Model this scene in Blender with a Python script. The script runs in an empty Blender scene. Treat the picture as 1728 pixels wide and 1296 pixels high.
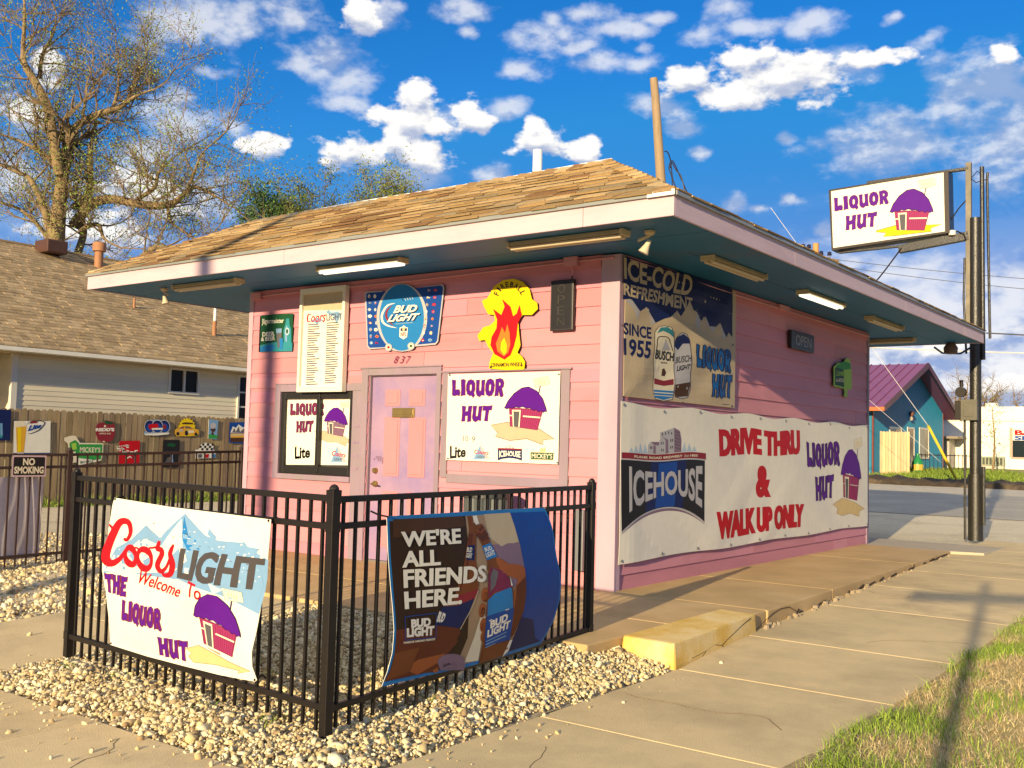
import bpy, math, random
import numpy as np
from mathutils import Vector, Matrix
from mathutils.geometry import tessellate_polygon
S = bpy.context.scene
COL = S.collection
R = math.radians
rnd = random.Random(7)
nrg = np.random.default_rng(11)

# ---------------------------------------------------------------- camera
CAMP = Vector((4.8641, -8.0999, 1.2992))
CF = Vector((-.5983881, .79898292, .05964881)); CR = Vector((.80106662, .59801395, .02591506)); CU = Vector((.01496513, -.06328994, .99788297))
cam = bpy.data.cameras.new('camera'); camo = bpy.data.objects.new('camera', cam); COL.objects.link(camo)
camo.matrix_world = Matrix(((CR.x, CU.x, -CF.x, CAMP.x), (CR.y, CU.y, -CF.y, CAMP.y), (CR.z, CU.z, -CF.z, CAMP.z), (0, 0, 0, 1)))
cam.sensor_width = 36; cam.lens = 36.017; cam.clip_end = 3000; cam.clip_start = .05
S.camera = camo

# ---------------------------------------------------------------- sun, exposure
SUN_DIR = Vector((-.185, 1, -.225)).normalized()          # way the light travels
sun = bpy.data.lights.new('sun', 'SUN'); sun.energy = 4.4; sun.angle = R(.5); sun.color = (1, .79, .47)
suno = bpy.data.objects.new('sun', sun); COL.objects.link(suno)
suno.rotation_euler = SUN_DIR.to_track_quat('-Z', 'Y').to_euler(); suno.location = (6, -30, 12)
S.view_settings.view_transform = 'Standard'; S.view_settings.look = 'None'; S.view_settings.gamma = 1
S.view_settings.exposure = 0.85

# ---------------------------------------------------------------- world
W = bpy.data.worlds.new('World'); S.world = W; W.use_nodes = True
nt = W.node_tree; N = nt.nodes; N.clear()
def nn(t, **k):
    n = N.new(t)
    for a, b in k.items(): setattr(n, a, b)
    return n
def lk(a, b): nt.links.new(a, b)
def mth(op, a, b=None, c=None, clamp=False):
    n = nn('ShaderNodeMath', operation=op, use_clamp=clamp)
    for i, v in enumerate((a, b, c)):
        if v is None: continue
        if isinstance(v, (int, float)): n.inputs[i].default_value = v
        else: lk(v, n.inputs[i])
    return n.outputs[0]
def vmt(op, a, b=None, c=None, out=0):
    n = nn('ShaderNodeVectorMath', operation=op)
    for i, v in enumerate((a, b, c)):
        if v is None: continue
        if isinstance(v, tuple): n.inputs[i].default_value = v
        else: lk(v, n.inputs[i])
    return n.outputs[out]
sky = nn('ShaderNodeTexSky', sky_type='NISHITA', sun_disc=False)
sky.sun_elevation = R(12.5); sky.sun_rotation = R(169.5); sky.altitude = 400; sky.air_density = 1.0; sky.dust_density = .6; sky.ozone_density = 2.5
CB = [(-0.807,0.397,0.026,0.017),(-0.745,0.333,0.015,0.016),(-0.752,0.311,0.044,0.018),(-0.693,0.316,0.021,0.017),(-0.765,0.284,0.021,0.02),(-0.739,0.273,0.032,0.014),(-0.802,0.274,0.038,0.015),(-0.892,0.271,0.023,0.011),(-0.627,0.307,0.013,0.012),(-0.625,0.288,0.031,0.016),(-0.578,0.28,0.021,0.012),(-0.424,0.366,0.029,0.015),(-0.391,0.348,0.06,0.02),(-0.478,0.349,0.023,0.01),(-0.35,0.339,0.027,0.015),(-0.418,0.332,0.046,0.012),(-0.31,0.357,0.034,0.009),(-1.075,0.32,0.016,0.013),(-1.1,0.277,0.021,0.015),(-0.24,0.096,0.032,0.016),(-0.196,0.061,0.031,0.013),(-0.992,0.219,0.05,0.019),(-1.041,0.185,0.048,0.019),(-0.196,0.345,0.016,0.008),(-0.489,0.348,0.017,0.011)]
CT = [(-0.963,0.372,0.048,0.025),(-0.984,0.38,0.031,0.016),(-0.911,0.382,0.018,0.014),(-0.861,0.39,0.032,0.016),(-0.699,0.407,0.025,0.01),(-0.696,0.39,0.014,0.006),(-0.831,0.357,0.028,0.02),(-0.854,0.348,0.022,0.007),(-0.81,0.341,0.026,0.015),(-0.815,0.317,0.028,0.01),(-0.923,0.285,0.016,0.007),(-0.939,0.335,0.016,0.006),(-0.969,0.29,0.033,0.021),(-0.668,0.258,0.02,0.011),(-0.619,0.389,0.038,0.013),(-0.612,0.402,0.014,0.007),(-0.571,0.362,0.026,0.01),(-0.522,0.362,0.022,0.01),(-0.521,0.377,0.012,0.005),(-0.584,0.38,0.018,0.007),(-0.517,0.401,0.018,0.006),(-0.507,0.326,0.03,0.01),(-0.48,0.308,0.017,0.008),(-0.463,0.286,0.011,0.006),(-0.364,0.388,0.025,0.013),(-0.419,0.391,0.023,0.007),(-0.436,0.407,0.02,0.009),(-0.255,0.367,0.018,0.007),(-0.286,0.387,0.01,0.005),(-0.208,0.321,0.043,0.03),(-0.238,0.316,0.024,0.014),(-0.191,0.277,0.032,0.041),(-0.283,0.282,0.061,0.032),(-0.431,0.233,0.016,0.008),(-0.409,0.23,0.009,0.004),(-0.376,0.237,0.009,0.005),(-0.381,0.291,0.011,0.005),(-0.346,0.206,0.013,0.011),(-0.29,0.164,0.06,0.018),(-0.196,0.152,0.037,0.021),(-0.24,0.133,0.075,0.021),(-0.29,0.121,0.049,0.016),(-0.191,0.111,0.042,0.016),(-1.107,0.236,0.026,0.031),(-0.945,0.224,0.034,0.022),(-0.994,0.256,0.033,0.016),(-0.778,0.399,0.023,0.014),(-0.722,0.31,0.035,0.014),(-0.658,0.324,0.024,0.01),(-0.744,0.255,0.041,0.011),(-0.333,0.353,0.034,0.016),(-0.641,0.356,0.03,0.009),(-0.536,0.393,0.024,0.008),(-0.578,0.409,0.024,0.007),(-0.467,0.386,0.023,0.008)]
tc = nn('ShaderNodeTexCoord'); D = vmt('NORMALIZE', tc.outputs['Generated'])
sep = nn('ShaderNodeSeparateXYZ'); lk(D, sep.inputs[0])
az = mth('ARCTAN2', sep.outputs[0], sep.outputs[1]); el = mth('ARCSINE', sep.outputs[2])
ae = nn('ShaderNodeCombineXYZ'); lk(az, ae.inputs[0]); lk(el, ae.inputs[1])
wn = nn('ShaderNodeTexNoise'); wn.inputs['Scale'].default_value = 16; wn.inputs['Detail'].default_value = 3; lk(D, wn.inputs['Vector'])
wob = vmt('MULTIPLY_ADD', wn.outputs['Color'], (.034, .022, 0), (-.017, -.011, 0))
AE = vmt('ADD', ae.outputs[0], wob)
def field(L, AE=AE):
    cur = None
    for (a, e, sa, se) in L:
        v = vmt('MULTIPLY_ADD', AE, (1/sa, 1/se, 0), (-a/sa, -e/se, 0)); l = vmt('LENGTH', v, out=1)
        cur = l if cur is None else mth('SMOOTH_MIN', cur, l, .5)
    return mth('SUBTRACT', 1.0, cur)
def fbm(scale, det=7, off=(0, 0, 0), rough=.54):
    n = nn('ShaderNodeTexNoise'); n.inputs['Scale'].default_value = scale; n.inputs['Detail'].default_value = det; n.inputs['Roughness'].default_value = rough
    lk(vmt('ADD', vmt('MULTIPLY', D, (1, 1, 1.7)), off), n.inputs['Vector']); return n.outputs['Fac']
def ss(v, a, b):
    n = nn('ShaderNodeMapRange', interpolation_type='SMOOTHSTEP'); n.inputs[1].default_value = a; n.inputs[2].default_value = b; lk(v, n.inputs[0]); return n.outputs[0]
nz = fbm(30, 8, rough=.56); nz2 = fbm(11, 6, (3, 1, 2)); nz3 = fbm(30, 6, (-.004, .004, .015))
fB = field(CB); fT = field(CT); fB2 = field(CB, vmt('ADD', AE, (-.004, .010, 0)))
aB = ss(mth('ADD', fB, mth('MULTIPLY_ADD', nz, 3.2, -1.50)), -.10, .42)
aT = mth('MULTIPLY', ss(mth('ADD', fT, mth('MULTIPLY_ADD', nz, 3.0, -1.40)), -.30, .95), .62)
# a bank of soft cloud low in the sky and loose cloud elsewhere, plus an unseen overhead deck added as fill light
low = mth('MULTIPLY', ss(mth('ADD', nz2, mth('MULTIPLY', el, -1.5)), .27, .52), .75)
low = mth('MULTIPLY', low, mth('MULTIPLY', ss(az, -1.0, -.15), ss(az, .55, .2)))
haz = mth('MULTIPLY', mth('MULTIPLY', ss(el, .27, .0), .6), mth('MULTIPLY', ss(az, -1.7, -1.3), ss(az, .7, .3)))
gen = mth('MULTIPLY', mth('MAXIMUM', mth('MULTIPLY', ss(nz2, .55, .72), .5), mth('MULTIPLY', ss(el, .55, .8), ss(nz2, .28, .40))), mth('SUBTRACT', 1.0, mth('MULTIPLY', mth('MULTIPLY', ss(az, -1.3, -1.15), ss(az, .15, -.05)), ss(el, .55, .45))))
A = mth('MAXIMUM', mth('MAXIMUM', aB, aT), mth('MAXIMUM', low, mth('MULTIPLY', gen, .7)))
A = mth('SUBTRACT', 1.0, mth('MULTIPLY', mth('SUBTRACT', 1.0, A), mth('SUBTRACT', 1.0, haz)))
A = mth('MULTIPLY', A, ss(el, -.03, .01))
# cloud brightness: side lit puffs, greyer where the cloud thickens above
lit = ss(mth('ADD', mth('MULTIPLY', mth('SUBTRACT', nz, nz3), 2.2), mth('MULTIPLY', mth('SUBTRACT', fB, fB2), .62)), -.42, .26)
mixc = nn('ShaderNodeMix', data_type='RGBA'); lk(lit, mixc.inputs[0]); mixc.inputs[6].default_value = (4.0, 4.6, 6.2, 1); mixc.inputs[7].default_value = (9.2, 9.0, 8.7, 1)
hs = nn('ShaderNodeHueSaturation'); hs.inputs['Saturation'].default_value = 1.35; hs.inputs['Value'].default_value = 1.0; lk(sky.outputs[0], hs.inputs['Color'])
mixs = nn('ShaderNodeMix', data_type='RGBA'); lk(A, mixs.inputs[0]); lk(vmt('MULTIPLY', vmt('MINIMUM', hs.outputs[0], (1.5, 2.2, 4.2)), (.58, 1.12, 1.5)), mixs.inputs[6]); lk(mixc.outputs[2], mixs.inputs[7])
bg = nn('ShaderNodeBackground'); bg.inputs['Strength'].default_value = .064; lk(mixs.outputs[2], bg.inputs['Color'])
wo = nn('ShaderNodeOutputWorld'); lk(bg.outputs[0], wo.inputs['Surface'])

# ---------------------------------------------------------------- materials
MATS = {}
def mat(name, col, rough=.6, var=.12, scale=4., bump=0., bscale=60., metal=0., spec=.4, stain=None, stsc=1.2, stlo=.5, sthi=.7, attr=False, stretch=(1, 1, 1), emis=0, coat=0):
    if name in MATS: return MATS[name]
    m = bpy.data.materials.new(name); m.use_nodes = True; t = m.node_tree; b = t.nodes['Principled BSDF']; L = t.links
    b.inputs['Roughness'].default_value = rough; b.inputs['Metallic'].default_value = metal; b.inputs['Specular IOR Level'].default_value = spec
    if coat: b.inputs['Coat Weight'].default_value = coat; b.inputs['Coat Roughness'].default_value = .15
    tc = t.nodes.new('ShaderNodeTexCoord'); mp = t.nodes.new('ShaderNodeMapping'); L.new(tc.outputs['Object'], mp.inputs[0]); mp.inputs['Scale'].default_value = stretch
    n = t.nodes.new('ShaderNodeTexNoise'); n.inputs['Scale'].default_value = scale; n.inputs['Detail'].default_value = 7; n.inputs['Roughness'].default_value = .62; L.new(mp.outputs[0], n.inputs['Vector'])
    mr = t.nodes.new('ShaderNodeMapRange'); mr.inputs[1].default_value = .25; mr.inputs[2].default_value = .75; mr.inputs[3].default_value = 1-var; mr.inputs[4].default_value = 1+var; L.new(n.outputs['Fac'], mr.inputs[0])
    mx = t.nodes.new('ShaderNodeMix'); mx.data_type = 'RGBA'; mx.blend_type = 'MULTIPLY'; mx.inputs[0].default_value = 1; L.new(mr.outputs[0], mx.inputs[7])
    if attr:
        at = t.nodes.new('ShaderNodeAttribute'); at.attribute_name = 'col'; L.new(at.outputs['Color'], mx.inputs[6])
    else: mx.inputs[6].default_value = (*col, 1)
    out = mx.outputs[2]
    if stain:
        n2 = t.nodes.new('ShaderNodeTexNoise'); n2.inputs['Scale'].default_value = stsc; n2.inputs['Detail'].default_value = 9; n2.inputs['Roughness'].default_value = .68; L.new(mp.outputs[0], n2.inputs['Vector'])
        r2 = t.nodes.new('ShaderNodeMapRange'); r2.inputs[1].default_value = stlo; r2.inputs[2].default_value = sthi; L.new(n2.outputs['Fac'], r2.inputs[0])
        m2 = t.nodes.new('ShaderNodeMix'); m2.data_type = 'RGBA'; L.new(r2.outputs[0], m2.inputs[0]); L.new(out, m2.inputs[6]); m2.inputs[7].default_value = (*stain, 1); out = m2.outputs[2]
    L.new(out, b.inputs['Base Color'])
    if bump:
        n3 = t.nodes.new('ShaderNodeTexNoise'); n3.inputs['Scale'].default_value = bscale; n3.inputs['Detail'].default_value = 6; L.new(mp.outputs[0], n3.inputs['Vector'])
        bp = t.nodes.new('ShaderNodeBump'); bp.inputs['Strength'].default_value = bump; bp.inputs['Distance'].default_value = .02; L.new(n3.outputs['Fac'], bp.inputs['Height']); L.new(bp.outputs[0], b.inputs['Normal'])
    if emis:
        L.new(out, b.inputs['Emission Color']); b.inputs['Emission Strength'].default_value = emis
    MATS[name] = m; return m

# ---------------------------------------------------------------- object helpers
def tag(o, label=None, cat=None, group=None, kind=None):
    if label: o['label'] = label
    if cat: o['category'] = cat
    if group: o['group'] = group
    if kind: o['kind'] = kind
    return o
def thing(name, label, cat, loc=(0, 0, 0), group=None, rz=0):
    o = bpy.data.objects.new(name, None); COL.objects.link(o); o.location = loc; o.rotation_euler = (0, 0, rz); o.empty_display_size = .1
    return tag(o, label, cat, group)
class MB:
    def __init__(s): s.v = []; s.f = []; s.m = []; s.c = []
    def add(s, vs, fs, m=0, c=None):
        k = len(s.v); s.v += [tuple(v) for v in vs]; s.f += [tuple(i+k for i in f) for f in fs]; s.m += [m]*len(fs)
        s.c += [c]*len(fs); return s
    def box(s, lo, hi, m=0, c=None):
        x0, y0, z0 = lo; x1, y1, z1 = hi
        return s.add([(x0,y0,z0),(x1,y0,z0),(x1,y1,z0),(x0,y1,z0),(x0,y0,z1),(x1,y0,z1),(x1,y1,z1),(x0,y1,z1)], [(0,3,2,1),(4,5,6,7),(0,1,5,4),(1,2,6,5),(2,3,7,6),(3,0,4,7)], m, c)
    def beam(s, a, b, w, h, m=0, up=(0, 0, 1), c=None):
        a = Vector(a); b = Vector(b); d = (b-a).normalized(); u = Vector(up)
        if abs(d.dot(u)) > .98: u = Vector((1, 0, 0))
        r = d.cross(u).normalized()*w/2; q = r.cross(d).normalized()*h/2
        vs = [a-r-q, a+r-q, a+r+q, a-r+q, b-r-q, b+r-q, b+r+q, b-r+q]
        return s.add(vs, [(0,1,2,3),(7,6,5,4),(0,4,5,1),(1,5,6,2),(2,6,7,3),(3,7,4,0)], m, c)
    def tube(s, pts, rad, n=8, m=0, cap=True, c=None):
        pts = [Vector(p) for p in pts]; rad = rad if isinstance(rad, (list, tuple)) else [rad]*len(pts)
        vs = []; fs = []; ref = None
        for i, p in enumerate(pts):
            d = (pts[min(i+1, len(pts)-1)]-pts[max(i-1, 0)])
            d = d.normalized() if d.length > 1e-9 else Vector((0, 0, 1))
            if ref is None: ref = Vector((0, 0, 1)) if abs(d.z) < .9 else Vector((1, 0, 0))
            a = d.cross(ref).normalized(); ref = a.cross(d); b = ref
            vs += [p+(a*math.cos(6.28319*k/n)+b*math.sin(6.28319*k/n))*rad[i] for k in range(n)]
        for i in range(len(pts)-1):
            fs += [(i*n+k, i*n+(k+1) % n, (i+1)*n+(k+1) % n, (i+1)*n+k) for k in range(n)]
        if cap: fs += [tuple(range(n-1, -1, -1)), tuple(range((len(pts)-1)*n, len(pts)*n))]
        return s.add(vs, fs, m, c)
    def lathe(s, prof, cx, cy, n=20, m=0, axis=None):
        vs = []; fs = []
        for (r, z) in prof: vs += [(cx+r*math.cos(6.28319*k/n), cy+r*math.sin(6.28319*k/n), z) for k in range(n)]
        for i in range(len(prof)-1): fs += [(i*n+k, i*n+(k+1) % n, (i+1)*n+(k+1) % n, (i+1)*n+k) for k in range(n)]
        fs += [tuple(range(n-1, -1, -1)), tuple(range((len(prof)-1)*n, len(prof)*n))]
        return s.add(vs, fs, m)
    def prism(s, poly, f0, f1, m=0, c=None):
        "poly of 2D points, f0/f1 map a point to its back and front position"
        n = len(poly); vs = [f0(*p) for p in poly]+[f1(*p) for p in poly]
        tri = tessellate_polygon([[Vector((p[0], p[1], 0)) for p in poly]])
        fs = [tuple(t) for t in tri]+[tuple(n+i for i in reversed(t)) for t in tri]+[(i, (i+1) % n, n+(i+1) % n, n+i) for i in range(n)]
        return s.add(vs, fs, m, c)
    def build(s, name, mats, parent=None, origin=None, smooth=False, bevel=0):
        mats = mats if isinstance(mats, (list, tuple)) else [mats]
        o3 = Vector(parent.location) if parent is not None and origin is None else Vector(origin or (0, 0, 0))
        if parent is not None and parent.parent is not None and origin is None: o3 = o3+Vector(parent.parent.location)
        me = bpy.data.meshes.new(name); me.from_pydata([tuple(Vector(v)-o3) for v in s.v], [], s.f)
        for m in mats: me.materials.append(m)
        me.polygons.foreach_set('material_index', s.m)
        if any(c is not None for c in s.c):
            at = me.color_attributes.new('col', 'FLOAT_COLOR', 'CORNER'); arr = []
            for p, c in zip(me.polygons, s.c): arr += list((*(c or (1, 1, 1)), 1))*p.loop_total
            at.data.foreach_set('color', arr)
        if smooth: me.polygons.foreach_set('use_smooth', [True]*len(me.polygons))
        me.update()
        import bmesh
        bm = bmesh.new(); bm.from_mesh(me); bmesh.ops.recalc_face_normals(bm, faces=bm.faces); bm.to_mesh(me); bm.free()
        o = bpy.data.objects.new(name, me); COL.objects.link(o)
        if parent is not None: o.parent = parent
        elif origin: o.location = origin
        if smooth: o.modifiers.new('edge', 'EDGE_SPLIT').split_angle = R(40)
        if bevel:
            b = o.modifiers.new('bevel', 'BEVEL'); b.width = bevel; b.segments = 2; b.limit_method = 'ANGLE'; b.angle_limit = R(40)
        return o
def ctree(o, parent=None):
    c = o.copy(); COL.objects.link(c)
    if parent is not None: c.parent = parent
    for ch in list(o.children): ctree(ch, c)
    return c
def npmesh(name, V, F, mats, mi=None, col=None, smooth=False, origin=None, parent=None):
    V = np.asarray(V, float); F = np.asarray(F, int); k = F.shape[1]
    if origin is not None: V = V-np.array(origin)
    me = bpy.data.meshes.new(name); me.vertices.add(len(V)); me.vertices.foreach_set('co', V.ravel())
    me.loops.add(F.size); me.loops.foreach_set('vertex_index', F.ravel()); me.polygons.add(len(F))
    me.polygons.foreach_set('loop_start', np.arange(0, F.size, k)); me.polygons.foreach_set('loop_total', np.full(len(F), k))
    for m in (mats if isinstance(mats, list) else [mats]): me.materials.append(m)
    if mi is not None: me.polygons.foreach_set('material_index', np.asarray(mi, int))
    if col is not None:
        at = me.color_attributes.new('col', 'FLOAT_COLOR', 'CORNER'); c4 = np.ones((len(F), 4)); c4[:, :3] = col
        at.data.foreach_set('color', np.repeat(c4, k, axis=0).ravel())
    me.update(); me.validate()
    if smooth: me.polygons.foreach_set('use_smooth', [True]*len(F))
    o = bpy.data.objects.new(name, me); COL.objects.link(o)
    if origin is not None: o.location = origin
    if parent is not None: o.parent = parent
    return o

# ---------------------------------------------------------------- flat artwork for signs (triangulated shapes in thin printed layers)
class Plane:
    "a vertical plane through point p along direction d; gives sign coordinates (along, height)"
    def __init__(s, p, d): s.p = Vector((*p, 0)); s.d = Vector((*d, 0)).normalized(); s.n = Vector((s.d.y, -s.d.x, 0))
    def uv(s, px, py):
        r = CF*1728.83+CR*(px-864)-CU*(py-648); t = (s.p-CAMP).dot(s.n)/r.dot(s.n); q = CAMP+r*t
        return ((q-s.p).dot(s.d), q.z)
    def crop(s, x0, y0, k): return lambda x, y: s.uv(x0+x/k, y0+y/k)
    def at(s, u, v, h=0): q = s.p+s.d*u+s.n*h; return (q.x, q.y, v)
def ident(x, y): return (x, y)
class Art:
    def __init__(s, T=ident): s.items = []; s.L = 1; s.T = T
    def tri(s, pts, tris, m, L=None):
        if L is None: L = s.L; s.L += 1
        s.items.append((pts, tris, m, L))
    def fill(s, poly, m, holes=(), L=None, raw=False):
        T = ident if raw else s.T
        loops = [[T(*p) for p in poly]]+[[T(*p) for p in h] for h in holes]
        tr = tessellate_polygon([[Vector((*p, 0)) for p in l] for l in loops]); flat = [p for l in loops for p in l]
        s.tri(flat, tr, m, L)
    def rect(s, x0, y0, x1, y1, m, L=None): s.fill([(x0, y0), (x1, y0), (x1, y1), (x0, y1)], m, L=L)
    def ell(s, cx, cy, rx, ry, m, n=28, a0=0, a1=360, rot=0, L=None):
        c, q = math.cos(R(rot)), math.sin(R(rot)); P = []
        for i in range(n+(0 if a1-a0 == 360 else 1)):
            a = R(a0+(a1-a0)*i/n); x = rx*math.cos(a); y = ry*math.sin(a); P.append((cx+x*c-y*q, cy+x*q+y*c))
        s.fill(P, m, L=L)
    def line(s, pts, w, m, closed=False, L=None, raw=False):
        "stroke of width w (drawing units; a list tapers)"
        T = ident if raw else s.T
        P = [Vector((p[0], p[1])) for p in pts]; n = len(P); W_ = w if isinstance(w, (list, tuple)) else [w]*n
        vs = []; tris = []
        for i in range(n):
            a = P[i-1] if (i or closed) else P[0]; b = P[(i+1) % n] if (i < n-1 or closed) else P[-1]
            d = (b-a); d = d.normalized() if d.length > 1e-9 else Vector((1, 0)); q = Vector((-d.y, d.x))*W_[i]/2
            vs += [T(*(P[i]+q)), T(*(P[i]-q))]
        for i in range(n if closed else n-1):
            j = (i+1) % n; tris += [(2*i, 2*i+1, 2*j+1), (2*i, 2*j+1, 2*j)]
        s.tri(vs, tris, m, L)
    def curve(s, pts, w, m, closed=False, k=6, L=None):
        P, Wd = spline(pts, w, closed, k); s.line(P, Wd, m, closed, L)
    def text(s, txt, quad, m, bold=0., shear=0., warp=None, L=None, raw=False, fat=0):
        "quad: TL, TR, BR, BL corners (drawing units) that the lettering fills"
        T = ident if raw else s.T
        if fat:
            L = s.L if L is None else L; s.L = max(s.L, L+1)
            for k in (-1, -.5, .5, 1): s.text(txt, [(p[0]+k*fat, p[1]) for p in quad], m, bold, shear, warp, L+.12*k, raw)
        vs, tris = text_mesh(txt, bold, shear)
        if not len(vs): return
        q = [Vector((*T(*p), 0)) for p in quad]
        x0, y0 = vs.min(0); x1, y1 = vs.max(0); out = []
        for x, y in vs:
            a = (x-x0)/max(x1-x0, 1e-6); b = (y-y0)/max(y1-y0, 1e-6)
            if warp: a, b = warp(a, b)
            p = (q[3]*(1-a)+q[2]*a)*(1-b)+(q[0]*(1-a)+q[1]*a)*b; out.append((p.x, p.y))
        s.tri(out, tris, m, L)
    def build(s, name, mats, mapf, parent=None, origin=None, step=None, grid=None, base=None):
        "base: (outline polygon in sign units, face material, edge material, thickness)"
        step = step or (.00035 if grid else .0005)
        names = []; vs = []; fs = []; mi = []
        def ix(m):
            if m not in names: names.append(m)
            return names.index(m)
        for pts, tr, m, L in s.items:
            k = len(vs); vs += [(p[0], p[1], L*step) for p in pts]
            for t in tr:
                a, b, c = (pts[i] for i in t)
                if (b[0]-a[0])*(c[1]-a[1])-(b[1]-a[1])*(c[0]-a[0]) < 0: t = (t[0], t[2], t[1])
                fs.append(tuple(k+i for i in t)); mi.append(ix(m))
        if base:
            poly, mf, me_, th = base; n = len(poly)
            tr = tessellate_polygon([[Vector((*p, 0)) for p in poly]]); k = len(vs)
            vs += [(p[0], p[1], 0) for p in poly]+[(p[0], p[1], -th) for p in poly]
            for t in tr:
                a, b, c = (poly[i] for i in t)
                if (b[0]-a[0])*(c[1]-a[1])-(b[1]-a[1])*(c[0]-a[0]) < 0: t = (t[0], t[2], t[1])
                fs.append(tuple(k+i for i in t)); mi.append(ix(mf)); fs.append(tuple(k+n+i for i in reversed(t))); mi.append(ix(me_))
            ar = sum(poly[i][0]*poly[(i+1) % n][1]-poly[(i+1) % n][0]*poly[i][1] for i in range(n))
            for i in range(n):
                j = (i+1) % n; q = (k+i, k+n+i, k+n+j, k+j)
                fs.append(q if ar > 0 else q[::-1]); mi.append(ix(me_))
        me = bpy.data.meshes.new(name); me.from_pydata(vs, [], fs)
        for m in names: me.materials.append(mats(m) if callable(mats) else mats[m])
        me.polygons.foreach_set('material_index', mi)
        if grid:
            import bmesh
            bm = bmesh.new(); bm.from_mesh(me); u0, u1, v0, v1, nu, nv = grid
            for i in range(1, nu): bmesh.ops.bisect_plane(bm, geom=bm.verts[:]+bm.edges[:]+bm.faces[:], plane_co=(u0+(u1-u0)*i/nu, 0, 0), plane_no=(1, 0, 0), dist=1e-6)
            for i in range(1, nv): bmesh.ops.bisect_plane(bm, geom=bm.verts[:]+bm.edges[:]+bm.faces[:], plane_co=(0, v0+(v1-v0)*i/nv, 0), plane_no=(0, 1, 0), dist=1e-6)
            bm.to_mesh(me); bm.free()
        o3 = Vector(parent.location) if parent is not None and origin is None else Vector(origin or (0, 0, 0))
        if grid:        # bend the whole print with one bilinear patchwork, so ink stays on the sheet
            u0, u1, v0, v1, nu, nv = grid; PT = [[Vector(mapf(u0+(u1-u0)*i/nu, v0+(v1-v0)*j/nv, 0)) for j in range(nv+1)] for i in range(nu+1)]; NV = Vector(mapf(u0, v0, 1))-Vector(mapf(u0, v0, 0))
            def mapf(u, v, h):
                a = (u-u0)/(u1-u0)*nu; b = (v-v0)/(v1-v0)*nv; i = min(max(int(a), 0), nu-1); j = min(max(int(b), 0), nv-1); a -= i; b -= j
                return (PT[i][j]*(1-a)+PT[i+1][j]*a)*(1-b)+(PT[i][j+1]*(1-a)+PT[i+1][j+1]*a)*b+NV*(h+(.0004 if h > 0 else 0))
        for v in me.vertices: v.co = Vector(mapf(*v.co))-o3
        me.update(); o = bpy.data.objects.new(name, me); COL.objects.link(o)
        if parent is not None: o.parent = parent
        elif origin: o.location = origin
        return o
def spline(pts, w, closed=False, k=6):
    n = len(pts); P = [Vector(p) for p in pts]; Wd = list(w) if isinstance(w, (list, tuple)) else [w]*n; o = []; ow = []
    for i in range(n if closed else n-1):
        p0 = P[i-1] if (i or closed) else P[0]; p1 = P[i]; p2 = P[(i+1) % n]; p3 = P[(i+2) % n] if (i+2 < n or closed) else P[-1]
        for j in range(k):
            t = j/k; o.append(.5*((2*p1)+(p2-p0)*t+(2*p0-5*p1+4*p2-p3)*t*t+(3*p1-p0-3*p2+p3)*t**3)); ow.append(Wd[i]*(1-t)+Wd[(i+1) % n]*t)
    if not closed: o.append(P[-1]); ow.append(Wd[-1])
    return o, ow
_tm = {}
def text_mesh(txt, bold=0., shear=0.):
    k = (txt, bold, shear)
    if k in _tm: return _tm[k]
    cu = bpy.data.curves.new('lettering', 'FONT'); cu.body = txt; cu.offset = bold; cu.shear = shear; cu.resolution_u = 3; cu.dimensions = '2D'; cu.fill_mode = 'BOTH'; cu.space_line = .85
    cu.align_x = 'CENTER' if '\n' in txt else 'LEFT'
    ob = bpy.data.objects.new('lettering', cu); TMPC.objects.link(ob); dg = bpy.context.evaluated_depsgraph_get()
    me = bpy.data.meshes.new_from_object(ob.evaluated_get(dg)); me.calc_loop_triangles()
    vs = np.array([(v.co.x, v.co.y) for v in me.vertices]).reshape(-1, 2); tr = [tuple(t.vertices) for t in me.loop_triangles]
    bpy.data.objects.remove(ob); bpy.data.curves.remove(cu); bpy.data.meshes.remove(me)
    _tm[k] = (vs, tr); return _tm[k]
TMPC = COL
def inks(m):
    "printing inks and sign paints by name"
    c = INK[m]; return mat('ink_'+m, c[0], rough=c[1] if len(c) > 1 else .55, var=.05, scale=9, spec=.15)
INK = dict(umber=((.032, .016, .008),), hutblue=((.008, .10, .30),), charcoal=((.06, .054, .055),), tube=((.055, .05, .045),), white=((.70, .67, .57),), cream=((.68, .61, .44),), black=((.015, .014, .016),), red=((.44, .006, .012),), purple=((.085, .006, .21),), dkpurple=((.035, .006, .06),), blue=((.008, .055, .26),), navy=((.008, .016, .08),),
    sky=((.018, .17, .43),), ice=((.17, .31, .48),), paleice=((.38, .48, .56),), grey=((.12, .115, .125),), silver=((.40, .39, .40),), dgrey=((.09, .085, .09),), sand=((.58, .44, .20),), yellow=((.70, .50, .006),), gold=((.62, .33, .03),), green=((.03, .26, .05),), lime=((.30, .50, .06),), dkgreen=((.01, .07, .03),),
    maroon=((.22, .02, .03),), plum=((.30, .03, .11),), dkplum=((.16, .02, .06),), orange=((.70, .16, .02),), tan=((.32, .22, .13),), brown=((.065, .028, .012),), skin=((.30, .085, .025),), dkskin=((.11, .028, .011),), amber=((.16, .05, .015),), beige=((.46, .37, .24),), mauve=((.20, .13, .18),), teal=((.03, .22, .26),), navyteal=((.008, .05, .075),), tape=((.50, .36, .38),))
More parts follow.
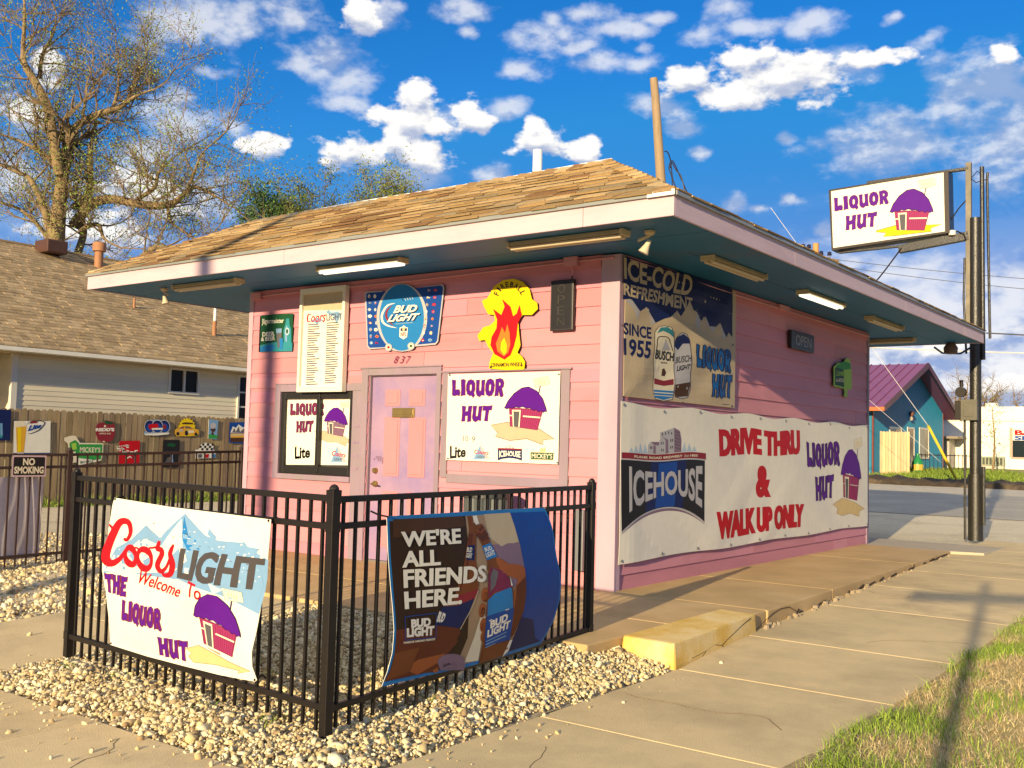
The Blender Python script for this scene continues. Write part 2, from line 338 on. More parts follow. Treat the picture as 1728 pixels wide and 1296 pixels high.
# ---------------------------------------------------------------- ground, roads, paving
def zg(y):
    if y < 8: return -.17
    if y < 9: return -.17+.05*(y-8)
    return -.12+.018*(min(y, 70)-9)
def sheet(name, xs, ys, dz, m, kind='structure'):
    vs = []; fs = []; nx, ny = len(xs), len(ys)
    for y in ys: vs += [(x, y, zg(y)+dz) for x in xs]
    for j in range(ny-1): fs += [(j*nx+i, j*nx+i+1, (j+1)*nx+i+1, (j+1)*nx+i) for i in range(nx-1)]
    me = bpy.data.meshes.new(name); me.from_pydata(vs, [], fs); me.materials.append(m); me.update()
    o = bpy.data.objects.new(name, me); COL.objects.link(o); o['kind'] = kind; return o
m_soil = mat('gravel_soil', (.52, .42, .26), .9, .22, 3, bump=.5, bscale=45, stain=(.38, .30, .18), stsc=.35)
sheet('ground', [-900, -60, -20, 0, 20, 60, 900], [-900, -60, -20, 8, 9, 20, 40, 70, 150, 1500], -.03, m_soil)
m_lot = mat('gravel_fines', (.60, .50, .33), .92, .3, 26, bump=.9, bscale=90, stain=(.45, .37, .23), stsc=1.1)
sheet('gravel_lot', [-15.4, -2.76], [-5.08, 8, 9, 15], .004, m_lot)
m_gap = mat('gravel_bed', (.36, .30, .20), .95, .35, 30, bump=1, bscale=80)
sheet('gravel_drive', [-5.4, 9], [7.6, 8, 9, 16], .002, mat('pale_gravel', (.60, .52, .36), .92, .2, 18, bump=.7, bscale=70, stain=(.44, .37, .25), stsc=.7))
m_asph = mat('asphalt', (.34, .31, .25), .85, .2, 12, bump=.4, bscale=90, stain=(.42, .38, .30), stsc=.5, stlo=.45, sthi=.65)
sheet('road', [-120, 120], [15.5, 25], .012, m_asph)
sheet('road_shoulder', [-120, 120], [25, 29.3], .008, mat('pale_concrete_edge', (.50, .44, .33), .9, .15, 5, bump=.3, stain=(.40, .34, .24)))
sheet('field', [-120, 120], [34, 70, 200], .004, mat('field_grass', (.13, .16, .045), .95, .35, 2.2, bump=.6, bscale=20, stain=(.30, .23, .12), stsc=.35, stlo=.47, sthi=.6))
# a low broken ridge of dark earth along the far edge of the road
V = []; F = []; nx = 360
for i in range(nx):
    x = -45+i*.25; h = .10+.13*rnd.random(); yy = 29.2+rnd.uniform(-.15, .15)
    V += [(x, yy, zg(yy)-.02), (x, yy+.2, zg(yy)+h), (x, yy+1.0, zg(yy)+h*1.5+.02), (x, yy+2.6, zg(yy+2.6)+.12), (x, 34.2, zg(34.2)+.006)]
for i in range(nx-1): F += [(i*5+k, (i+1)*5+k, (i+1)*5+k+1, i*5+k+1) for k in range(4)]
npmesh('earth_bank', V, F, mat('dark_earth', (.055, .038, .022), .95, .4, 3, bump=.8, bscale=25, stain=(.17, .12, .065), stsc=.9, stlo=.5, sthi=.62))['kind'] = 'structure'

def slab(mb, poly, z0, zf, m=0):
    zt = zf if callable(zf) else (lambda x, y: zf)
    mb.prism(poly, lambda x, y: (x, y, z0), lambda x, y: (x, y, zt(x, y)), m)
def zwalk(x, y): return -.15 if y < -1.8 else min(-.15+.0125*(y+1.8), -.02)
m_conc = mat('sidewalk_concrete', (.62, .48, .255), .88, .10, 2.2, bump=.25, bscale=140, stain=(.38, .295, .165), stsc=.9, stlo=.46, sthi=.74)
m_conc2 = mat('sidewalk_concrete_worn', (.66, .51, .275), .88, .12, 1.6, bump=.25, bscale=140, stain=(.40, .31, .18), stsc=1.7, stlo=.48, sthi=.78)
m_joint = mat('joint_sand', (.50, .43, .32), .95, .2, 30)
mb = MB(); js = [-9.6, -8.1, -6.6, -5.06, -3.5, -1.9, -.48, 1.45, 3.1, 4.7, 6.3, 7.9, 9.6]
for a, b in zip(js[:-1], js[1:]):
    tl = 1.66 if b < 2.9 else 1.5
    xl = lambda y: 1.66 if y < -1.85 else (1.50-.038*(y+.4))-.02
    slab(mb, [(xl(a+.008), a+.006), (3.05, a+.006), (3.05, b-.006), (xl(b-.008), b-.006)], -.30, zwalk, rnd.randrange(2))
    slab(mb, [(xl(a), a-.006), (3.05, a-.006), (3.05, a+.006), (xl(a), a+.006)], -.30, lambda x, y: zwalk(x, y)-.003, 2)
# the walk across the front and the path up to the porch
for a, b in ((-8.2, -6.5), (-6.5, -4.9), (-4.9, -3.3), (-3.3, -1.62), (-1.62, .02), (.02, 1.654)):
    slab(mb, [(a+.006, -6.64), (b-.006, -6.64), (b-.006, -5.1), (a+.006, -5.1)], -.30, lambda x, y: -.15, rnd.randrange(2))
    slab(mb, [(a-.006, -6.64), (a+.006, -6.64), (a+.006, -5.1), (a-.006, -5.1)], -.30, lambda x, y: -.153, 2)
for a, b in ((-5.09, -3.7), (-3.69, -2.31)):
    slab(mb, [(-2.76, a), (-1.31, a), (-1.31, b), (-2.76, b)], -.30, lambda x, y: -.15+.043*(y+5.1), 0)
mb.build('sidewalk', [m_conc, m_conc2, m_joint], bevel=.004)['kind'] = 'structure'
def crackline(mb, p, a, L, w=.0035):
    x, y = p
    while L > 0:
        d = rnd.uniform(.03, .08); a += rnd.gauss(0, .35); q = (x+math.cos(a)*d, y+math.sin(a)*d); mb.beam((x, y, zwalk(x, y)+.0005), (*q, zwalk(*q)+.0005), w*rnd.uniform(.5, 1.3), .003); x, y = q; L -= d
mb = MB(); crackline(mb, (1.75, -2.75), .2, 1.1); crackline(mb, (2.95, .35), 2.9, .8); crackline(mb, (1.7, 2.2), .5, .9); crackline(mb, (-.9, -5.2), -1.2, .9); crackline(mb, (2.2, -4.4), 1.0, .5, .0025); crackline(mb, (.4, -5.2), -1.9, .7, .003)
mb.build('sidewalk_crack', mat('crack_brown', (.16, .11, .06), .95))['kind'] = 'structure'
m_porch = mat('stained_concrete', (.50, .34, .15), .8, .2, 1.5, bump=.2, bscale=120, stain=(.60, .43, .22), stsc=.8, stlo=.48, sthi=.72)
mb = MB(); xe = lambda y: 1.50-.038*(y+.4) if y > -.4 else 1.50
for a, b in ((-2.31, -1.19), (-1.18, -.008)):
    for c, d in ((-4.7, -3.6), (-3.59, -1.9), (-1.89, -.2), (-.19, 1.20 if b < -.5 else 1.47)):
        slab(mb, [(c, a), (d, a), (d, b), (c, b)], -.30, 0., 0)
for a, b in ((0., 1.7), (1.71, 4.8), (4.81, 6.95)):
    slab(mb, [(0, a), (xe(a), a), (xe(b), b), (0, b)], -.30, 0., 0)
slab(mb, [(-4.7, -2.3), (1.19, -2.3), (1.19, -.01), (-4.7, -.01)], -.3, -.004, 1)
slab(mb, [(-.2, -.2), (1.46, -.2), (1.20, 6.9), (-.2, 6.9)], -.3, -.004, 1)
slab(mb, [(-.6, 6.96), (1.23, 6.96), (1.62, 7.1), (1.62, 8.5), (-.6, 8.5)], -.30, lambda x, y: -.004-.012*(y-7), 2)
mb.build('porch_slab', [m_porch, m_joint, mat('new_concrete', (.46, .39, .28), .88, .12, 3, bump=.2, bscale=120)], bevel=.012)['kind'] = 'structure'
# crumbling edge stones and cracks under the slab edge
mb = MB()
for i in range(90):
    y = rnd.uniform(-.2, 6.8); x = xe(y)+rnd.uniform(0, .05); r = rnd.uniform(.008, .028)*(1.3 if y < 3 else .8)
    z = zwalk(x, y); ps = [(x+r*rnd.uniform(.6, 1.2)*math.cos(a), y+r*1.5*rnd.uniform(.6, 1.2)*math.sin(a)) for a in (0, 1.2, 2.5, 3.8, 5.1)]
    mb.prism(ps, lambda a, b: (a, b, z-.02), lambda a, b: (x+(a-x)*.6, y+(b-y)*.6, z+r*.9))
o = mb.build('concrete_rubble', mat('rubble', (.33, .26, .17), .95, .25, 20)); tag(o, 'crumbs of broken concrete along the slab edge', 'rubble', kind='stuff')
# yellow kerb block at the end of the slab
kb = MB()
kb.prism([(1.20, -1.90), (1.645, -1.92), (1.52, -.29), (1.17, -.24)], lambda x, y: (x, y, -.19), lambda x, y: (1.39+(x-1.39)*.91, y*.98-.02, .008))
m_yel = mat('worn_yellow_paint', (.72, .46, .09), .75, .14, 5, bump=.35, bscale=70, stain=(.80, .62, .30), stsc=2.4, stlo=.42, sthi=.66)
kt = thing('kerb_block', 'yellow painted concrete kerb block with cracked side at the slab corner', 'kerb', (1.4, -1.1, -.17))
o = kb.build('block', m_yel, kt, bevel=.02)
cr = MB()
def crack(pts, w=.003):
    for a, b in zip(pts[:-1], pts[1:]): cr.beam(a, b, w*rnd.uniform(.6, 1.6), w*2)
KX = lambda y, z: 1.39+(1.645-.0767*(y+1.92)-1.39)*(1-.09*(z+.19)/.198)+.001
crack([(KX(y, z), y, z) for y, z in ((-1.5, -.165), (-1.36, -.12), (-1.2, -.10), (-1.06, -.125), (-.97, -.105), (-.78, -.07), (-.6, -.035), (-.42, -.01))], .0022)
crack([(KX(y, z), y, z) for y, z in ((-1.06, -.125), (-1.0, -.16))], .002); crack([(KX(y, z), y, z) for y, z in ((-1.36, -.12), (-1.62, -.13))], .002)
cr.build('crack', mat('crack_dark', (.05, .03, .015), .95), kt)
cr = MB(); crack([(xe(-.2)+.003, -.28, -.13), (xe(-.1)+.004, -.1, -.08), (xe(.1)+.004, .12, -.035), (xe(.3)+.004, .3, -.02), (xe(.5)+.004, .5, -.03), (xe(.7)+.004, .7, -.09)], .0024)
for k in range(26):
    y = rnd.uniform(.5, 6.6); crack([(xe(y)+.003, y, zwalk(1.4, y)+.012), (xe(y)+.004, y+rnd.uniform(.05, .25), zwalk(1.4, y)+rnd.uniform(.008, .045))], .007)
cr.build('slab_crack', mat('crack_dark', (.05, .03, .015)))['kind'] = 'structure'

# ---------------------------------------------------------------- the little store
m_pink_flat = mat('pink_frieze', (.52, .185, .205), .62, .07, 3)
m_pink = mat('pink_paint', (.52, .185, .205), .62, .07, 2.2, bump=.08, bscale=90, stain=(.40, .155, .165), stsc=1.3, stlo=.55, sthi=.85, stretch=(.4, .4, 2.2), attr=True)
m_lav = mat('lavender_paint', (.27, .195, .245), .65, .12, 4, bump=.1, bscale=60, stain=(.24, .20, .20), stsc=2.2, stlo=.48, sthi=.66, stretch=(1, 1, .35))
m_corner = mat('pale_corner_paint', (.46, .31, .37), .65, .12, 3, stain=(.45, .33, .40), stsc=1.6, stretch=(1, 1, .3))
m_fascia = mat('pale_fascia_paint', (.56, .42, .45), .6, .06, 3, stain=(.49, .35, .39), stsc=2, stlo=.5, sthi=.7, stretch=(.5, .5, 3))
m_soffit = mat('blue_soffit_paint', (.005, .13, .29), .55, .12, 1.2, stain=(.07, .10, .15), stsc=.8, stlo=.55, sthi=.72)
m_dark = mat('dark_gap', (.012, .01, .01), .9)
m_metal = mat('drip_metal', (.30, .31, .28), .45, .1, 5, metal=.3)
Wd, Dp, H = 5.205, 7.17, 3.1
st = thing('store_building', 'small pink drive up liquor store with wide blue eaves and shingled roof', 'store', (-2.6, 3.6, 0))
PK = (.54, .225, .262)
def siding(mb, u0, u1, z0, z1, P, first, mp, openings=(), lip=.017, seams=True, m=0):
    zs = [z0]; z = first
    while z < z1-1e-4:
        if z > z0+1e-4: zs.append(z)
        z += P
    zs.append(z1)
    for a, b in zip(zs[:-1], zs[1:]):
        k = (a-first) % P if abs((a-first) % P-P) > 1e-3 else 0
        cuts = sorted({a, b} | {q for o in openings for q in (o[2], o[3]) if a < q < b})
        sj = sorted(rnd.uniform(u0+.3, u1-.3) for _ in range(1 if u1-u0 < 6 else 2)) if seams else []
        h = lambda zz: .003+(lip-.003)*(1-(zz-a+k)/P)
        for c, d in zip(cuts[:-1], cuts[1:]):
            segs = [(u0, u1)]
            for o in openings:
                if o[2] < (c+d)/2 < o[3]:
                    ns = []
                    for s0, s1 in segs:
                        if o[0] > s0: ns.append((s0, min(s1, o[0])))
                        if o[1] < s1: ns.append((max(s0, o[1]), s1))
                    segs = [q for q in ns if q[1]-q[0] > .001]
            fin = []
            for s0, s1 in segs:
                e = s0
                for j in sj:
                    if e+.05 < j < s1-.05: fin.append((e, j-.002)); e = j+.002
                fin.append((e, s1))
            for s0, s1 in fin:
                kt_ = rnd.uniform(.90, 1.06); tint = (PK[0]*kt_, PK[1]*kt_*rnd.uniform(.95, 1.05), PK[2]*kt_*rnd.uniform(.95, 1.05))
                vs = [mp(s0, c, h(c)), mp(s1, c, h(c)), mp(s1, d, h(d)), mp(s0, d, h(d)), mp(s0, c, -.01), mp(s1, c, -.01), mp(s1, d, -.01), mp(s0, d, -.01)]
                mb.add(vs, [(0, 1, 2, 3), (4, 5, 1, 0), (0, 3, 7, 4), (1, 5, 6, 2), (7, 6, 5, 4)], m, tint)
FWm = lambda u, z, h: (u, -h, z); SWm = lambda u, z, h: (h, u, z)
DOOR = (-3.16, -2.17, -.1, 2.03); WIN = (-4.61, -3.40, .90, 1.86)
mb = MB(); siding(mb, -5.17, -.17, .0, H, .1775, .135, FWm, [DOOR, WIN]); mb.build('siding', m_pink, st)
mb = MB(); siding(mb, .035, 7.11, .0, H, .1775, .135, SWm); mb.build('siding', m_pink, st)
mb = MB(); siding(mb, 0, Dp, .0, H, .1775, .135, lambda u, z, h: (-Wd-h, u, z), seams=False); mb.build('siding', m_pink, st)
mb = MB(); siding(mb, -Wd, 0, .0, H, .1775, .135, lambda u, z, h: (u, Dp+h, z), seams=False); mb.build('siding', m_pink, st)
mb = MB()       # wall core with recesses for the door and window
for x0, x1, z0, z1 in ((-5.2, -4.61, -.05, 3.1), (-4.61, -3.4, -.05, .9), (-4.61, -3.4, 1.86, 3.1), (-3.4, -3.16, -.05, 3.1), (-3.16, -2.17, 2.03, 3.1), (-2.17, -.012, -.05, 3.1)):
    mb.box((x0, .011, z0), (x1, .16, z1))
mb.box((-5.2, .17, -.05), (-.012, 7.158, 3.095)); mb.build('wall', m_dark, st)
mb = MB(); mb.box((-.17, -.028, -.02), (.028, -.001, 3.09)); mb.box((.0, .0, -.02), (.026, .075, 3.09)); mb.build('corner_trim', m_corner, st, bevel=.003)
mb = MB(); mb.box((-5.245, -.026, -.02), (-5.17, .02, 3.09)); mb.build('corner_trim', m_corner, st, bevel=.003)
mb = MB(); mb.box((-.005, 7.11, -.02), (.024, 7.195, 3.09)); mb.build('corner_trim', m_lav, st, bevel=.003)
mb = MB(); mb.box((-5.16, -.024, 2.985), (-.18, -.004, 3.095)); mb.box((.004, .08, 2.985), (.022, 7.1, 3.095)); mb.build('frieze_board', m_pink_flat, st)
# eaves
e0, e1, f0, f1 = -6.98, 1.17, -1.15, 9.19
mb = MB(); mb.box((e0+.02, f0+.02, 3.105), (e1-.02, f1-.02, 3.13))
mb.build('soffit', m_soffit, st)
mb = MB()
for y in (-.45,): mb.box((e0+.05, y-.004, 3.1045), (e1-.05, y+.004, 3.1075))
mb.box((.55, .3, 3.1045), (.558, 9.1, 3.1075)); mb.box((.3, 7.25, 3.1045), (1.1, 7.262, 3.1075)); mb.build('soffit_seam', m_dark, st)
def fasc(a, b, n, mb):
    a = Vector(a); b = Vector(b); n = Vector(n); L = (b-a).length; d = (b-a)/L; p = 0
    while p < L-1e-3:
        q = min(p+rnd.choice((3.0, 3.66, 2.44)), L)
        if L-q < .8: q = L
        A = a+d*p; B = a+d*(q-.004 if q < L else q)
        mb.beam(A+n*-.011+Vector((0, 0, 3.177)), B+n*-.011+Vector((0, 0, 3.177)), .022, .165); p = q
mb = MB(); fasc((e0, f0, 0), (e1, f0, 0), (0, -1, 0), mb); fasc((e1, f0+.023, 0), (e1, f1, 0), (1, 0, 0), mb); fasc((e0, f1, 0), (e1-.023, f1, 0), (0, 1, 0), mb); fasc((e0, f0+.023, 0), (e0, f1-.023, 0), (-1, 0, 0), mb)
mb.build('fascia', m_fascia, st, bevel=.003)
mb = MB()
for a, b in (((e0-.012, f0-.012), (e1+.012, f0-.012)), ((e1+.012, f0+.0), (e1+.012, f1)), ((e0-.012, f0+.0), (e0-.012, f1)), ((e0, f1+.012), (e1, f1+.012))):
    mb.beam((*a, 3.272), (*b, 3.272), .03, .034)
mb.box((.95, f0-.034, 3.25), (1.19, f0-.029, 3.294), 1)
mb.build('drip_edge', [m_metal, mat('white_trim', (.78, .76, .72), .5)], st)
# shingled skirt roof with flat top
ZE, ZT = 3.29, 4.09
E1, E2, E3, E4 = Vector((e1, f0, ZE)), Vector((e1, f1, ZE)), Vector((e0, f1, ZE)), Vector((e0, f0, ZE))
T1, T2, T3, T4 = Vector((-.33, .35, ZT)), Vector((-.33, 7.69, ZT)), Vector((-5.68, 7.69, ZT)), Vector((-5.68, .35, ZT))
SH = [(.36, .235, .095), (.40, .265, .12), (.27, .165, .065), (.47, .33, .16), (.22, .115, .045), (.42, .30, .155), (.32, .195, .075), (.41, .26, .10), (.29, .22, .12)]
rf = MB()
def slope(Ea, Eb, Ta, Tb, nc=12, tab=.30):
    d = (Eb-Ea).normalized(); up = (Ta-Ea)-d*(Ta-Ea).dot(d); n = d.cross(up).normalized()
    if n.z < 0: n = -n
    for c in range(nc):
        t0 = c/nc; t1 = min((c+1.25)/nc, 1)
        A0 = (Ta-Ea).dot(d)*t0; B0 = (Eb-Ea).length+(Tb-Eb).dot(d)*t0; p = A0-rnd.uniform(0, tab)
        t_low = t0-(.02 if c == 0 else rnd.uniform(0, .008))
        while p < B0:
            w = tab*rnd.uniform(.75, 1.2); q = min(p+w, B0)
            s0 = max(p, A0)
            if q-s0 > .02:
                jt = rnd.uniform(-.006, .004); lift = rnd.uniform(.010, .022)
                lo = lambda s: Ea+d*s+up*(t_low+jt)+n*(lift+.008)
                hi = lambda s: Ea+d*min(max(s, (Ta-Ea).dot(d)*t1), (Eb-Ea).length+(Tb-Eb).dot(d)*t1)+up*t1+n*.004
                g = .004; vs = [lo(s0+g), lo(q-g), hi(q-g), hi(s0+g), lo(s0+g)-n*.012, lo(q-g)-n*.012]
                k = rnd.choice(SH); v = rnd.uniform(.85, 1.12); k = tuple(x*v for x in k)
                rf.add(vs, [(0, 1, 2, 3), (4, 5, 1, 0), (0, 3, 4), (1, 5, 2)], 0, k)
            p += w
slope(E4, E1, T4, T1); slope(E1, E2, T1, T2); slope(E3, E4, T3, T4, tab=.32); slope(E2, E3, T2, T3, tab=.32)
rf.add([E1, E2, E3, E4, T1, T2, T3, T4], [(0, 4, 7, 3), (0, 1, 5, 4), (1, 2, 6, 5), (2, 3, 7, 6)], 0, (.2, .12, .05))
m_sh = mat('asphalt_shingle', (.4, .25, .1), .9, .16, 30, bump=.5, bscale=160, attr=True)
rf.build('roof', m_sh, st)
cap = MB()
def caps(a, b, wa, wb, st_=.17, ln=.26):
    d = (b-a).normalized(); L = (b-a).length; p = 0
    while p < L-.05:
        P0 = a+d*p; P1 = a+d*min(p+ln, L); k = rnd.choice(SH); v = rnd.uniform(.95, 1.25); k = tuple(x*v for x in k)
        l = rnd.uniform(.018, .03); u = Vector((0, 0, 1))
        vs = [P0+wa+u*l, P0+u*(l+.012), P0+wb+u*l, P1+wa+u*.006, P1+u*.014, P1+wb+u*.006, P0+wa, P0, P0+wb]
        cap.add(vs, [(0, 1, 4, 3), (1, 2, 5, 4), (6, 7, 1, 0), (7, 8, 2, 1)], 0, k); p += st_
sl = lambda x, y: Vector((x, y, 0))
caps(E1, T1, sl(-.14, 0)+Vector((0, 0, -.0)), sl(0, .14)+Vector((0, 0, 0))); caps(E4, T4, sl(.14, 0), sl(0, .14)); caps(E2, T2, sl(-.14, 0), sl(0, -.14)); caps(E3, T3, sl(.14, 0), sl(0, -.14))
caps(T4, T1, Vector((0, -.15, -.082)), Vector((0, .10, .01))); caps(T1, T2, Vector((.15, 0, -.082)), Vector((-.1, 0, .01))); caps(T3, T4, Vector((-.15, 0, -.085)), Vector((.1, 0, .01)))
cap.build('roof_cap', m_sh, st)
mb = MB(); mb.box((-5.62, .42, 4.02), (-.39, 7.62, 4.115))
for a, b in (((-5.70, .43), (-.36, .43)), ((-.40, .43), (-.40, 7.6)), ((-5.62, .43), (-5.62, 7.6))): mb.tube([(*a, 4.115), (*Vector(a).lerp(Vector(b), .3), 4.13), (*Vector(a).lerp(Vector(b), .7), 4.117), (*b, 4.128)], .026, 6)
mb.build('roof_deck', mat('white_roll_roof', (.74, .73, .70), .6, .1, 3), st)
mb = MB(); mb.tube([(-1.965, 1.4, 4.1), (-1.965, 1.4, 4.72)], .055, 14); mb.build('vent_pipe', mat('white_pvc', (.80, .79, .74), .4, .05), st)
# door
dr = MB(); dr.box((-3.15, .035, .02), (-2.18, .08, 2.015)); door = dr.build('door', mat('lavender_door', (.34, .22, .32), .55, .10, 2.5, stain=(.24, .17, .33), stsc=1.7, stlo=.42, sthi=.66), st, bevel=.003)
mb = MB()
for x0, x1, z0, z1 in ((-2.95, -2.73, 1.69, 1.87), (-2.6, -2.37, 1.69, 1.87), (-2.95, -2.72, .93, 1.57), (-2.59, -2.35, .93, 1.57), (-2.95, -2.72, .16, .77), (-2.59, -2.35, .16, .77)):
    mb.box((x0, .028, z0), (x1, .036, z1)); mb.box((x0+.03, .021, z0+.03), (x1-.03, .029, z1-.03))
mb.build('door_panel', mat('pink_panel', (.56, .21, .23), .6, .05), door, bevel=.004)
brass = mat('brass', (.42, .29, .10), .35, .15, 8, metal=.8)
mb = MB(); mb.box((-2.83, .018, 1.565), (-2.51, .034, 1.67)); mb.box((-2.815, .014, 1.60), (-2.525, .019, 1.655)); mb.box((-2.80, .013, 1.574), (-2.54, .018, 1.59)); mb.build('mail_slot', brass, door, bevel=.002)
mb = MB(); mb.tube([(-3.055, .035, .985), (-3.055, .0, .985), (-3.055, -.012, .985)], [.03, .03, .02], 14); mb.build('deadbolt', brass, door, smooth=True); mb = MB(); mb.tube([(-3.055, .035, .84), (-3.055, .01, .84)], .033, 14); mb.tube([(-3.055, .01, .84), (-3.055, -.035, .84), (-2.97, -.04, .83)], [.012, .012, .009], 10); mb.build('door_handle', brass, door, smooth=True)
mb = MB()
for i in range(5): mb.box((-3.10+i*.032, .031, 1.06+rnd.uniform(0, .06)), (-3.08+i*.032, .035, 1.10+rnd.uniform(0, .06)))
mb.build('sticker', mat('scuffed_sticker', (.20, .12, .18), .6), door)
mb = MB(); mb.box((-3.262, -.032, .0), (-3.165, .012, 2.10)); mb.box((-2.168, -.032, .0), (-2.105, .012, 2.10)); mb.box((-3.165, -.030, 2.025), (-2.168, .012, 2.10)); mb.box((-3.165, .0, .0), (-3.152, .06, 2.024)); mb.box((-2.178, .0, .0), (-2.168, .06, 2.024)); mb.box((-3.15, .0, 2.016), (-2.18, .06, 2.024))
mb.box((-3.29, -.045, 2.10), (-2.09, -.004, 2.118)); mb.build('door_frame', m_lav, st, bevel=.003)
mb = MB(); mb.box((-3.16, -.01, -.005), (-2.17, .1, .018)); mb.build('door_sill', mat('sill_metal', (.3, .27, .22), .4, metal=.5), st)
# window beside the door
wn_ = MB()
for q in ((-4.605, 0, .905, -4.545, 0, 1.855), (-3.46, 0, .905, -3.405, 0, 1.855), (-4.545, 0, 1.775, -3.46, 0, 1.855), (-4.545, 0, .905, -3.46, 0, 1.0)): wn_.box((q[0], -.005, q[2]), (q[3], .05, q[5]))
wn_.box((-3.985, -.02, .93), (-3.935, .035, 1.85)); m_blk = mat('black_frame', (.018, .016, .014), .4, .1)
win = wn_.build('window', m_blk, st, bevel=.003)
mb = MB(); mb.box((-4.545, .052, 1.0), (-3.46, .056, 1.775)); mb.build('window_pane', mat('pane_backing', (.05, .045, .04), .15, spec=.6), win)
mb = MB(); mb.box((-4.70, -.03, .84), (-4.608, .0, 1.945)); mb.box((-4.608, -.028, 1.86), (-3.262, .0, 1.945)); mb.box((-4.608, -.04, .84), (-3.40, .0, .90)); mb.box((-3.40, -.024, .0), (-3.263, .0, 1.859)); mb.box((-4.70, -.038, 1.945), (-4.27, -.006, 1.958)); mb.build('window_trim', m_lav, st, bevel=.003)
for z in (1.45, 1.27, 1.12, .98): mb = MB(); mb.box((-3.39+rnd.uniform(0, .03), -.027, z), (-3.28, -.0235, z+.03)); mb.build('worn_patch', mat('worn_patch', (.26, .18, .24), .8, .3, 6), st)
mb = MB(); mb.box((-2.085, -.03, .95), (-2.0, -.0, 2.03)); mb.box((-.60, -.03, .93), (-.50, .0, 2.03)); mb.box((-2.0, -.028, .90), (-.50, .0, .99)); mb.box((-2.10, -.04, 2.03), (-.48, .0, 2.05)); mb.build('panel_trim', m_lav, st, bevel=.003)
mb = MB(); mb.tube([(-5.1, -.03, 3.02), (-4.8, -.035, 3.035), (-2.6, -.036, 3.03), (-.55, -.036, 3.055), (-.03, -.036, 3.06)], .011, 6); mb.tube([(.035, .12, 3.06), (.036, 2.4, 3.04), (.036, 7.1, 3.04)], .011, 6)
mb.box((-.57, -.075, 3.01), (-.42, -.024, 3.10)); mb.box((-5.16, -.07, 2.99), (-5.0, -.022, 3.07)); mb.box((.02, 3.68, 3.03), (.06, 4.0, 3.09)); mb.tube([(-.49, -.05, 3.01), (-.48, -.045, 2.96), (-.485, -.05, 2.92)], .008, 6); mb.build('wall_conduit', mat('pink_conduit', (.55, .24, .26), .5), st, smooth=True)
mb = MB(); mb.box((-.36, -.10, .16), (-.27, -.02, .72)); mb.build('gray_cover', mat('grey_metal', (.20, .20, .21), .5, metal=.4), st, bevel=.005)

# eave lights
m_tray = mat('cream_tray', (.50, .40, .24), .5, .1, 5); m_tubeoff = mat('dull_tube', (.55, .46, .30), .4, .05)
m_tubeon = mat('lit_tube', (1, .93, .74), .5, 0, emis=.75)
LT = [('x', -5.68, -4.51, -.77, 0, 'unlit fluorescent strip light under the left end of the front eave'), ('x', -3.13, -1.96, -.81, 1, 'lit fluorescent strip light under the front eave above the football shaped sign'), ('x', -.6, .57, -.86, 0, 'unlit fluorescent strip light under the front eave nearest the store corner'),
      ('y', .48, 1.7, .66, 0, 'unlit fluorescent strip light under the side eave above the mountain and cans banner'), ('y', 2.81, 4.04, .67, 1, 'lit fluorescent strip light under the side eave above the small OPEN sign'), ('y', 5.27, 6.58, .63, 0, 'unlit fluorescent strip light under the side eave above the green bottle shaped sign'), ('x', -.75, .43, 8.07, 0, 'unlit fluorescent strip light at the back eave beyond the far corner of the side wall')]
proto = None
for ax, a, b, q, on, lab in LT:
    c = ((a+b)/2, q, 3.1) if ax == 'x' else (q, (a+b)/2, 3.1)
    if proto is None:
        proto = thing('strip_light', lab, 'light', (0, 0, 0))
        m1 = MB(); m1.prism([(-.05, 0), (.05, 0), (.065, -.035), (-.065, -.035)], lambda y, z: (-.6, y, z+.0), lambda y, z: (.6, y, z+.0)); m1.box((-.61, -.07, -.05), (-.585, .07, 0)); m1.box((.585, -.07, -.05), (.61, .07, 0)); m1.build('tray', m_tray, proto)
        m1 = MB(); m1.tube([(-.58, -.03, -.055), (.58, -.03, -.055)], .018, 10); m1.tube([(-.58, .03, -.055), (.58, .03, -.055)], .018, 10); m1.build('tube', m_tubeoff, proto, smooth=True)
        o = proto
    else: o = ctree(proto); o['label'] = lab
    o['group'] = 'fluorescent strip lights under the eaves'
    o.location = c; o.rotation_euler = (0, 0, 0 if ax == 'x' else R(90)); o.scale = ((b-a)/1.2, 1, 1)
    if on:
        for ch in o.children:
            if ch.name.startswith('tube'): ch.data = ch.data.copy(); ch.data.materials[0] = m_tubeon
def flood(x, y, aim, lab):
    t = thing('floodlight', lab, 'floodlight', (x, y, 3.1), 'corner floodlights under the eave')
    m1 = MB(); m1.lathe([(.045, 3.1), (.045, 3.08), (.02, 3.06)], x, y, 14); m1.tube([(x, y, 3.06), (x+aim[0]*.2, y+aim[1]*.2, 3.02)], .014, 8); m1.build('mount', m_tray, t, smooth=True)
    p = Vector((x, y, 3.02)); d = Vector(aim).normalized(); m1 = MB(); m1.tube([p, p+d*.04, p+d*.055, p+d*.115], [.018, .023, .027, .046], 14); m1.build('lamp_head', mat('pale_lamp', (.55, .48, .34), .4), t, smooth=True)
flood(-6.0, -.72, (.25, .1, -1), 'small cream floodlight under the front left eave corner, left of every strip light'); flood(.72, -.72, (-.45, -.2, -1), 'small cream floodlight under the eave corner nearest the viewer')
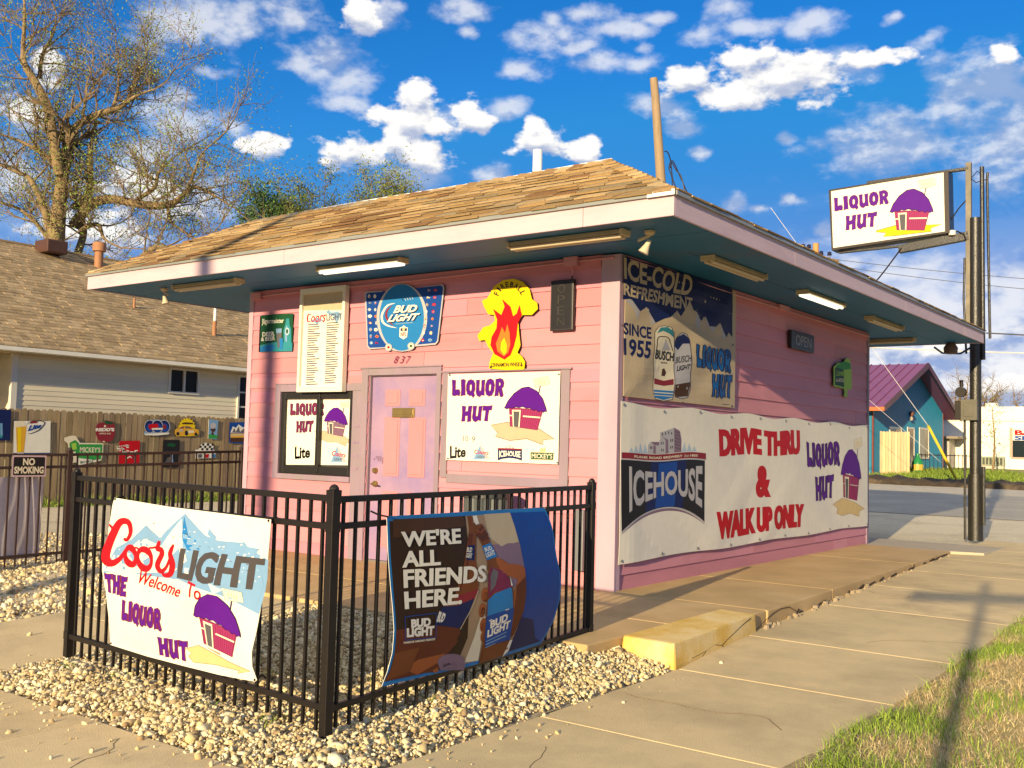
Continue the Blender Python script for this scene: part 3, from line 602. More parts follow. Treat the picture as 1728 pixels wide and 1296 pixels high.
# ---------------------------------------------------------------- lettering and pictures shared by the hut's own signs
GL = {  # chunky hand cut letters: outline, hole, advance
 'L': ([(.02, 1), (.44, .95), (.40, .62), (.41, .34), (.62, .38), (.92, .36), (.98, .20), (.93, .0), (.55, .03), (.25, -.01), (.03, .03), (.06, .5)], None, .78),
 'I': ([(.05, .98), (.55, 1.0), (.92, .95), (.86, .7), (.9, .3), (.95, .02), (.5, .03), (.08, -.02), (.14, .4)], None, .46),
 'Q': ([(.5, 1.0), (.2, .93), (.03, .7), (.02, .38), (.14, .13), (.42, .02), (.62, .05), (.80, -.10), (.98, .06), (.86, .2), (.97, .42), (.95, .74), (.78, .94)], [(.5, .74), (.37, .64), (.36, .38), (.5, .27), (.63, .38), (.64, .64)], .86),
 'U': ([(.02, .98), (.38, 1.0), (.35, .6), (.38, .38), (.50, .29), (.62, .38), (.65, .62), (.61, .96), (.97, 1.0), (.93, .6), (.98, .05), (.68, .10), (.45, -.02), (.18, .06), (.04, .25), (.07, .6)], None, .86),
 'O': ([(.5, 1.02), (.2, .95), (.03, .72), (.02, .36), (.15, .1), (.45, .0), (.78, .06), (.96, .3), (.99, .66), (.82, .93)], [(.5, .74), (.38, .64), (.37, .38), (.5, .26), (.63, .38), (.64, .64)], .86),
 'R': ([(.02, .98), (.5, 1.03), (.82, .96), (.97, .78), (.95, .56), (.78, .46), (.88, .28), (1.02, .06), (.86, -.04), (.66, .0), (.52, .28), (.42, .34), (.42, .02), (.22, .05), (.04, -.02), (.08, .5)], [(.40, .80), (.40, .60), (.58, .60), (.64, .70), (.56, .80)], .84),
 'H': ([(.02, 1.0), (.36, .96), (.34, .62), (.62, .66), (.63, .97), (.97, 1.0), (.93, .55), (.98, .02), (.64, -.02), (.63, .38), (.35, .35), (.38, .03), (.04, .0), (.08, .5)], None, .92),
 'T': ([(.0, .98), (.5, .95), (1.0, 1.0), (.98, .70), (.70, .71), (.67, .4), (.72, .0), (.34, .03), (.37, .4), (.34, .69), (.02, .66)], None, .80),
 'E': ([(.03, 1.0), (.5, .96), (.94, .99), (.93, .76), (.45, .73), (.44, .60), (.80, .62), (.80, .42), (.43, .40), (.42, .25), (.95, .28), (.97, .02), (.5, .03), (.05, -.02), (.08, .5)], None, .76)}
def hut_word(A, word, quad, fill='purple', edge='dkplum', ew=.05, jig=.04):
    tl, tr, br, bl = quad; tot = sum(GL[c][2] for c in word)+.06*(len(word)-1); x = 0; r = random.Random(word)
    def pt(a, b): return ((bl[0]*(1-a)+br[0]*a)*(1-b)+(tl[0]*(1-a)+tr[0]*a)*b, (bl[1]*(1-a)+br[1]*a)*(1-b)+(tl[1]*(1-a)+tr[1]*a)*b)
    hgt = math.hypot(tl[0]-bl[0], tl[1]-bl[1])
    for c in word:
        o, hole, w = GL[c]; dy = r.uniform(-jig, jig)
        P = [pt((x+px*w)/tot, py+dy) for px, py in o]; Hh = [[pt((x+px*w)/tot, py+dy) for px, py in hole]] if hole else []
        A.fill(P, fill, Hh, L=6)
        if edge:
            A.line(P, hgt*ew, edge, True, L=7)
            for h in Hh: A.line(h, hgt*ew, edge, True, L=7)
        x += w+.06
def hut_pic(A, q, sandcol='sand', wall='plum', sand=None, roof='purple', card=True):
    "the straw hut drawing; q(a, b) maps the unit drawing to the sign"
    qp = lambda L: [q(*p) for p in L]
    ln = math.hypot(q(1, 0)[0]-q(0, 0)[0], q(1, 0)[1]-q(0, 0)[1])
    sand = sand or [(-.30, .14), (.05, .24), (.5, .27), (1.0, .26), (1.22, .20), (.95, .14), (1.02, .07), (.55, .03), (.15, -.10), (-.15, -.06), (.02, .04)]
    A.fill(qp(sand), sandcol, L=2); A.line(qp(sand), ln*.012, 'brown', True, L=3)
    w = [(.09, .62), (.14, .24), (.80, .24), (.92, .62)]
    A.fill(qp(w), wall, L=4); A.line(qp(w), ln*.018, 'dkplum', True, L=5)
    for i in range(15):
        f = (i+.5)/15; a = .09+.83*f; b = .14+.66*f; A.line(qp([(a, .62), ((a+b)/2+.006, .43), (b, .25)]), [ln*.006, ln*.012, ln*.008], 'dkplum', L=6)
    A.line(qp([(.11, .46), (.22, .462)]), ln*.03, 'cream', L=7); A.line(qp([(.44, .47), (.86, .475)]), ln*.035, 'cream', L=7); A.line(qp([(.44, .452), (.86, .455)]), ln*.01, 'dkplum', L=8)
    A.fill(qp([(.17, .58), (.38, .59), (.37, .24), (.21, .235)]), 'cream', L=8); A.fill(qp([(.205, .55), (.35, .555), (.34, .24), (.235, .24)]), 'dgrey', L=9)
    rf_ = [(-.02, .60), (.06, .76), (.2, .92), (.38, 1.03), (.55, 1.05), (.75, .97), (.9, .83), (.99, .66), (1.01, .585)]
    low = [(.97, .60), (.93, .575), (.88, .605), (.82, .58), (.75, .615), (.68, .60), (.60, .64), (.50, .635), (.42, .66), (.33, .635), (.25, .645), (.17, .61), (.10, .62), (.04, .59)]
    A.fill(qp(rf_+low), roof, L=10); A.line(qp(rf_+low), ln*.016, 'dkpurple', True, L=11)
    if card:
        c = [(.64, 1.20), (1.02, 1.24), (1.06, 1.10), (.70, 1.04)]
        A.fill(qp(c), 'cream', L=2); A.line(qp(c), ln*.008, 'dgrey', True, L=3); A.line(qp([(.83, 1.06), (.80, .93)]), ln*.02, 'dkpurple', L=12)
        for i in range(4): A.line(qp([(.76+.05*i, 1.10), (.78+.05*i, 1.17)]), ln*.012, 'sand', L=4)
def mapq(quad):
    tl, tr, br, bl = quad
    return lambda a, b: ((bl[0]*(1-a)+br[0]*a)*(1-b)+(tl[0]*(1-a)+tr[0]*a)*b, (bl[1]*(1-a)+br[1]*a)*(1-b)+(tl[1]*(1-a)+tr[1]*a)*b)
def mountain(A, quad, m1='ice', m2='grey', n=5, seed=3, L=2):
    r = random.Random(seed); q = mapq(quad)
    for i in range(n):
        x = r.random(); h = r.uniform(.4, 1); w = r.uniform(.15, .3); A.fill([q(x-w, 0), q(x, h), q(x+w*.35, .45*h), q(x+w, 0)], m1, L=L)
        A.fill([q(x, h), q(x+w*.1, .6*h), q(x-w*.05, .3*h), q(x+w*.3, .0), q(x+w, 0), q(x+w*.35, .45*h)], m2, L=L+1)
def rpoly(x0, y0, x1, y1, r, n=5):
    o = []
    for cx, cy, a in ((x1-r, y1-r, 0), (x0+r, y1-r, 90), (x0+r, y0+r, 180), (x1-r, y0+r, 270)):
        o += [(cx+r*math.cos(R(a+90*i/n)), cy+r*math.sin(R(a+90*i/n))) for i in range(n+1)]
    return o
FW = Plane((0, -.022), (1, 0)); SWP = Plane((.03, 0), (0, 1)); WF = Plane((-15.275, 0), (0, 1)); SGN = Plane((0, 9.80), (1, 0))
def rect4(x0, y0, x1, y1): return [(x0, y0), (x1, y0), (x1, y1), (x0, y1)]
def tq(x0, y0, x1, y1): return [(x0, y1), (x1, y1), (x1, y0), (x0, y0)]
def sign(name, label, cat, A, P, poly, face, edge='dgrey', th=.008, off=.012, group=None, frame=None, **k):
    "a flat sign or poster on plane P: a thing with a face (print included) and, when given, a frame"
    cx = sum(p[0] for p in poly)/len(poly); z0 = min(p[1] for p in poly); org = P.at(cx, z0, off)
    t = thing(name, label, cat, org, group)
    A.build('face', inks, lambda u, v, h: P.at(u, v, h+off), t, base=(poly, face, edge, th), **k)
    if frame:
        w, m, pr = frame; mb = MB(); n = len(poly); c = Vector((cx, sum(p[1] for p in poly)/n)); Q = [Vector(p) for p in poly]
        O = [p+(p-c).normalized()*w*1.4 for p in Q]
        for i in range(n):
            j = (i+1) % n; vs = [P.at(*Q[i], off-th), P.at(*Q[j], off-th), P.at(*O[j], off-th), P.at(*O[i], off-th), P.at(*Q[i], off+pr), P.at(*Q[j], off+pr), P.at(*O[j], off+pr), P.at(*O[i], off+pr)]
            mb.add(vs, [(0, 1, 2, 3), (7, 6, 5, 4), (0, 4, 5, 1), (1, 5, 6, 2), (2, 6, 7, 3), (3, 7, 4, 0)])
        mb.build('frame', m, t)
    return t
# ---- front wall -------------------------------------------------------------
# dark bottle sign
A = Art(FW.crop(400, 420, 4.628)); B_ = [(-5.03, 2.35), (-4.445, 2.35), (-4.445, 2.785), (-5.03, 2.785)]
A.fill([(194, 520), (444, 505), (437, 800), (188, 805)], 'dkgreen'); A.text('Jägermeister', [(200, 545), (372, 543), (372, 588), (200, 600)], 'white', bold=.015)
A.text('DEER', [(204, 652), (300, 646), (300, 680), (204, 686)], 'white', bold=.03); A.text('& BEER', [(196, 692), (304, 682), (304, 714), (196, 722)], 'white', bold=.03)
A.fill([(190, 752), (300, 728), (440, 735), (437, 800), (188, 805)], 'teal'); A.fill([(188, 770), (280, 745), (310, 765), (280, 800), (190, 803)], 'sky')
A.fill([(375, 775), (370, 640), (385, 590), (392, 545), (415, 545), (418, 590), (430, 630), (432, 775)], 'teal'); A.fill([(383, 720), (381, 640), (393, 600), (400, 600), (398, 730)], 'ice'); A.ell(400, 645, 17, 30, 'paleice'); A.ell(399, 645, 9, 18, 'dkgreen')
A.fill([(312, 625), (358, 622), (354, 770), (325, 770)], 'grey'); A.fill([(312, 625), (358, 622), (357, 655), (315, 660)], 'ice'); A.fill([(340, 700), (368, 700), (365, 785), (345, 785)], 'sky')
sign('bottle_sign', 'small dark green square sign with a bottle, leftmost on the front wall', 'sign', A, FW, B_, 'black', 'black', .012)
# price list in its cabinet
A = Art(FW.crop(400, 420, 4.628)); A.fill([(550, 335), (880, 312), (875, 480), (548, 485)], 'beige')
A.curve([(605, 520), (585, 515), (575, 545), (580, 572), (600, 570)], [5, 9, 11, 10, 5], 'red'); A.text('oors', [(602, 530), (720, 515), (718, 575), (604, 578)], 'red', bold=.01, shear=.3); A.text('LIGHT', [(724, 512), (850, 506), (848, 560), (724, 566)], 'dgrey', bold=.02)
A.fill([(720, 500), (738, 478), (760, 500), (790, 498), (812, 490), (840, 520), (800, 590), (780, 530), (750, 520)], 'ice', L=2); A.fill([(600, 560), (660, 540), (700, 560), (650, 590)], 'ice', L=2)
rr = random.Random(5)
for k_ in range(27):
    y = 592+k_*18.0; yl = y-k_*.1
    A.line([(580-k_*.6, yl+4), (580-k_*.6+rr.uniform(55, 100), yl)], 8, 'dgrey', L=3); A.line([(726-k_*.6, yl-8), (726-k_*.6+rr.uniform(70, 100), yl-14)], 8, 'dgrey', L=3)
pf = [FW.crop(400, 420, 4.628)(*p) for p in [(548, 1080), (850, 1075), (884, 322), (552, 345)]]
sign('price_board', 'tall white price list in a cream framed cabinet above the black sliding window', 'menu board', A, FW, [(-4.20, 1.91), (-3.53, 1.91), (-3.53, 2.985), (-4.20, 2.985)], 'white', 'beige', .03, .05, frame=(.052, mat('cream_frame', (.70, .66, .54), .5, .06), .035))
# football shaped sign with side wings
Z = FW.crop(600, 470, 9.2588); A = Art(Z)
wing = [(165, 230), (200, 212), (600, 190), (1350, 95), (1395, 110), (1405, 160), (1310, 985), (1280, 1030), (960, 1060), (760, 1100), (500, 1085), (235, 1100), (200, 1060)]
A.fill([(185, 245), (215, 225), (620, 200), (1000, 150), (1340, 112), (1380, 130), (1385, 165), (1295, 970), (1265, 1010), (950, 1040), (480, 1075), (245, 1085), (215, 1050)], 'blue', L=1)
A.ell(745, 615, 396, 530, 'silver', L=2, rot=0, n=40); A.ell(742, 612, 348, 520, 'sky', L=3, n=40); A.ell(730, 640, 300, 440, 'sky', L=4, n=36)
A.curve([(660, 365), (760, 330), (930, 295)], [6, 9, 4], 'silver')
for k_ in range(7): A.line([(675+k_*38, 335-k_*8), (695+k_*38, 375-k_*8)], 10, 'silver')
A.curve([(640, 390), (520, 430), (440, 560), (450, 680), (540, 745), (670, 775)], [4, 26, 34, 34, 22, 3], 'white'); A.curve([(600, 420), (520, 500), (505, 600), (560, 690), (625, 740)], [3, 26, 34, 26, 3], 'maroon')
for dx, dy, m, L_ in ((10, 10, 'navy', 20), (0, 0, 'white', 21)):
    A.text('BUD', [(640+dx, 430+dy), (1000+dx, 412+dy), (985+dx, 528+dy), (615+dx, 548+dy)], m, bold=.04, shear=.25, L=L_)
    A.text('LIGHT', [(560+dx, 570+dy), (1040+dx, 545+dy), (1000+dx, 655+dy), (520+dx, 688+dy)], m, bold=.04, shear=.25, L=L_)
A.line([(650, 715), (925, 690)], 14, 'ice')
A.fill([(715, 770), (740, 765), (778, 735), (815, 765), (842, 770), (832, 915), (775, 955), (710, 915)], 'white'); A.fill([(728, 780), (832, 780), (825, 825), (728, 825)], 'navy'); A.text('NFL', [(730, 842), (826, 842), (822, 905), (728, 905)], 'red', bold=.02); A.ell(778, 795, 20, 30, 'sand')
rr = random.Random(9); tc_ = ['white', 'red', 'silver', 'sand', 'orange', 'grey', 'ice', 'white']
for k_ in range(8):
    for (x, y) in ((235+rr.uniform(-6, 6)+k_*4, 280+k_*104), (325+rr.uniform(-6, 6)+k_*4, 282+k_*104), (1168-k_*14, 190+k_*111), (1270-k_*12, 188+k_*111)):
        A.ell(x, y, rr.uniform(18, 36), rr.uniform(20, 32), rr.choice(tc_), n=rr.choice((3, 5, 8)), a0=rr.uniform(0, 90), a1=rr.uniform(360, 361), L=5); A.ell(x+4, y+4, 12, 12, rr.choice(tc_+['navy']), n=5, L=6)
for x, y, m in ((547, 1078, 'red'), (898, 1058, 'dkgreen')): A.ell(x, y, 54, 58, 'silver', L=24); A.ell(x, y, 38, 40, 'cream', L=25); A.ell(x, y, 22, 22, m, n=7, L=26)
top = [(745+396*math.cos(R(a)), 615-530*math.sin(R(a))) for a in range(38, 143, 8)]
out = [(1385, 100), (1405, 150), (1310, 985), (1275, 1035), (950, 1065), (890, 1125), (745, 1146), (580, 1125), (490, 1090), (235, 1108), (200, 1060), (160, 235), (200, 208)]+[(1490-x, y) for x, y in reversed([(1490-p[0], p[1]) for p in top])][::-1]
out = [(1385, 97), (1407, 150), (1310, 985), (1275, 1035), (950, 1065), (890, 1125), (745, 1146), (580, 1125), (490, 1090), (235, 1108), (200, 1060), (160, 235), (200, 208), (440, 196)]+[p for p in reversed(top)]+[(1080, 136)]
sign('beer_sign', 'blue metal beer sign shaped like a football with side wings, above the house number', 'sign', A, FW, [Z(*p) for p in out], 'silver', 'grey', .012, .02)
# house number
A = Art(FW.crop(400, 420, 4.628)); hn = thing('house_number', 'dark red house number 837 in script above the door', 'house number', FW.at(-2.7, 2.16, .0))
for ch, x in (('8', 1225), ('3', 1272), ('7', 1318)):
    a = Art(FW.crop(400, 420, 4.628)); a.text(ch, [(x+8, 838), (x+40, 836), (x+32, 892), (x, 894)], 'dkplum', bold=-.005, shear=.25); a.build('digit', inks, lambda u, v, h: FW.at(u, v, h+.004), hn)
# yellow flame sign
Z = FW.crop(600, 420, 3.927); A = Art(Z)
o_ = [(885, 330), (850, 345), (860, 380), (890, 435), (930, 440), (935, 480), (900, 510), (860, 520), (820, 575), (830, 610), (870, 605), (890, 650), (925, 690), (900, 750), (895, 795), (1010, 805), (1130, 800), (1135, 750), (1115, 715), (1085, 690), (1105, 640), (1095, 560), (1090, 480), (1120, 440), (1180, 440), (1220, 400), (1215, 360), (1180, 335), (1165, 270), (1120, 220), (1060, 200), (990, 210), (930, 250)]
for ch, a_, b_ in zip('FIREBALL', range(8), range(8)):
    f = R(158-a_*19); cx, cy, r_ = 1035, 335, 92; x = cx+r_*math.cos(f); y = cy-r_*math.sin(f)*1.02; tx, ty = math.sin(f), math.cos(f); ux, uy = math.cos(f), -math.sin(f); w, h_ = (11 if ch != 'I' else 5), 21
    A.text(ch, [(x-tx*w+ux*h_, y-ty*w+uy*h_), (x+tx*w+ux*h_, y+ty*w+uy*h_), (x+tx*w-ux*h_*.7, y+ty*w-uy*h_*.7), (x-tx*w-ux*h_*.7, y-ty*w-uy*h_*.7)], 'black', bold=.02)
A.text('CINNAMON WHISKY', [(912, 758), (1118, 752), (1118, 780), (912, 784)], 'black', bold=.01); A.ell(910, 785, 7, 8, 'brown'); A.ell(1113, 773, 7, 8, 'brown')
fl = [(1000, 735), (935, 700), (908, 640), (916, 585), (948, 530), (952, 470), (925, 400), (980, 440), (1002, 385), (985, 335), (1040, 385), (1058, 450), (1082, 430), (1100, 375), (1116, 440), (1088, 500), (1080, 580), (1062, 650), (1040, 705)]
A.fill(fl, 'red'); A.fill([(998, 715), (955, 680), (945, 630), (965, 580), (985, 520), (1005, 560), (1020, 500), (1035, 560), (1040, 640), (1025, 690)], 'orange'); A.fill([(998, 705), (975, 670), (980, 620), (1000, 590), (1018, 640), (1015, 685)], 'yellow')
sign('flame_sign', 'bright yellow cut out sign with an orange red flame, high on the front wall', 'sign', A, FW, [Z(*p) for p in o_], 'yellow', 'brown', .014, .03)
# vertical unlit OPEN sign
t = thing('open_sign', 'tall narrow black unlit sign with upright letters, beside the yellow flame sign', 'sign', FW.at(-.58, 2.40, .02))
mb = MB(); mb.box((-.712, -.075, 2.40), (-.452, -.03, 2.885)); mb.build('case', m_blk, t, bevel=.006)
A = Art(); 
for i, ch in enumerate('OPEN'): A.text(ch, tq(-.625, 2.80-i*.105-.038, -.545, 2.80-i*.105+.04), 'tube', bold=-.02)
for i in range(4):
    z = 2.80-i*.105
A.line([(-.70, 2.41), (-.464, 2.41), (-.464, 2.875), (-.70, 2.875)], .006, 'dgrey', True); A.build('tube_letter', inks, lambda u, v, h: (u, -.0765-h, v), t)
mb = MB(); mb.tube([(-.485, -.05, 2.92), (-.48, -.055, 2.90), (-.482, -.055, 2.88)], .007, 6); mb.build('cord', m_blk, t)
# white banner beside the door
Z = FW.crop(430, 600, 3.1418)
def brands(A, wk):
    A.text('Lite', wk[0], 'black', bold=.03); 
def lite(A, quad):
    q = mapq(quad); A.line([q(-.02, 1.02), q(.06, .97), q(.12, 1.03), q(.2, .96)], .02*abs(quad[1][0]-quad[0][0])*2, 'sand', L=2)
    A.text('Lite', quad, 'black', bold=.035)
def coorsl(A, quad):
    q = mapq(quad); A.fill([q(.0, 0), q(.42, 1.0), q(.55, .8), q(1.0, .0)], 'ice', L=2); A.fill([q(.42, 1.0), q(.45, .6), q(.6, .35), q(.7, 0), q(1., 0), q(.55, .8)], 'silver', L=3)
    A.text('Coors', [q(.08, .72), q(.95, .55), q(.95, .28), q(.08, .40)], 'red', bold=.015, shear=.35, L=5); A.text('LIGHT', [q(.22, .28), q(.74, .24), q(.74, .06), q(.22, .1)], 'dgrey', bold=.02, L=5)
def icebox(A, quad):
    q = mapq(quad); A.fill([q(0, 1), q(1, 1), q(1, .0), q(.8, .14), q(.5, .22), q(.2, .14), q(0, .0)], 'navy', L=4); A.fill([q(0, 1), q(1, 1), q(1, .88), q(0, .88)], 'maroon', L=5); A.text('ICEHOUSE', [q(.06, .80), q(.94, .80), q(.94, .22), q(.06, .22)], 'white', bold=.035, L=6, warp=arch)
    for i in range(3): A.fill([q(.3+.14*i, 1), q(.3+.14*i, 1.15+.1*(i == 1)), q(.4+.14*i, 1.15+.1*(i == 1)), q(.4+.14*i, 1)], 'silver', L=3)
arch = lambda a, b: (a, b if b > .5 else b+(.5-b)*.5*math.sin(a*math.pi))
A = Art(Z)
hut_word(A, 'LIQUOR', [(1052, 130), (1330, 122), (1322, 215), (1052, 215)]); hut_word(A, 'HUT', [(1105, 268), (1265, 268), (1252, 352), (1100, 352)])
hut_pic(A, mapq([(1340, 180), (1556, 180), (1545, 470), (1325, 430)]), 'beige', sand=[(-.33, .20), (.05, .31), (.5, .30), (.8, .28), (1.22, .12), (.95, .07), (.95, -.02), (.55, .04), (.15, -.06), (-.2, -.03), (-.15, .06)])
A.text('10', [(1110, 425), (1136, 424), (1136, 455), (1110, 457)], 'dgrey'); A.line([(1143, 442), (1150, 442)], 4, 'dgrey'); A.text('9', [(1158, 428), (1176, 428), (1170, 460), (1156, 460)], 'dgrey')
lite(A, [(1040, 480), (1128, 482), (1122, 538), (1040, 548)]); coorsl(A, [(1163, 475), (1252, 475), (1252, 548), (1163, 550)]); icebox(A, [(1294, 490), (1422, 494), (1422, 558), (1294, 556)])
q4 = [(1468, 512), (1590, 516), (1588, 554), (1468, 550)]; A.fill(q4, 'dkgreen'); A.line(q4, 3, 'sand', True); A.text("MICKEY'S", [(1474, 518), (1584, 521), (1582, 547), (1474, 544)], 'cream', bold=.02); A.fill([(1515, 510), (1525, 488), (1535, 496), (1545, 484), (1548, 510)], 'sand')
for p in ((1040, 105), (1618, 100), (1030, 545), (1610, 568)): A.ell(*p, 5, 5, 'grey')
sign('vinyl_banner', 'white vinyl banner with purple hut lettering and four small beer names, right of the door', 'banner', A, FW, [Z(*p) for p in [(1030, 100), (1330, 92), (1625, 84), (1618, 330), (1613, 577), (1320, 566), (1018, 553), (1025, 320)]], 'white', 'white', .004, .016)
# posters behind the sliding window
PW = Plane((0, .034), (1, 0)); Zw = PW.crop(430, 600, 3.1418); A = Art(Zw)
A.fill([(172, 230), (335, 224), (330, 580), (165, 578)], 'white', L=1); A.fill([(357, 224), (530, 222), (525, 582), (350, 580)], 'white', L=1)
hut_word(A, 'LIQUOR', [(190, 255), (368, 248), (366, 315), (188, 318)], 'dkplum', 'dkpurple'); hut_word(A, 'HUT', [(222, 348), (312, 346), (305, 408), (220, 410)], 'dkplum', 'dkpurple')
hut_pic(A, mapq([(372, 280), (494, 290), (490, 480), (370, 450)]), 'beige', 'mauve', sand=[(-.45, .22), (.0, .29), (.5, .30), (.8, .28), (1.2, .14), (.95, .07), (.95, -.02), (.55, .04), (.15, -.03), (-.3, .03), (-.2, .12)])
lite(A, [(212, 482), (296, 484), (292, 542), (212, 550)]); coorsl(A, [(402, 478), (488, 478), (488, 565), (402, 565)])
t = thing('window_poster', 'white hut poster with two beer names standing behind the black sliding window', 'poster', PW.at(-3.95, 1.0, 0)); A.build('print', inks, lambda u, v, h: PW.at(u, v, h), t)
# ---- side wall --------------------------------------------------------------
Z = SWP.crop(1020, 420, 4.6286); A = Art(Z)
A.fill([(150, 55), (990, 300), (990, 690), (960, 650), (945, 690), (915, 640), (885, 575), (850, 610), (800, 605), (770, 525), (735, 560), (700, 490), (660, 470), (600, 540), (570, 520), (545, 480), (500, 530), (450, 545), (385, 578), (320, 450), (262, 485), (190, 390), (135, 395)], 'navy', L=1)
A.fill([(560, 560), (640, 400), (700, 560), (640, 540), (600, 600)], 'beige', L=2)
for pk in ([(150, 400), (200, 395), (262, 485), (250, 560), (210, 460)], [(320, 450), (360, 540), (385, 578), (360, 600)], [(700, 490), (735, 560), (720, 640), (690, 560)], [(770, 525), (800, 605), (850, 610), (830, 660), (780, 590)], [(885, 575), (915, 640), (945, 690), (915, 700)]): A.fill(pk, 'silver', L=2)
W1 = 'beige'
A.text('ICE-COLD', [(140, 65), (690, 215), (640, 375), (145, 235)], W1, bold=.03, L=4); A.text('REFRESHMENT', [(140, 265), (665, 385), (655, 490), (140, 360)], W1, bold=.03, L=4)
A.text('SINCE', [(140, 572), (357, 612), (352, 705), (140, 668)], 'navy', bold=.03); A.text('1955', [(140, 695), (348, 722), (340, 862), (142, 832)], 'navy', bold=.03)
can = lambda x0, x1, y0, y1: [(x0+14, y0+50), (x0+40, y0+8), ((x0+x1)/2, y0), (x1-35, y0+10), (x1-10, y0+60), (x1, y0+120), (x1-4, y1-60), (x1-15, y1-12), ((x0+x1)/2, y1), (x0+18, y1-16), (x0, y1-70), (x0+2, y0+140)]
c1 = can(368, 533, 600, 1188); A.fill(c1, 'cream', L=5); A.line(c1, 5, 'dgrey', True, L=6)
A.fill([(400, 660), (420, 615), (470, 608), (515, 640), (525, 690), (490, 660), (440, 640)], 'teal', L=7); A.curve([(385, 790), (400, 700), (440, 685), (490, 700), (522, 800)], 7, 'brown', L=7); A.fill([(430, 790), (465, 700), (500, 790)], 'silver', L=7)
A.text('BUSCH', [(382, 785), (527, 808), (527, 880), (380, 860)], 'black', bold=.03, L=9); A.text('BEER', [(430, 880), (480, 884), (480, 898), (430, 894)], 'brown', L=9); A.fill([(430, 990), (440, 940), (455, 930), (470, 965), (455, 995)], 'brown', L=8)
A.fill([(375, 1010), (450, 1030), (520, 1015), (520, 1060), (450, 1070), (378, 1055)], 'maroon', L=8); A.fill([(372, 1100), (525, 1110), (522, 1160), (450, 1180), (378, 1160)], 'sky', L=8); A.line([(372, 1120), (524, 1130)], 8, 'cream', L=9); A.line([(374, 1142), (522, 1152)], 6, 'cream', L=9)
c2 = can(530, 655, 655, 1172); A.fill(c2, 'silver', L=3); A.line(c2, 6, 'dgrey', True, L=4); A.fill([(538, 760), (545, 690), (600, 665), (640, 700), (650, 740), (600, 740), (560, 790)], 'navy', L=5); A.text('BUSCH', [(540, 845), (655, 825), (652, 880), (540, 895)], 'dgrey', bold=.03, shear=.2, L=6); A.text('LIGHT', [(552, 915), (648, 900), (645, 940), (550, 955)], 'black', bold=.03, shear=.2, L=6); A.fill([(535, 1060), (650, 1040), (640, 1150), (540, 1160)], 'brown', L=4)
hut_word(A, 'LIQUOR', [(694, 742), (975, 790), (972, 965), (690, 925)], 'hutblue', 'navy', .04); hut_word(A, 'HUT', [(822, 975), (985, 990), (978, 1178), (815, 1160)], 'hutblue', 'navy', .04)
A.line([(905, 1212), (965, 1218)], 5, 'grey'); 
for p in ((150, 60), (985, 305), (985, 1228), (135, 1155), (600, 1200), (130, 600), (990, 750)): A.ell(*p, 7, 7, 'dgrey', L=12)
def sag(u, v, h, u0, u1, v0, v1, amp, seed=0, P=SWP, off=.012):
    a = (u-u0)/(u1-u0); b = (v-v0)/(v1-v0); e = min(a, 1-a, b, 1-b); e = max(0, min(1, e*7))
    d = amp*e*(.6+.4*math.sin(9*a+3*b+seed)+.35*math.sin(17*a-11*b+seed*2)+.3*math.sin(5*b*6.28+a*7))
    dv = -.02*math.sin(a*math.pi*4)**2*b*(1 if amp > .01 else 0)*.4
    return P.at(u, v+dv, h+off+max(d, 0)+.001)
gridq = lambda u0, v0, u1, v1, n=10: [(u0+(u1-u0)*i/n, v0) for i in range(n)]+[(u1, v0+(v1-v0)*i/n) for i in range(n)]+[(u1-(u1-u0)*i/n, v1) for i in range(n)]+[(u0, v1-(v1-v0)*i/n) for i in range(n)]
t = sign('wall_banner', 'square banner with snowy mountains and two tall beer cans, high on the side wall', 'banner', A, SWP, rect4(.05, 1.775, 2.465, 3.075), 'beige', 'beige', .004, .0)
t.children[0].name = 'sheet'
bpy.data.objects.remove(t.children[0]); A.build('sheet', inks, lambda u, v, h: sag(u, v, h, .05, 2.465, 1.775, 3.075, .02, 1), t, base=(rect4(.05, 1.775, 2.465, 3.075), 'beige', 'beige', .004), grid=(.05, 2.465, 1.775, 3.075, 36, 22))
# long banner
Z = SWP.crop(1030, 700, 5.889); A = Art(Z)
for i in range(14):
    x = 190+i*48; h_ = 40+110*math.sin((i+.7)/14.5*math.pi)*(.7+.3*((i*7) % 5)/4); A.fill([(x-24, 362), (x, 362-h_), (x+24, 362)], 'paleice', L=1)
A.fill([(485, 360), (485, 145), (620, 110), (620, 362)], 'silver', L=2); A.fill([(620, 110), (675, 150), (690, 240), (688, 362), (620, 362)], 'mauve', L=2)
A.fill([(360, 360), (365, 270), (400, 240), (410, 270), (480, 275), (480, 362)], 'silver', L=3); A.fill([(395, 240), (470, 240), (480, 275), (420, 275)], 'mauve', L=4); A.fill([(470, 362), (475, 225), (505, 190), (535, 225), (535, 362)], 'silver', L=5); A.fill([(505, 190), (560, 225), (563, 362), (535, 362), (535, 225)], 'mauve', L=5); A.fill([(415, 280), (440, 280), (440, 360), (415, 360)], 'mauve', L=4)
for x, y in ((490, 240), (508, 240), (490, 310), (508, 310), (580, 220), (597, 220), (580, 290), (597, 290), (380, 285), (395, 285), (500, 150), (530, 145), (560, 140), (590, 150)): A.rect(x, y, x+9, y+28, 'dgrey', L=6)
for k_ in range(6): A.line([(625, 150+k_*32), (678, 172+k_*32)], 8, 'dgrey', L=6)
arc = lambda x: 905+240*((x-545)/455)**2 if x < 545 else 905+150*((x-545)/375)**2
xs = [92+(918-92)*i/24 for i in range(25)]
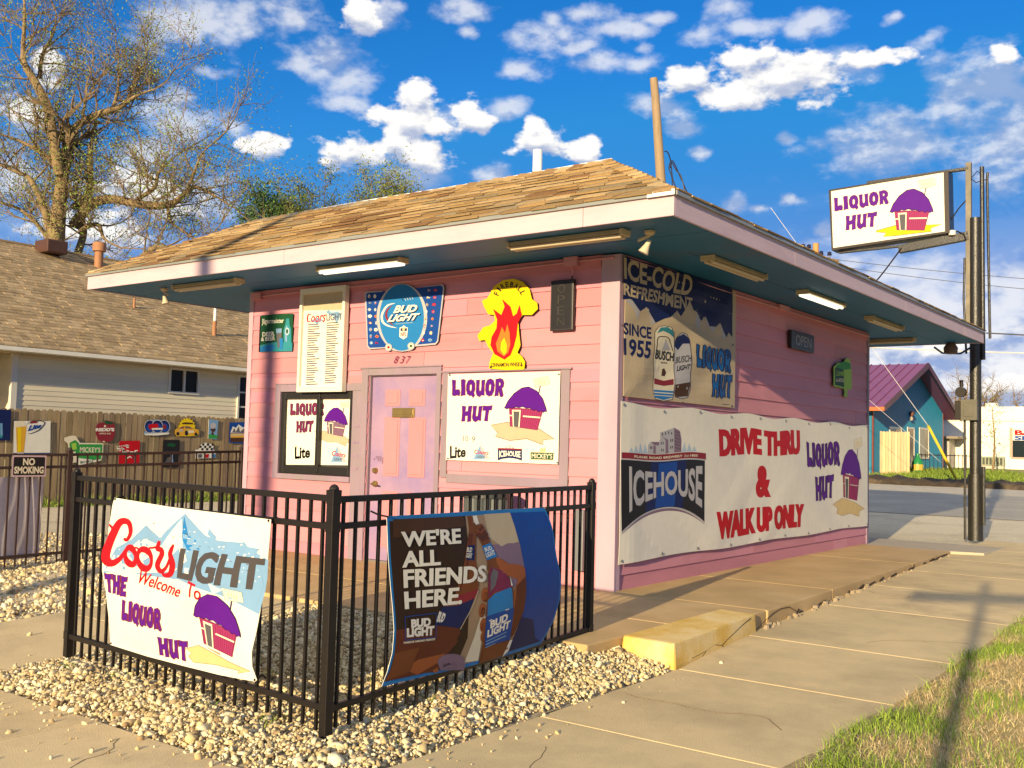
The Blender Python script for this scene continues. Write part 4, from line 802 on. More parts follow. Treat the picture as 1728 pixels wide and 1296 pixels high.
[A.fill([(a, 438+(a-98)*.0085), (b, 438+(b-98)*.0085), (b, arc(b)), (a, arc(a))], 'black', L=1) for a, b in zip(xs[:-1], xs[1:])]; A.fill([(98, 365), (930, 370), (930, 432), (98, 425)], 'maroon', L=1); A.fill([(98, 428), (930, 435), (930, 445), (98, 438)], 'silver', L=2)
A.fill([(400, 442), (740, 444), (700, arc(700)-6), (600, arc(600)-6), (480, arc(480)-6), (330, arc(330)-8)], 'navy', L=2); A.fill([(470, 455), (650, 455), (620, arc(620)-8), (500, arc(500)-8), (430, arc(430)-8)], 'blue', L=3)
A.line([(x, arc(x)+8) for x in xs], [10]*25, 'silver', L=3); A.line([(x, arc(x)+26) for x in xs], [3+22*math.sin(i/24*math.pi) for i in range(25)], 'mauve', L=2)
A.text('PLANK ROAD BREWERY', [(218, 388), (700, 390), (700, 415), (218, 412)], 'cream', bold=.03, L=5); A.text('Since', [(716, 388), (762, 388), (760, 418), (714, 416)], 'cream', L=5, shear=.3); A.text('1855', [(775, 391), (848, 392), (848, 414), (775, 414)], 'cream', bold=.03, L=5)
def icew(a, b):
    lo = .0+.56*math.sin(a*math.pi)**.9*.62; hi = 1-.06*math.sin(min(a*1.0, 1)*math.pi)-(.05 if .06 < a < .9 else 0)
    return (a, lo+(hi-lo)*b)
for dx, m, L_ in ((5, 'dgrey', 8), (0, 'silver', 9)): A.text('ICEHOUSE', [(165+dx, 495+dx), (892+dx, 495+dx), (890+dx, 925+dx), (165+dx, 960+dx)], m, bold=.028, L=L_, warp=icew)
A.T = SWP.crop(1020, 670, 3.7565)
A.text('DRIVE THRU', [(720, 185), (1230, 210), (1230, 365), (722, 362)], 'red', bold=.05, fat=3.5); A.text('&', [(955, 428), (1045, 430), (1045, 632), (955, 636)], 'red', bold=.05, fat=3); A.text('WALK UP ONLY', [(702, 715), (1252, 672), (1250, 820), (705, 898)], 'red', bold=.05, fat=3.5)
A.T = SWP.crop(1340, 730, 8.1)
hut_word(A, 'LIQUOR', [(155, 108), (600, 125), (605, 445), (162, 455)], 'purple', 'dkpurple', .025); hut_word(A, 'HUT', [(272, 585), (528, 585), (520, 915), (278, 930)], 'purple', 'dkpurple', .025)
hut_pic(A, mapq([(622, 230), (900, 260), (880, 1150), (625, 1080)]), 'sand', 'plum', sand=[(-.40, .07), (.05, .21), (.3, .22), (.75, .20), (1.22, .14), (.95, .08), (.97, -.0), (.5, .01), (.1, -.07), (-.2, -.06), (-.15, .03)])
A.T = SWP.uv
u0, u1, v0, v1 = .02, 7.06, .26, 1.73
for i in range(9): A.ell(*SWP.uv(1042, 683), .1, .1, 'dgrey', n=3, L=1) if 0 else None
t = thing('long_banner', 'very long white banner with red drive thru lettering, low on the side wall', 'banner', SWP.at(3.5, .25, 0))
def longmap(u, v, h):
    a = (u-u0)/(u1-u0); b = (v-v0)/(v1-v0)
    vv = v-.09*math.exp(-((a-.435)/.03)**2)*(1-b)*.0+.018*math.sin(a*math.pi*3)**2*(1-b)-(.035*(math.sin(a*math.pi*5)**2))*b-.02*(1-a)*(1-b)
    d = .008*(1+math.sin(7*a*3+4*b))*.5+.010*math.sin(b*math.pi)*abs(math.sin(a*math.pi*2.5))
    d += .009*(1-b)**2*max(0, math.sin(a*26+b*9))+.012*max(0, math.sin((a*14-b*4)*2.2))*math.exp(-((a-.43)/.16)**2)*(1-b)
    d += .008*math.exp(-((a-.03)/.025)**2)
    return SWP.at(u, vv, h+.006+d)
A.build('sheet', inks, longmap, t, base=(rect4(u0, v0, u1, v1), 'white', 'white', .003), grid=(u0, u1, v0, v1, 84, 18))
mb = MB()
for i in range(10):
    u = u0+.04+(u1-u0-.08)*i/9
    for v in (v0+.03, v1-.03):
        p = Vector(longmap(u, v, .004)); mb = MB(); mb.tube([p, p+Vector((.006, 0, 0))], .014, 8); mb.build('grommet', mat('steel', (.30, .29, .27), .4, metal=.7), t)
# small OPEN sign and green bottle sign
t = thing('open_sign', 'small wide black unlit OPEN sign on the shaded side wall', 'sign', (.03, 4.4, 2.58)); mb = MB(); mb.box((.03, 4.02, 2.585), (.075, 4.79, 2.815)); mb.build('case', m_blk, t, bevel=.006)
A = Art(); A.line(rect4(4.06, 2.615, 4.75, 2.785), .008, 'tube', True); A.text('OPEN', tq(4.16, 2.64, 4.68, 2.765), 'silver', bold=-.01); A.build('tube_letter', inks, lambda u, v, h: (.0765+h, u, v), t)
Z = SWP.crop(1380, 540, 3.086); A = Art(Z)
o_ = [(75, 245), (95, 225), (125, 220), (140, 200), (160, 205), (168, 260), (170, 350), (165, 362), (148, 362), (146, 380), (148, 395), (138, 405), (128, 395), (132, 380), (130, 358), (75, 345)]
A.fill([(82, 250), (125, 230), (130, 350), (82, 338)], 'dkgreen'); A.fill([(135, 262), (168, 265), (160, 300), (150, 310), (150, 360), (143, 360), (143, 310), (136, 300)], 'lime'); A.fill([(85, 240), (130, 215), (160, 225), (165, 255), (130, 260), (100, 250)], 'green'); A.text('Lime', [(90, 262), (125, 258), (125, 290), (90, 292)], 'lime', bold=.02); A.text('A-RITA', [(86, 305), (128, 305), (128, 325), (86, 322)], 'cream', bold=.02)
sign('drink_sign', 'small green cut out drink sign near the far end of the side wall', 'sign', A, SWP, [Z(*p) for p in o_], 'lime', 'dkgreen', .01, .02)
# ---------------------------------------------------------------- black iron fence round the corner patio
m_iron = mat('black_iron', (.013, .010, .008), .45, .2, 12, spec=.3, stain=(.03, .02, .012), stsc=6, stlo=.62, sthi=.8)
m_rust = mat('dark_brown_iron', (.035, .020, .016), .5, .2, 12)
def iron_run(t, a, b, zt, z2, zb, zp, n, m, ends=(1, 1), dz=0., pk=.0148, rl=.031):
    a = Vector((*a, 0)); b = Vector((*b, 0)); d = (b-a).normalized()
    for z in (zt, z2, zb):
        k = MB(); k.beam(a+Vector((0, 0, z)), b+Vector((0, 0, z+dz)), .028, rl); k.build('rail', m, t, bevel=.003)
    for i in range(n):
        f = (i+.8)/(n+.6); p = a.lerp(b, f); q = dz*f; k = MB(); j = rnd.uniform(-.006, .006)
        k.beam(p+d*j+Vector((0, 0, zp+q+rnd.uniform(-.008, .008))), p+Vector((0, 0, zt+q-rl/2)), pk, pk, up=d); k.build('picket', m, t)
def iron_post(t, p, z0, z1, m, w=.066, d=(1, 0)):
    w *= .68; k = MB(); D_ = Vector((*d, 0)).normalized(); k.beam((*p, z0), (*p, z1), w, w, up=D_)
    r = w*.5; k.beam((*p, z1+.001), (*p, z1+.022), w*1.12, w*1.12, up=D_); k.lathe([(r*1.05, z1+.022), (r*.95, z1+.034), (r*.6, z1+.045), (r*.1, z1+.05)], p[0], p[1], 12)
    for z in (1.02, .885, .03):
        k.beam((p[0], p[1], z-.026), (p[0], p[1], z+.026), w*1.1, w*1.1, up=D_)
    k.build('post', m, t, bevel=.003)
P1, P2, P3 = (-1.28, -4.5), (1.21, -4.63), (.94, -1.88)
fn = thing('iron_fence', 'low black iron picket fence cornering round the gravel patio in front of the store', 'fence', (.3, -3.8, -.15))
iron_run(fn, P1, P2, 1.02, .885, .025, -.085, 26, m_iron); iron_run(fn, P2, P3, 1.015, .885, .02, -.085, 29, m_iron)
iron_post(fn, P1, -.2, 1.035, m_iron, d=(2.49, -.13)); iron_post(fn, P2, -.2, 1.04, m_iron, .072, d=(2.49, -.13)); iron_post(fn, P3, -.2, 1.03, m_iron, d=(2.49, -.13))
ff = thing('iron_fence', 'dark brown iron picket fence running beside the left end wall of the store', 'fence', (-5.75, -2, -.15))
iron_run(ff, (-5.75, -5.0), (-5.75, -1.98), 1.02, .89, -.04, -.14, 26, m_rust, dz=.05); iron_run(ff, (-5.75, -1.98), (-5.75, .36), 1.07, .94, .0, -.12, 19, m_rust, dz=.06)
for p, z in (((-5.75, -1.98), 1.10), ((-5.75, .36), 1.16), ((-5.75, -5.0), 1.06)): iron_post(ff, p, -.2, z, m_rust, .08, (0, 1))
nsP = Plane((-5.715, 0), (0, 1)); A = Art(); b_ = rect4(-2.63, .835, -2.26, 1.06)
A.fill(rpoly(-2.615, .852, -2.275, 1.043, .015), 'black'); A.text('NO', tq(-2.515, .955, -2.385, 1.03), 'cream', bold=.04); A.text('SMOKING', tq(-2.605, .868, -2.285, .943), 'cream', bold=.04)
sign('no_smoking_sign', 'small black and cream NO SMOKING sign wired to the brown iron fence', 'sign', A, nsP, b_, 'tape', 'grey', .004, .0)
A = Art(); t = thing('cloth_banner', 'plain pale banner seen from its back behind the brown iron fence pickets', 'banner', (-5.8, -2.8, -.04))
A.build('sheet', lambda m: mat('banner_back', (.60, .55, .54), .8, .08, 3, stain=(.5, .46, .42), stsc=2), lambda u, v, h: (-5.79+h+.012*math.sin(u*9+v*3), u, v), t, base=(gridq(-4.0, -.03, -2.24, .83, 12), 'a', 'a', .004), grid=(-4, -2.24, -.03, .83, 20, 8))

# ---- the two fence banners
FA = Plane(P1, (P2[0]-P1[0], P2[1]-P1[1])); FA.p = FA.p+FA.n*.055
FB = Plane(P2, (P3[0]-P2[0], P3[1]-P2[1])); FB.p = FB.p+FB.n*.055
Z = FA.crop(0, 840, 2.842); A = Art(Z)
C_o = [(540, 0), (800, 42), (1060, 75), (1290, 105), (1282, 220), (1270, 350), (1250, 500), (1232, 640), (1218, 740), (1222, 810), (1245, 872), (1236, 880), (1050, 848), (880, 808), (700, 762), (520, 706), (521, 650), (519, 560), (508, 450), (497, 300), (508, 150), (528, 40)]
A.fill([(505, 360), (560, 240), (640, 200), (715, 130), (790, 190), (890, 75), (1000, 180), (1060, 205), (1160, 215), (1278, 300), (1262, 450), (1240, 560), (1100, 470), (900, 390), (700, 370), (600, 350)], 'ice', L=1)
A.fill([(510, 350), (600, 270), (700, 190), (800, 230), (880, 100), (930, 300), (870, 350), (700, 360)], 'white', L=2)
for pg, m in (([(885, 85), (905, 150), (935, 170), (960, 160), (1000, 215), (1030, 240), (1060, 285), (1040, 300), (1000, 270), (975, 285), (940, 240), (905, 240)], 'ice'), ([(890, 90), (925, 180), (960, 200), (985, 250), (930, 250), (895, 190)], 'sky'), ([(1000, 190), (1040, 220), (1075, 300), (1110, 340), (1130, 400), (1160, 440), (1100, 420), (1050, 330)], 'ice'), ([(1010, 145), (1050, 190), (1040, 205), (1008, 175)], 'ice'),
              ([(715, 130), (750, 165), (730, 180), (690, 215), (680, 190)], 'ice'), ([(620, 215), (670, 260), (700, 320), (660, 330), (625, 260)], 'ice'), ([(700, 300), (760, 270), (740, 340), (720, 360)], 'ice'), ([(1165, 205), (1190, 235), (1240, 245), (1220, 280), (1165, 250)], 'ice'), ([(1180, 290), (1240, 330), (1255, 420), (1230, 520), (1200, 430)], 'ice'), ([(1080, 250), (1120, 300), (1100, 310)], 'ice'), ([(860, 270), (890, 240), (905, 330), (870, 340)], 'ice'), ([(1040, 400), (1100, 440), (1060, 460)], 'paleice')): A.fill(pg, m, L=3)
rr = random.Random(2)
for k_ in range(90):
    x = rr.uniform(720, 1260); y = 150+(x-720)*.30+rr.uniform(-60, 130); A.ell(x, y, rr.uniform(2, 7), rr.uniform(1.5, 4), rr.choice(['paleice', 'ice', 'grey', 'white', 'white']), n=4, L=4)
A.curve([(598, 195), (618, 200), (634, 165), (615, 118), (570, 118), (532, 180), (512, 255), (520, 300), (552, 312), (590, 288), (620, 240)], [10, 18, 22, 26, 34, 43, 46, 43, 33, 22, 12], 'red', L=6); A.curve([(512, 128), (530, 150), (525, 175)], [8, 14, 8], 'red', L=6)
for cx, cy, rx, ry, ro in ((640, 278, 26, 40, 12), (712, 292, 38, 46, 12)):
    P_ = [(cx+(rx*math.cos(a))*math.cos(R(ro))-(-ry*math.sin(a))*math.sin(R(ro))*-.3, cy-ry*math.sin(a)-.25*rx*math.cos(a)*-.4) for a in [i*6.283/14 for i in range(14)]]
    A.curve(P_, [17, 22, 30, 33, 30, 22, 17, 18, 25, 32, 34, 32, 25, 18], 'red', True, 3, L=6)
A.curve([(655, 245), (672, 238), (690, 255)], [8, 9, 8], 'red', L=6); A.curve([(735, 240), (768, 236), (790, 225)], [9, 10, 6], 'red', L=6)
A.curve([(790, 205), (782, 240), (800, 248), (805, 270), (782, 320), (800, 350), (830, 330), (850, 280), (862, 222)], [12, 26, 24, 26, 28, 23, 15, 12, 9], 'red', L=6); A.curve([(862, 222), (848, 262), (862, 318), (850, 362), (818, 368), (808, 352)], [9, 21, 31, 28, 18, 10], 'red', L=6); A.curve([(850, 355), (872, 345)], [10, 3], 'red', L=6)
A.text('LIGHT', [(900, 238), (1262, 292), (1240, 448), (888, 382)], 'charcoal', bold=.03, L=6, fat=3)
hut_word(A, 'THE', [(512, 358), (624, 378), (616, 475), (514, 452)], jig=.02); hut_word(A, 'LIQUOR', [(600, 488), (800, 532), (794, 634), (592, 586)]); hut_word(A, 'HUT', [(770, 665), (912, 690), (902, 792), (764, 756)])
A.text('Welcome', [(690, 345), (916, 420), (905, 475), (680, 408)], 'red', bold=.012, shear=.35, L=7); A.text('To', [(948, 392), (1014, 425), (1006, 490), (948, 470)], 'red', bold=.012, shear=.25, L=7)
A.fill([(900, 722), (965, 705), (1110, 785), (1215, 830), (1150, 840), (1160, 828), (1040, 800), (930, 788), (910, 760), (925, 742)], 'sand', L=2); A.line([(900, 722), (965, 705), (1110, 785), (1215, 830), (1150, 840), (1160, 828), (1040, 800), (930, 788), (910, 760), (925, 742)], 2, 'brown', True, L=3)
hut_pic(A, mapq([(964, 430), (1166, 530), (1166, 861), (964, 761)]), 'sand', sand=[(.2, .2), (.5, .2), (.5, .18)])
t = thing('fence_banner', 'white welcome banner with red script and snowy peaks on the black fence', 'banner', FA.at(1.3, .07, 0))
def coormap(u, v, h):
    a = (u-.5)/1.55; b = (v-.06)/.86; a = min(max(a, 0), 1); b = min(max(b, 0), 1)
    d = .055*math.sin(math.pi*a)*math.sin(math.pi*b)**.8+.012*math.sin(a*7+b*5)*math.sin(math.pi*b)+.02*max(0, math.sin((a-b)*9))*(1-abs(2*b-1))+.03*max(0, 1-b*3)*a**3
    return FA.at(u, v, h+d-.012)
A.build('sheet', inks, coormap, t, base=([Z(*p) for p in C_o], 'white', 'cream', .003), grid=(.45, 2.1, .02, .95, 26, 16))
mb = MB()
for p in ((545, 8), (1280, 112), (526, 700), (1236, 872)):
    q = Vector(coormap(*Z(*p), .006)); mb.tube([q, q-FA.n*.05+Vector((0, 0, .02)), q-FA.n*.07], .006, 6)
mb.build('cable_tie', m_iron, t)
Z = FB.crop(640, 840, 3.8125); A = Art(Z)
B_o = [(62, 120), (350, 104), (700, 82), (1070, 62), (1078, 110), (1092, 250), (1110, 380), (1130, 480), (1138, 560), (1130, 660), (1108, 780), (1080, 870), (1050, 942), (850, 1010), (600, 1085), (300, 1150), (28, 1220), (60, 1120), (85, 1000), (95, 850), (92, 700), (82, 500), (72, 350), (66, 220)]
inn = [(78, 152), (350, 130), (700, 108), (1060, 88), (1068, 120), (1085, 260), (1100, 380), (1122, 480), (1128, 560), (1120, 660), (1098, 780), (1068, 870), (1040, 925), (840, 992), (590, 1062), (300, 1128), (40, 1185), (75, 1110), (98, 1000), (108, 850), (104, 700), (96, 500), (86, 350), (80, 220)]
A.fill(inn, 'umber', L=1)
cx_ = [(845, 96), (862, 180), (880, 300), (890, 430), (892, 600), (885, 720), (862, 860), (835, 990)]
A.fill([(560, 118), (845, 96), (862, 180), (880, 300), (890, 430), (892, 600), (885, 720), (862, 860), (835, 990), (560, 1070), (500, 1080), (560, 900), (540, 500)], 'tan', L=2)
A.fill([(680, 106), (845, 96), (862, 180), (875, 280), (760, 310), (690, 250)], 'beige', L=3); A.fill([(700, 300), (875, 285), (890, 430), (892, 600), (800, 560), (730, 420)], 'mauve', L=3)
A.fill([(100, 140), (540, 118), (560, 180), (400, 200), (100, 260)], 'brown', L=2); A.fill([(570, 118), (605, 116), (600, 180), (570, 220)], 'amber', L=3); A.fill([(605, 116), (632, 114), (640, 165), (612, 175)], 'white', L=4)
A.fill([(845, 96), (1060, 88), (1068, 120), (1085, 260), (1100, 380), (1122, 480), (1128, 560), (1120, 660), (1098, 780), (1068, 870), (1040, 925), (835, 990)]+cx_[:0:-1], 'blue', L=4)
A.fill([(835, 990), (862, 860), (880, 760), (960, 780), (1000, 900), (1040, 925)], 'navy', L=5)
A.fill([(555, 1060), (600, 900), (640, 700), (660, 780), (645, 1050)], 'cream', L=4)
# hands and bottles
A.fill([(108, 850), (300, 815), (500, 835), (510, 870), (480, 920), (500, 900), (495, 930), (440, 1000), (380, 1120), (300, 1128), (40, 1185), (75, 1110), (98, 1000)], 'dkskin', L=5); A.fill([(120, 860), (330, 820), (500, 838), (500, 860), (350, 900), (160, 1100), (110, 1100)], 'dkskin', L=6); A.fill([(150, 1100), (250, 1040), (420, 1000), (470, 930), (380, 1060), (250, 1140)], 'skin', L=6); A.fill([(100, 1000), (250, 960), (200, 1120), (45, 1180), (80, 1100)], 'amber', L=7)
A.ell(465, 1055, 90, 52, 'mauve', L=7, rot=0); A.fill([(345, 1110), (380, 1090), (390, 1120), (360, 1128)], 'skin', L=7); A.fill([(375, 1060), (560, 1060), (556, 1110), (400, 1112)], 'mauve', L=7)
b1 = [(580, 165), (612, 160), (622, 190), (600, 290), (585, 400), (600, 560), (560, 700), (505, 840), (370, 800), (380, 720), (460, 620), (510, 430), (530, 340), (560, 230)]
A.fill(b1, 'amber', L=6); A.fill([(560, 230), (590, 230), (540, 420), (500, 560), (470, 640), (520, 430)], 'dkskin', L=7); A.fill([(545, 305), (590, 300), (575, 400), (525, 395)], 'navy', L=8); A.fill([(385, 700), (480, 690), (580, 630), (545, 760), (500, 838), (350, 815)], 'navy', L=7); A.fill([(470, 630), (600, 580), (580, 640), (480, 690)], 'maroon', L=8)
A.text('BUD', [(540, 315), (572, 318), (562, 350), (532, 345)], 'white', bold=.03, L=9); A.text('LIGHT', [(532, 350), (566, 355), (560, 388), (524, 380)], 'white', bold=.03, L=9); A.text('BUD', [(368, 725), (412, 745), (395, 800), (350, 800)], 'white', bold=.05, L=9, shear=.2)
A.line([(598, 590), (560, 720), (505, 845)], 5, 'beige', L=9)
b2 = [(610, 180), (655, 165), (682, 230), (692, 290), (720, 375), (765, 460), (800, 540), (815, 620), (830, 800), (832, 1000), (800, 1020), (650, 1070), (660, 940), (662, 780), (655, 620), (660, 520), (655, 390), (635, 300), (612, 240)]
A.fill(b2, 'amber', L=9); A.fill([(655, 560), (660, 480), (680, 440), (760, 470), (795, 540), (800, 580), (700, 600), (662, 640)], 'dkplum', L=10); A.fill([(670, 500), (690, 450), (720, 470), (700, 560), (672, 600)], 'grey', L=11); A.fill([(614, 240), (640, 280), (690, 262), (660, 175), (630, 200)], 'dkskin', L=10); A.line([(608, 240), (640, 262), (684, 228)], 8, 'brown', L=11); A.line([(610, 205), (640, 225), (668, 195)], 6, 'skin', L=11)
A.fill([(634, 308), (692, 288), (722, 375), (655, 398)], 'sky', L=11); A.text('BUD', [(645, 320), (690, 305), (700, 330), (650, 345)], 'white', bold=.03, L=12); A.text('LIGHT', [(648, 352), (706, 332), (714, 362), (655, 382)], 'white', bold=.03, L=12)
A.fill([(660, 655), (700, 610), (790, 570), (800, 580), (815, 700), (828, 860), (830, 910), (680, 960)], 'sky', L=11); A.fill([(662, 760), (820, 700), (828, 860), (830, 910), (680, 960), (668, 900)], 'blue', L=12)
A.text('BUD', [(690, 790), (790, 735), (792, 790), (695, 840)], 'white', bold=.045, L=13); A.text('LIGHT', [(680, 850), (812, 780), (812, 835), (684, 900)], 'white', bold=.045, L=13); A.line([(680, 925), (800, 860)], 5, 'ice', L=13); A.line([(680, 945), (800, 885)], 7, 'ice', L=13); A.line([(678, 965), (740, 935)], 4, 'ice', L=13); A.line([(680, 790), (698, 778)], 5, 'white', L=13); A.line([(770, 718), (792, 710)], 5, 'white', L=13)
A.fill([(690, 960), (828, 915), (830, 990), (800, 1020), (655, 1065), (668, 1000)], 'amber', L=12); A.fill([(832, 915), (848, 912), (835, 985), (800, 1028)], 'white', L=12)
A.fill([(715, 378), (740, 385), (790, 420), (860, 425), (892, 445), (893, 600), (886, 720), (850, 880), (835, 900), (820, 720), (815, 600), (840, 520), (790, 500), (735, 470), (715, 410)], 'skin', L=10); A.fill([(830, 560), (893, 500), (893, 600), (886, 720), (850, 880), (835, 900), (822, 720)], 'dkskin', L=11); A.fill([(790, 500), (800, 540), (805, 558), (795, 560)], 'white', L=12)
for fx, fy, fa, fb in ((640, 620, 22, 48), (632, 720, 20, 48), (648, 815, 20, 46), (655, 890, 14, 36)): A.ell(fx, fy, fa, fb, 'skin', L=8); A.ell(fx+5, fy+12, fa*.7, fb*.7, 'dkskin', L=8)
for wd, q in (("WE'RE", [(145, 215), (512, 192), (502, 292), (150, 318)]), ('ALL', [(150, 345), (372, 330), (372, 430), (152, 450)]), ('FRIENDS', [(158, 462), (648, 428), (640, 535), (160, 582)]), ('HERE.', [(160, 605), (508, 570), (500, 680), (162, 718)])): A.text(wd, q, 'white', bold=.028, L=14, fat=1.5)
A.line([(160, 765), (352, 740), (350, 895), (158, 915)], 6, 'blue', True, L=14); A.text('BUD', [(196, 782), (318, 768), (316, 825), (196, 836)], 'white', bold=.06, L=14); A.text('LIGHT', [(168, 838), (340, 820), (338, 882), (168, 898)], 'white', bold=.06, L=14); A.text('FAMOUS AMONG FRIENDS', [(150, 925), (346, 900), (345, 914), (149, 939)], 'cream', bold=.04, L=14)
t = thing('fence_banner', 'brown and blue banner of two toasting bottles on the black fence', 'banner', FB.at(1.2, .06, 0))
def budmap(u, v, h):
    a = min(max((u-.3)/1.8, 0), 1); b = min(max((v-.03)/.9, 0), 1)
    d = .05*math.sin(math.pi*a)*math.sin(math.pi*b)+.07*max(0, a-.55)*2*math.sin(math.pi*b)+.01*math.sin(a*8+b*6)*math.sin(math.pi*b)+.022*max(0, math.sin((a*1.1+b)*11))*max(0, a-.6)*2*b*math.sin(math.pi*min(1, (1-b)*2.5+.1))
    return FB.at(u, v, h+d-.014)
A.build('sheet', inks, budmap, t, base=([Z(*p) for p in B_o], 'sky', 'white', .003), grid=(.3, 2.2, -.03, .95, 32, 18))
mb = MB()
for p, e in (((64, 122), (-.10, .03)), ((1066, 66), (.10, .0)), ((34, 1215), (-.04, -.02)), ((1048, 940), (.05, .0))):
    u, v = Z(*p); q = Vector(budmap(u, v, .006)); q2 = Vector(FB.at(u+e[0], v+e[1], -.04)); mb.tube([q, (q+q2)/2+Vector((0, 0, -.006)), q2], .005, 6)
mb.build('tie_string', m_iron, t)

# ---- ribbed bin behind the fence
t = thing('ribbed_bin', 'dark grey ribbed metal bin standing on the porch against the front wall', 'bin', (-1.15, -.42, 0))
mb = MB(); n = 72; vs = []
for z, k in ((0, 1), (.82, 1)): vs += [(-1.15+(.205+.018*abs(math.sin(9*6.28319*i/n)))*math.cos(6.28319*i/n), -.42+(.205+.018*abs(math.sin(9*6.28319*i/n)))*math.sin(6.28319*i/n), z) for i in range(n)]
mb.add(vs, [(i, (i+1) % n, n+(i+1) % n, n+i) for i in range(n)]+[tuple(range(n)), tuple(range(n, 2*n))]); mb.build('body', mat('grey_ribbed', (.085, .095, .095), .5, .15, 6, metal=.3), t)
mb = MB(); mb.lathe([(.235, .80), (.235, .84), (.21, .855), (.0, .86)], -1.15, -.42, 36); mb.build('rim', mat('dark_rim', (.04, .042, .042), .5), t)

# ---------------------------------------------------------------- pole sign
m_pole = mat('black_pole_paint', (.020, .018, .013), .38, .25, 10, bump=.25, bscale=60, spec=.6, stain=(.09, .06, .03), stsc=7, stlo=.6, sthi=.8)
t = thing('pole_sign', 'tall black steel pole carrying the lit white hut sign box above the roof corner', 'pole sign', (.88, 9.95, -.06))
mb = MB(); mb.tube([(.88, 9.95, -.06), (.88, 9.95, 1.02)], .116, 20); mb.tube([(.88, 9.95, 1.0), (.885, 9.95, 5.27)], .090, 20); mb.build('pole', m_pole, t, smooth=True)
mb = MB(); mb.beam((.78, 9.95, 3.5), (.78, 9.95, 6.22), .085, .085, up=(1, 0, 0)); mb.build('upright_tube', mat('weathered_steel', (.16, .14, .10), .5, .25, 5, stain=(.30, .24, .15), stsc=2), t, bevel=.004)
mb = MB(); mb.beam((-.9, 9.95, 6.10), (.78, 9.95, 6.12), .09, .045); mb.build('bracket', m_pole, t, bevel=.004); mb = MB(); mb.beam((-.35, 9.95, 4.86), (.78, 9.95, 4.98), .12, .14); mb.beam((-1.4, 9.95, 4.90), (.0, 9.95, 4.92), .07, .04); mb.build('bracket', m_pole, t, bevel=.004)
Z = Plane((0, 9.80), (1, 0)).crop(1340, 250, 3.5026); fo = [Z(*p) for p in ((205, 247), (912, 130), (920, 500), (222, 605))]; fi = [Z(*p) for p in ((218, 254), (884, 142), (892, 492), (230, 590))]
cx = sum(p[0] for p in fo)/4; cz = sum(p[1] for p in fo)/4
mb = MB(); mb.prism(fo, lambda x, z: (x, 9.815, z), lambda x, z: (x, 10.10, z)); mb.build('sign_box', m_pole, t)
mb = MB()
for i in range(4):
    j = (i+1) % 4; a, b, c, d = fo[i], fo[j], fi[j], fi[i]; vs = [(p[0], 9.815, p[1]) for p in (a, b, c, d)]+[(p[0], 9.795, p[1]) for p in (a, b, c, d)]
    mb.add(vs, [(0, 1, 2, 3), (7, 6, 5, 4), (0, 4, 5, 1), (1, 5, 6, 2), (2, 6, 7, 3), (3, 7, 4, 0)])
mb.build('sign_frame', mat('brown_black_frame', (.04, .028, .02), .4, .2, 8), t)
A = Art(Z); hut_word(A, 'LIQUOR', [(235, 295), (555, 245), (558, 325), (238, 375)]); hut_word(A, 'HUT', [(305, 402), (490, 378), (482, 466), (303, 488)])
hut_pic(A, mapq([(570, 262), (822, 250), (818, 560), (572, 552)]), 'yellow', sand=[(-.34, .22), (.1, .33), (.5, .37), (.9, .34), (1.22, .36), (.95, .28), (.98, .22), (.6, .18), (.1, .12), (-.18, .10), (-.12, .18), (-.36, .19)])
A.build('sign_face', inks, lambda u, v, h: (u, 9.806-h, v), t, base=([Z(*p) for p in ((214, 251), (888, 138), (896, 495), (226, 594))], 'white', 'white', .004))
mb = MB(); mb.tube([(1.0, 9.95, 2.9), (.985, 9.95, 6.12)], .035, 10); mb.tube([(1.10, 9.97, 3.25), (1.06, 9.97, 5.9), (1.07, 9.97, 6.02)], .022, 8); mb.tube([(.74, 9.86, -.05), (.735, 9.86, 1.9)], .02, 8); mb.tube([(.76, 9.86, 3.0), (.72, 9.86, 3.9), (.735, 9.86, 4.6)], .018, 8); mb.tube([(1.02, 9.86, .2), (1.02, 9.86, 1.15)], .03, 8); mb.build('conduit_pipe', m_pole, t, smooth=True)
mb = MB(); mb.tube([(.50, 9.95, 5.28), (.62, 9.93, 5.45), (.78, 9.92, 5.62)], .010, 6); mb.tube([(.78, 9.92, 5.98), (.9, 9.92, 5.86), (1.06, 9.95, 5.9)], .008, 6); mb.tube([(.83, 9.92, 5.95), (.92, 9.92, 6.05), (.99, 9.93, 5.98)], .007, 6); mb.tube([(.45, 9.90, 5.02), (.62, 9.88, 5.06), (.72, 9.88, 5.0), (.75, 9.88, 4.9)], .014, 6); mb.build('cable', m_iron, t, smooth=True)
mb = MB(); mb.lathe([(.02, 4.99), (.055, 5.0), (.06, 5.03), (.06, 5.07), (.02, 5.09)], .54, 9.86, 12); mb.build('insulator', mat('white_ceramic', (.7, .68, .6), .3), t, smooth=True)
mb = MB(); mb.box((.70, 9.74, 1.90), (.95, 9.86, 2.24)); mb.box((.745, 9.732, 1.96), (.895, 9.742, 2.19)); mb.build('meter_box', mat('grey_meter', (.10, .095, .07), .5, .15, 6), t, bevel=.008)
mb = MB(); mb.box((.60, 9.78, 1.92), (.70, 9.86, 2.22)); mb.tube([(.70, 9.80, 2.36), (.70, 9.72, 2.36)], .085, 16); mb.tube([(.70, 9.80, 2.45), (.70, 9.80, 2.56)], .03, 8); mb.build('meter', m_iron, t, bevel=.004)
mb = MB(); a = Vector((-.3, 9.9, 4.87)); b = Vector((-1.0, 8.9, 3.7)); mb.tube([a.lerp(b, k/8)+Vector((0, 0, -.12*math.sin(k/8*3.14)+rnd.uniform(-.01, .01))) for k in range(9)], .012, 6); mb.build('drop_cable', m_iron, t, smooth=True)
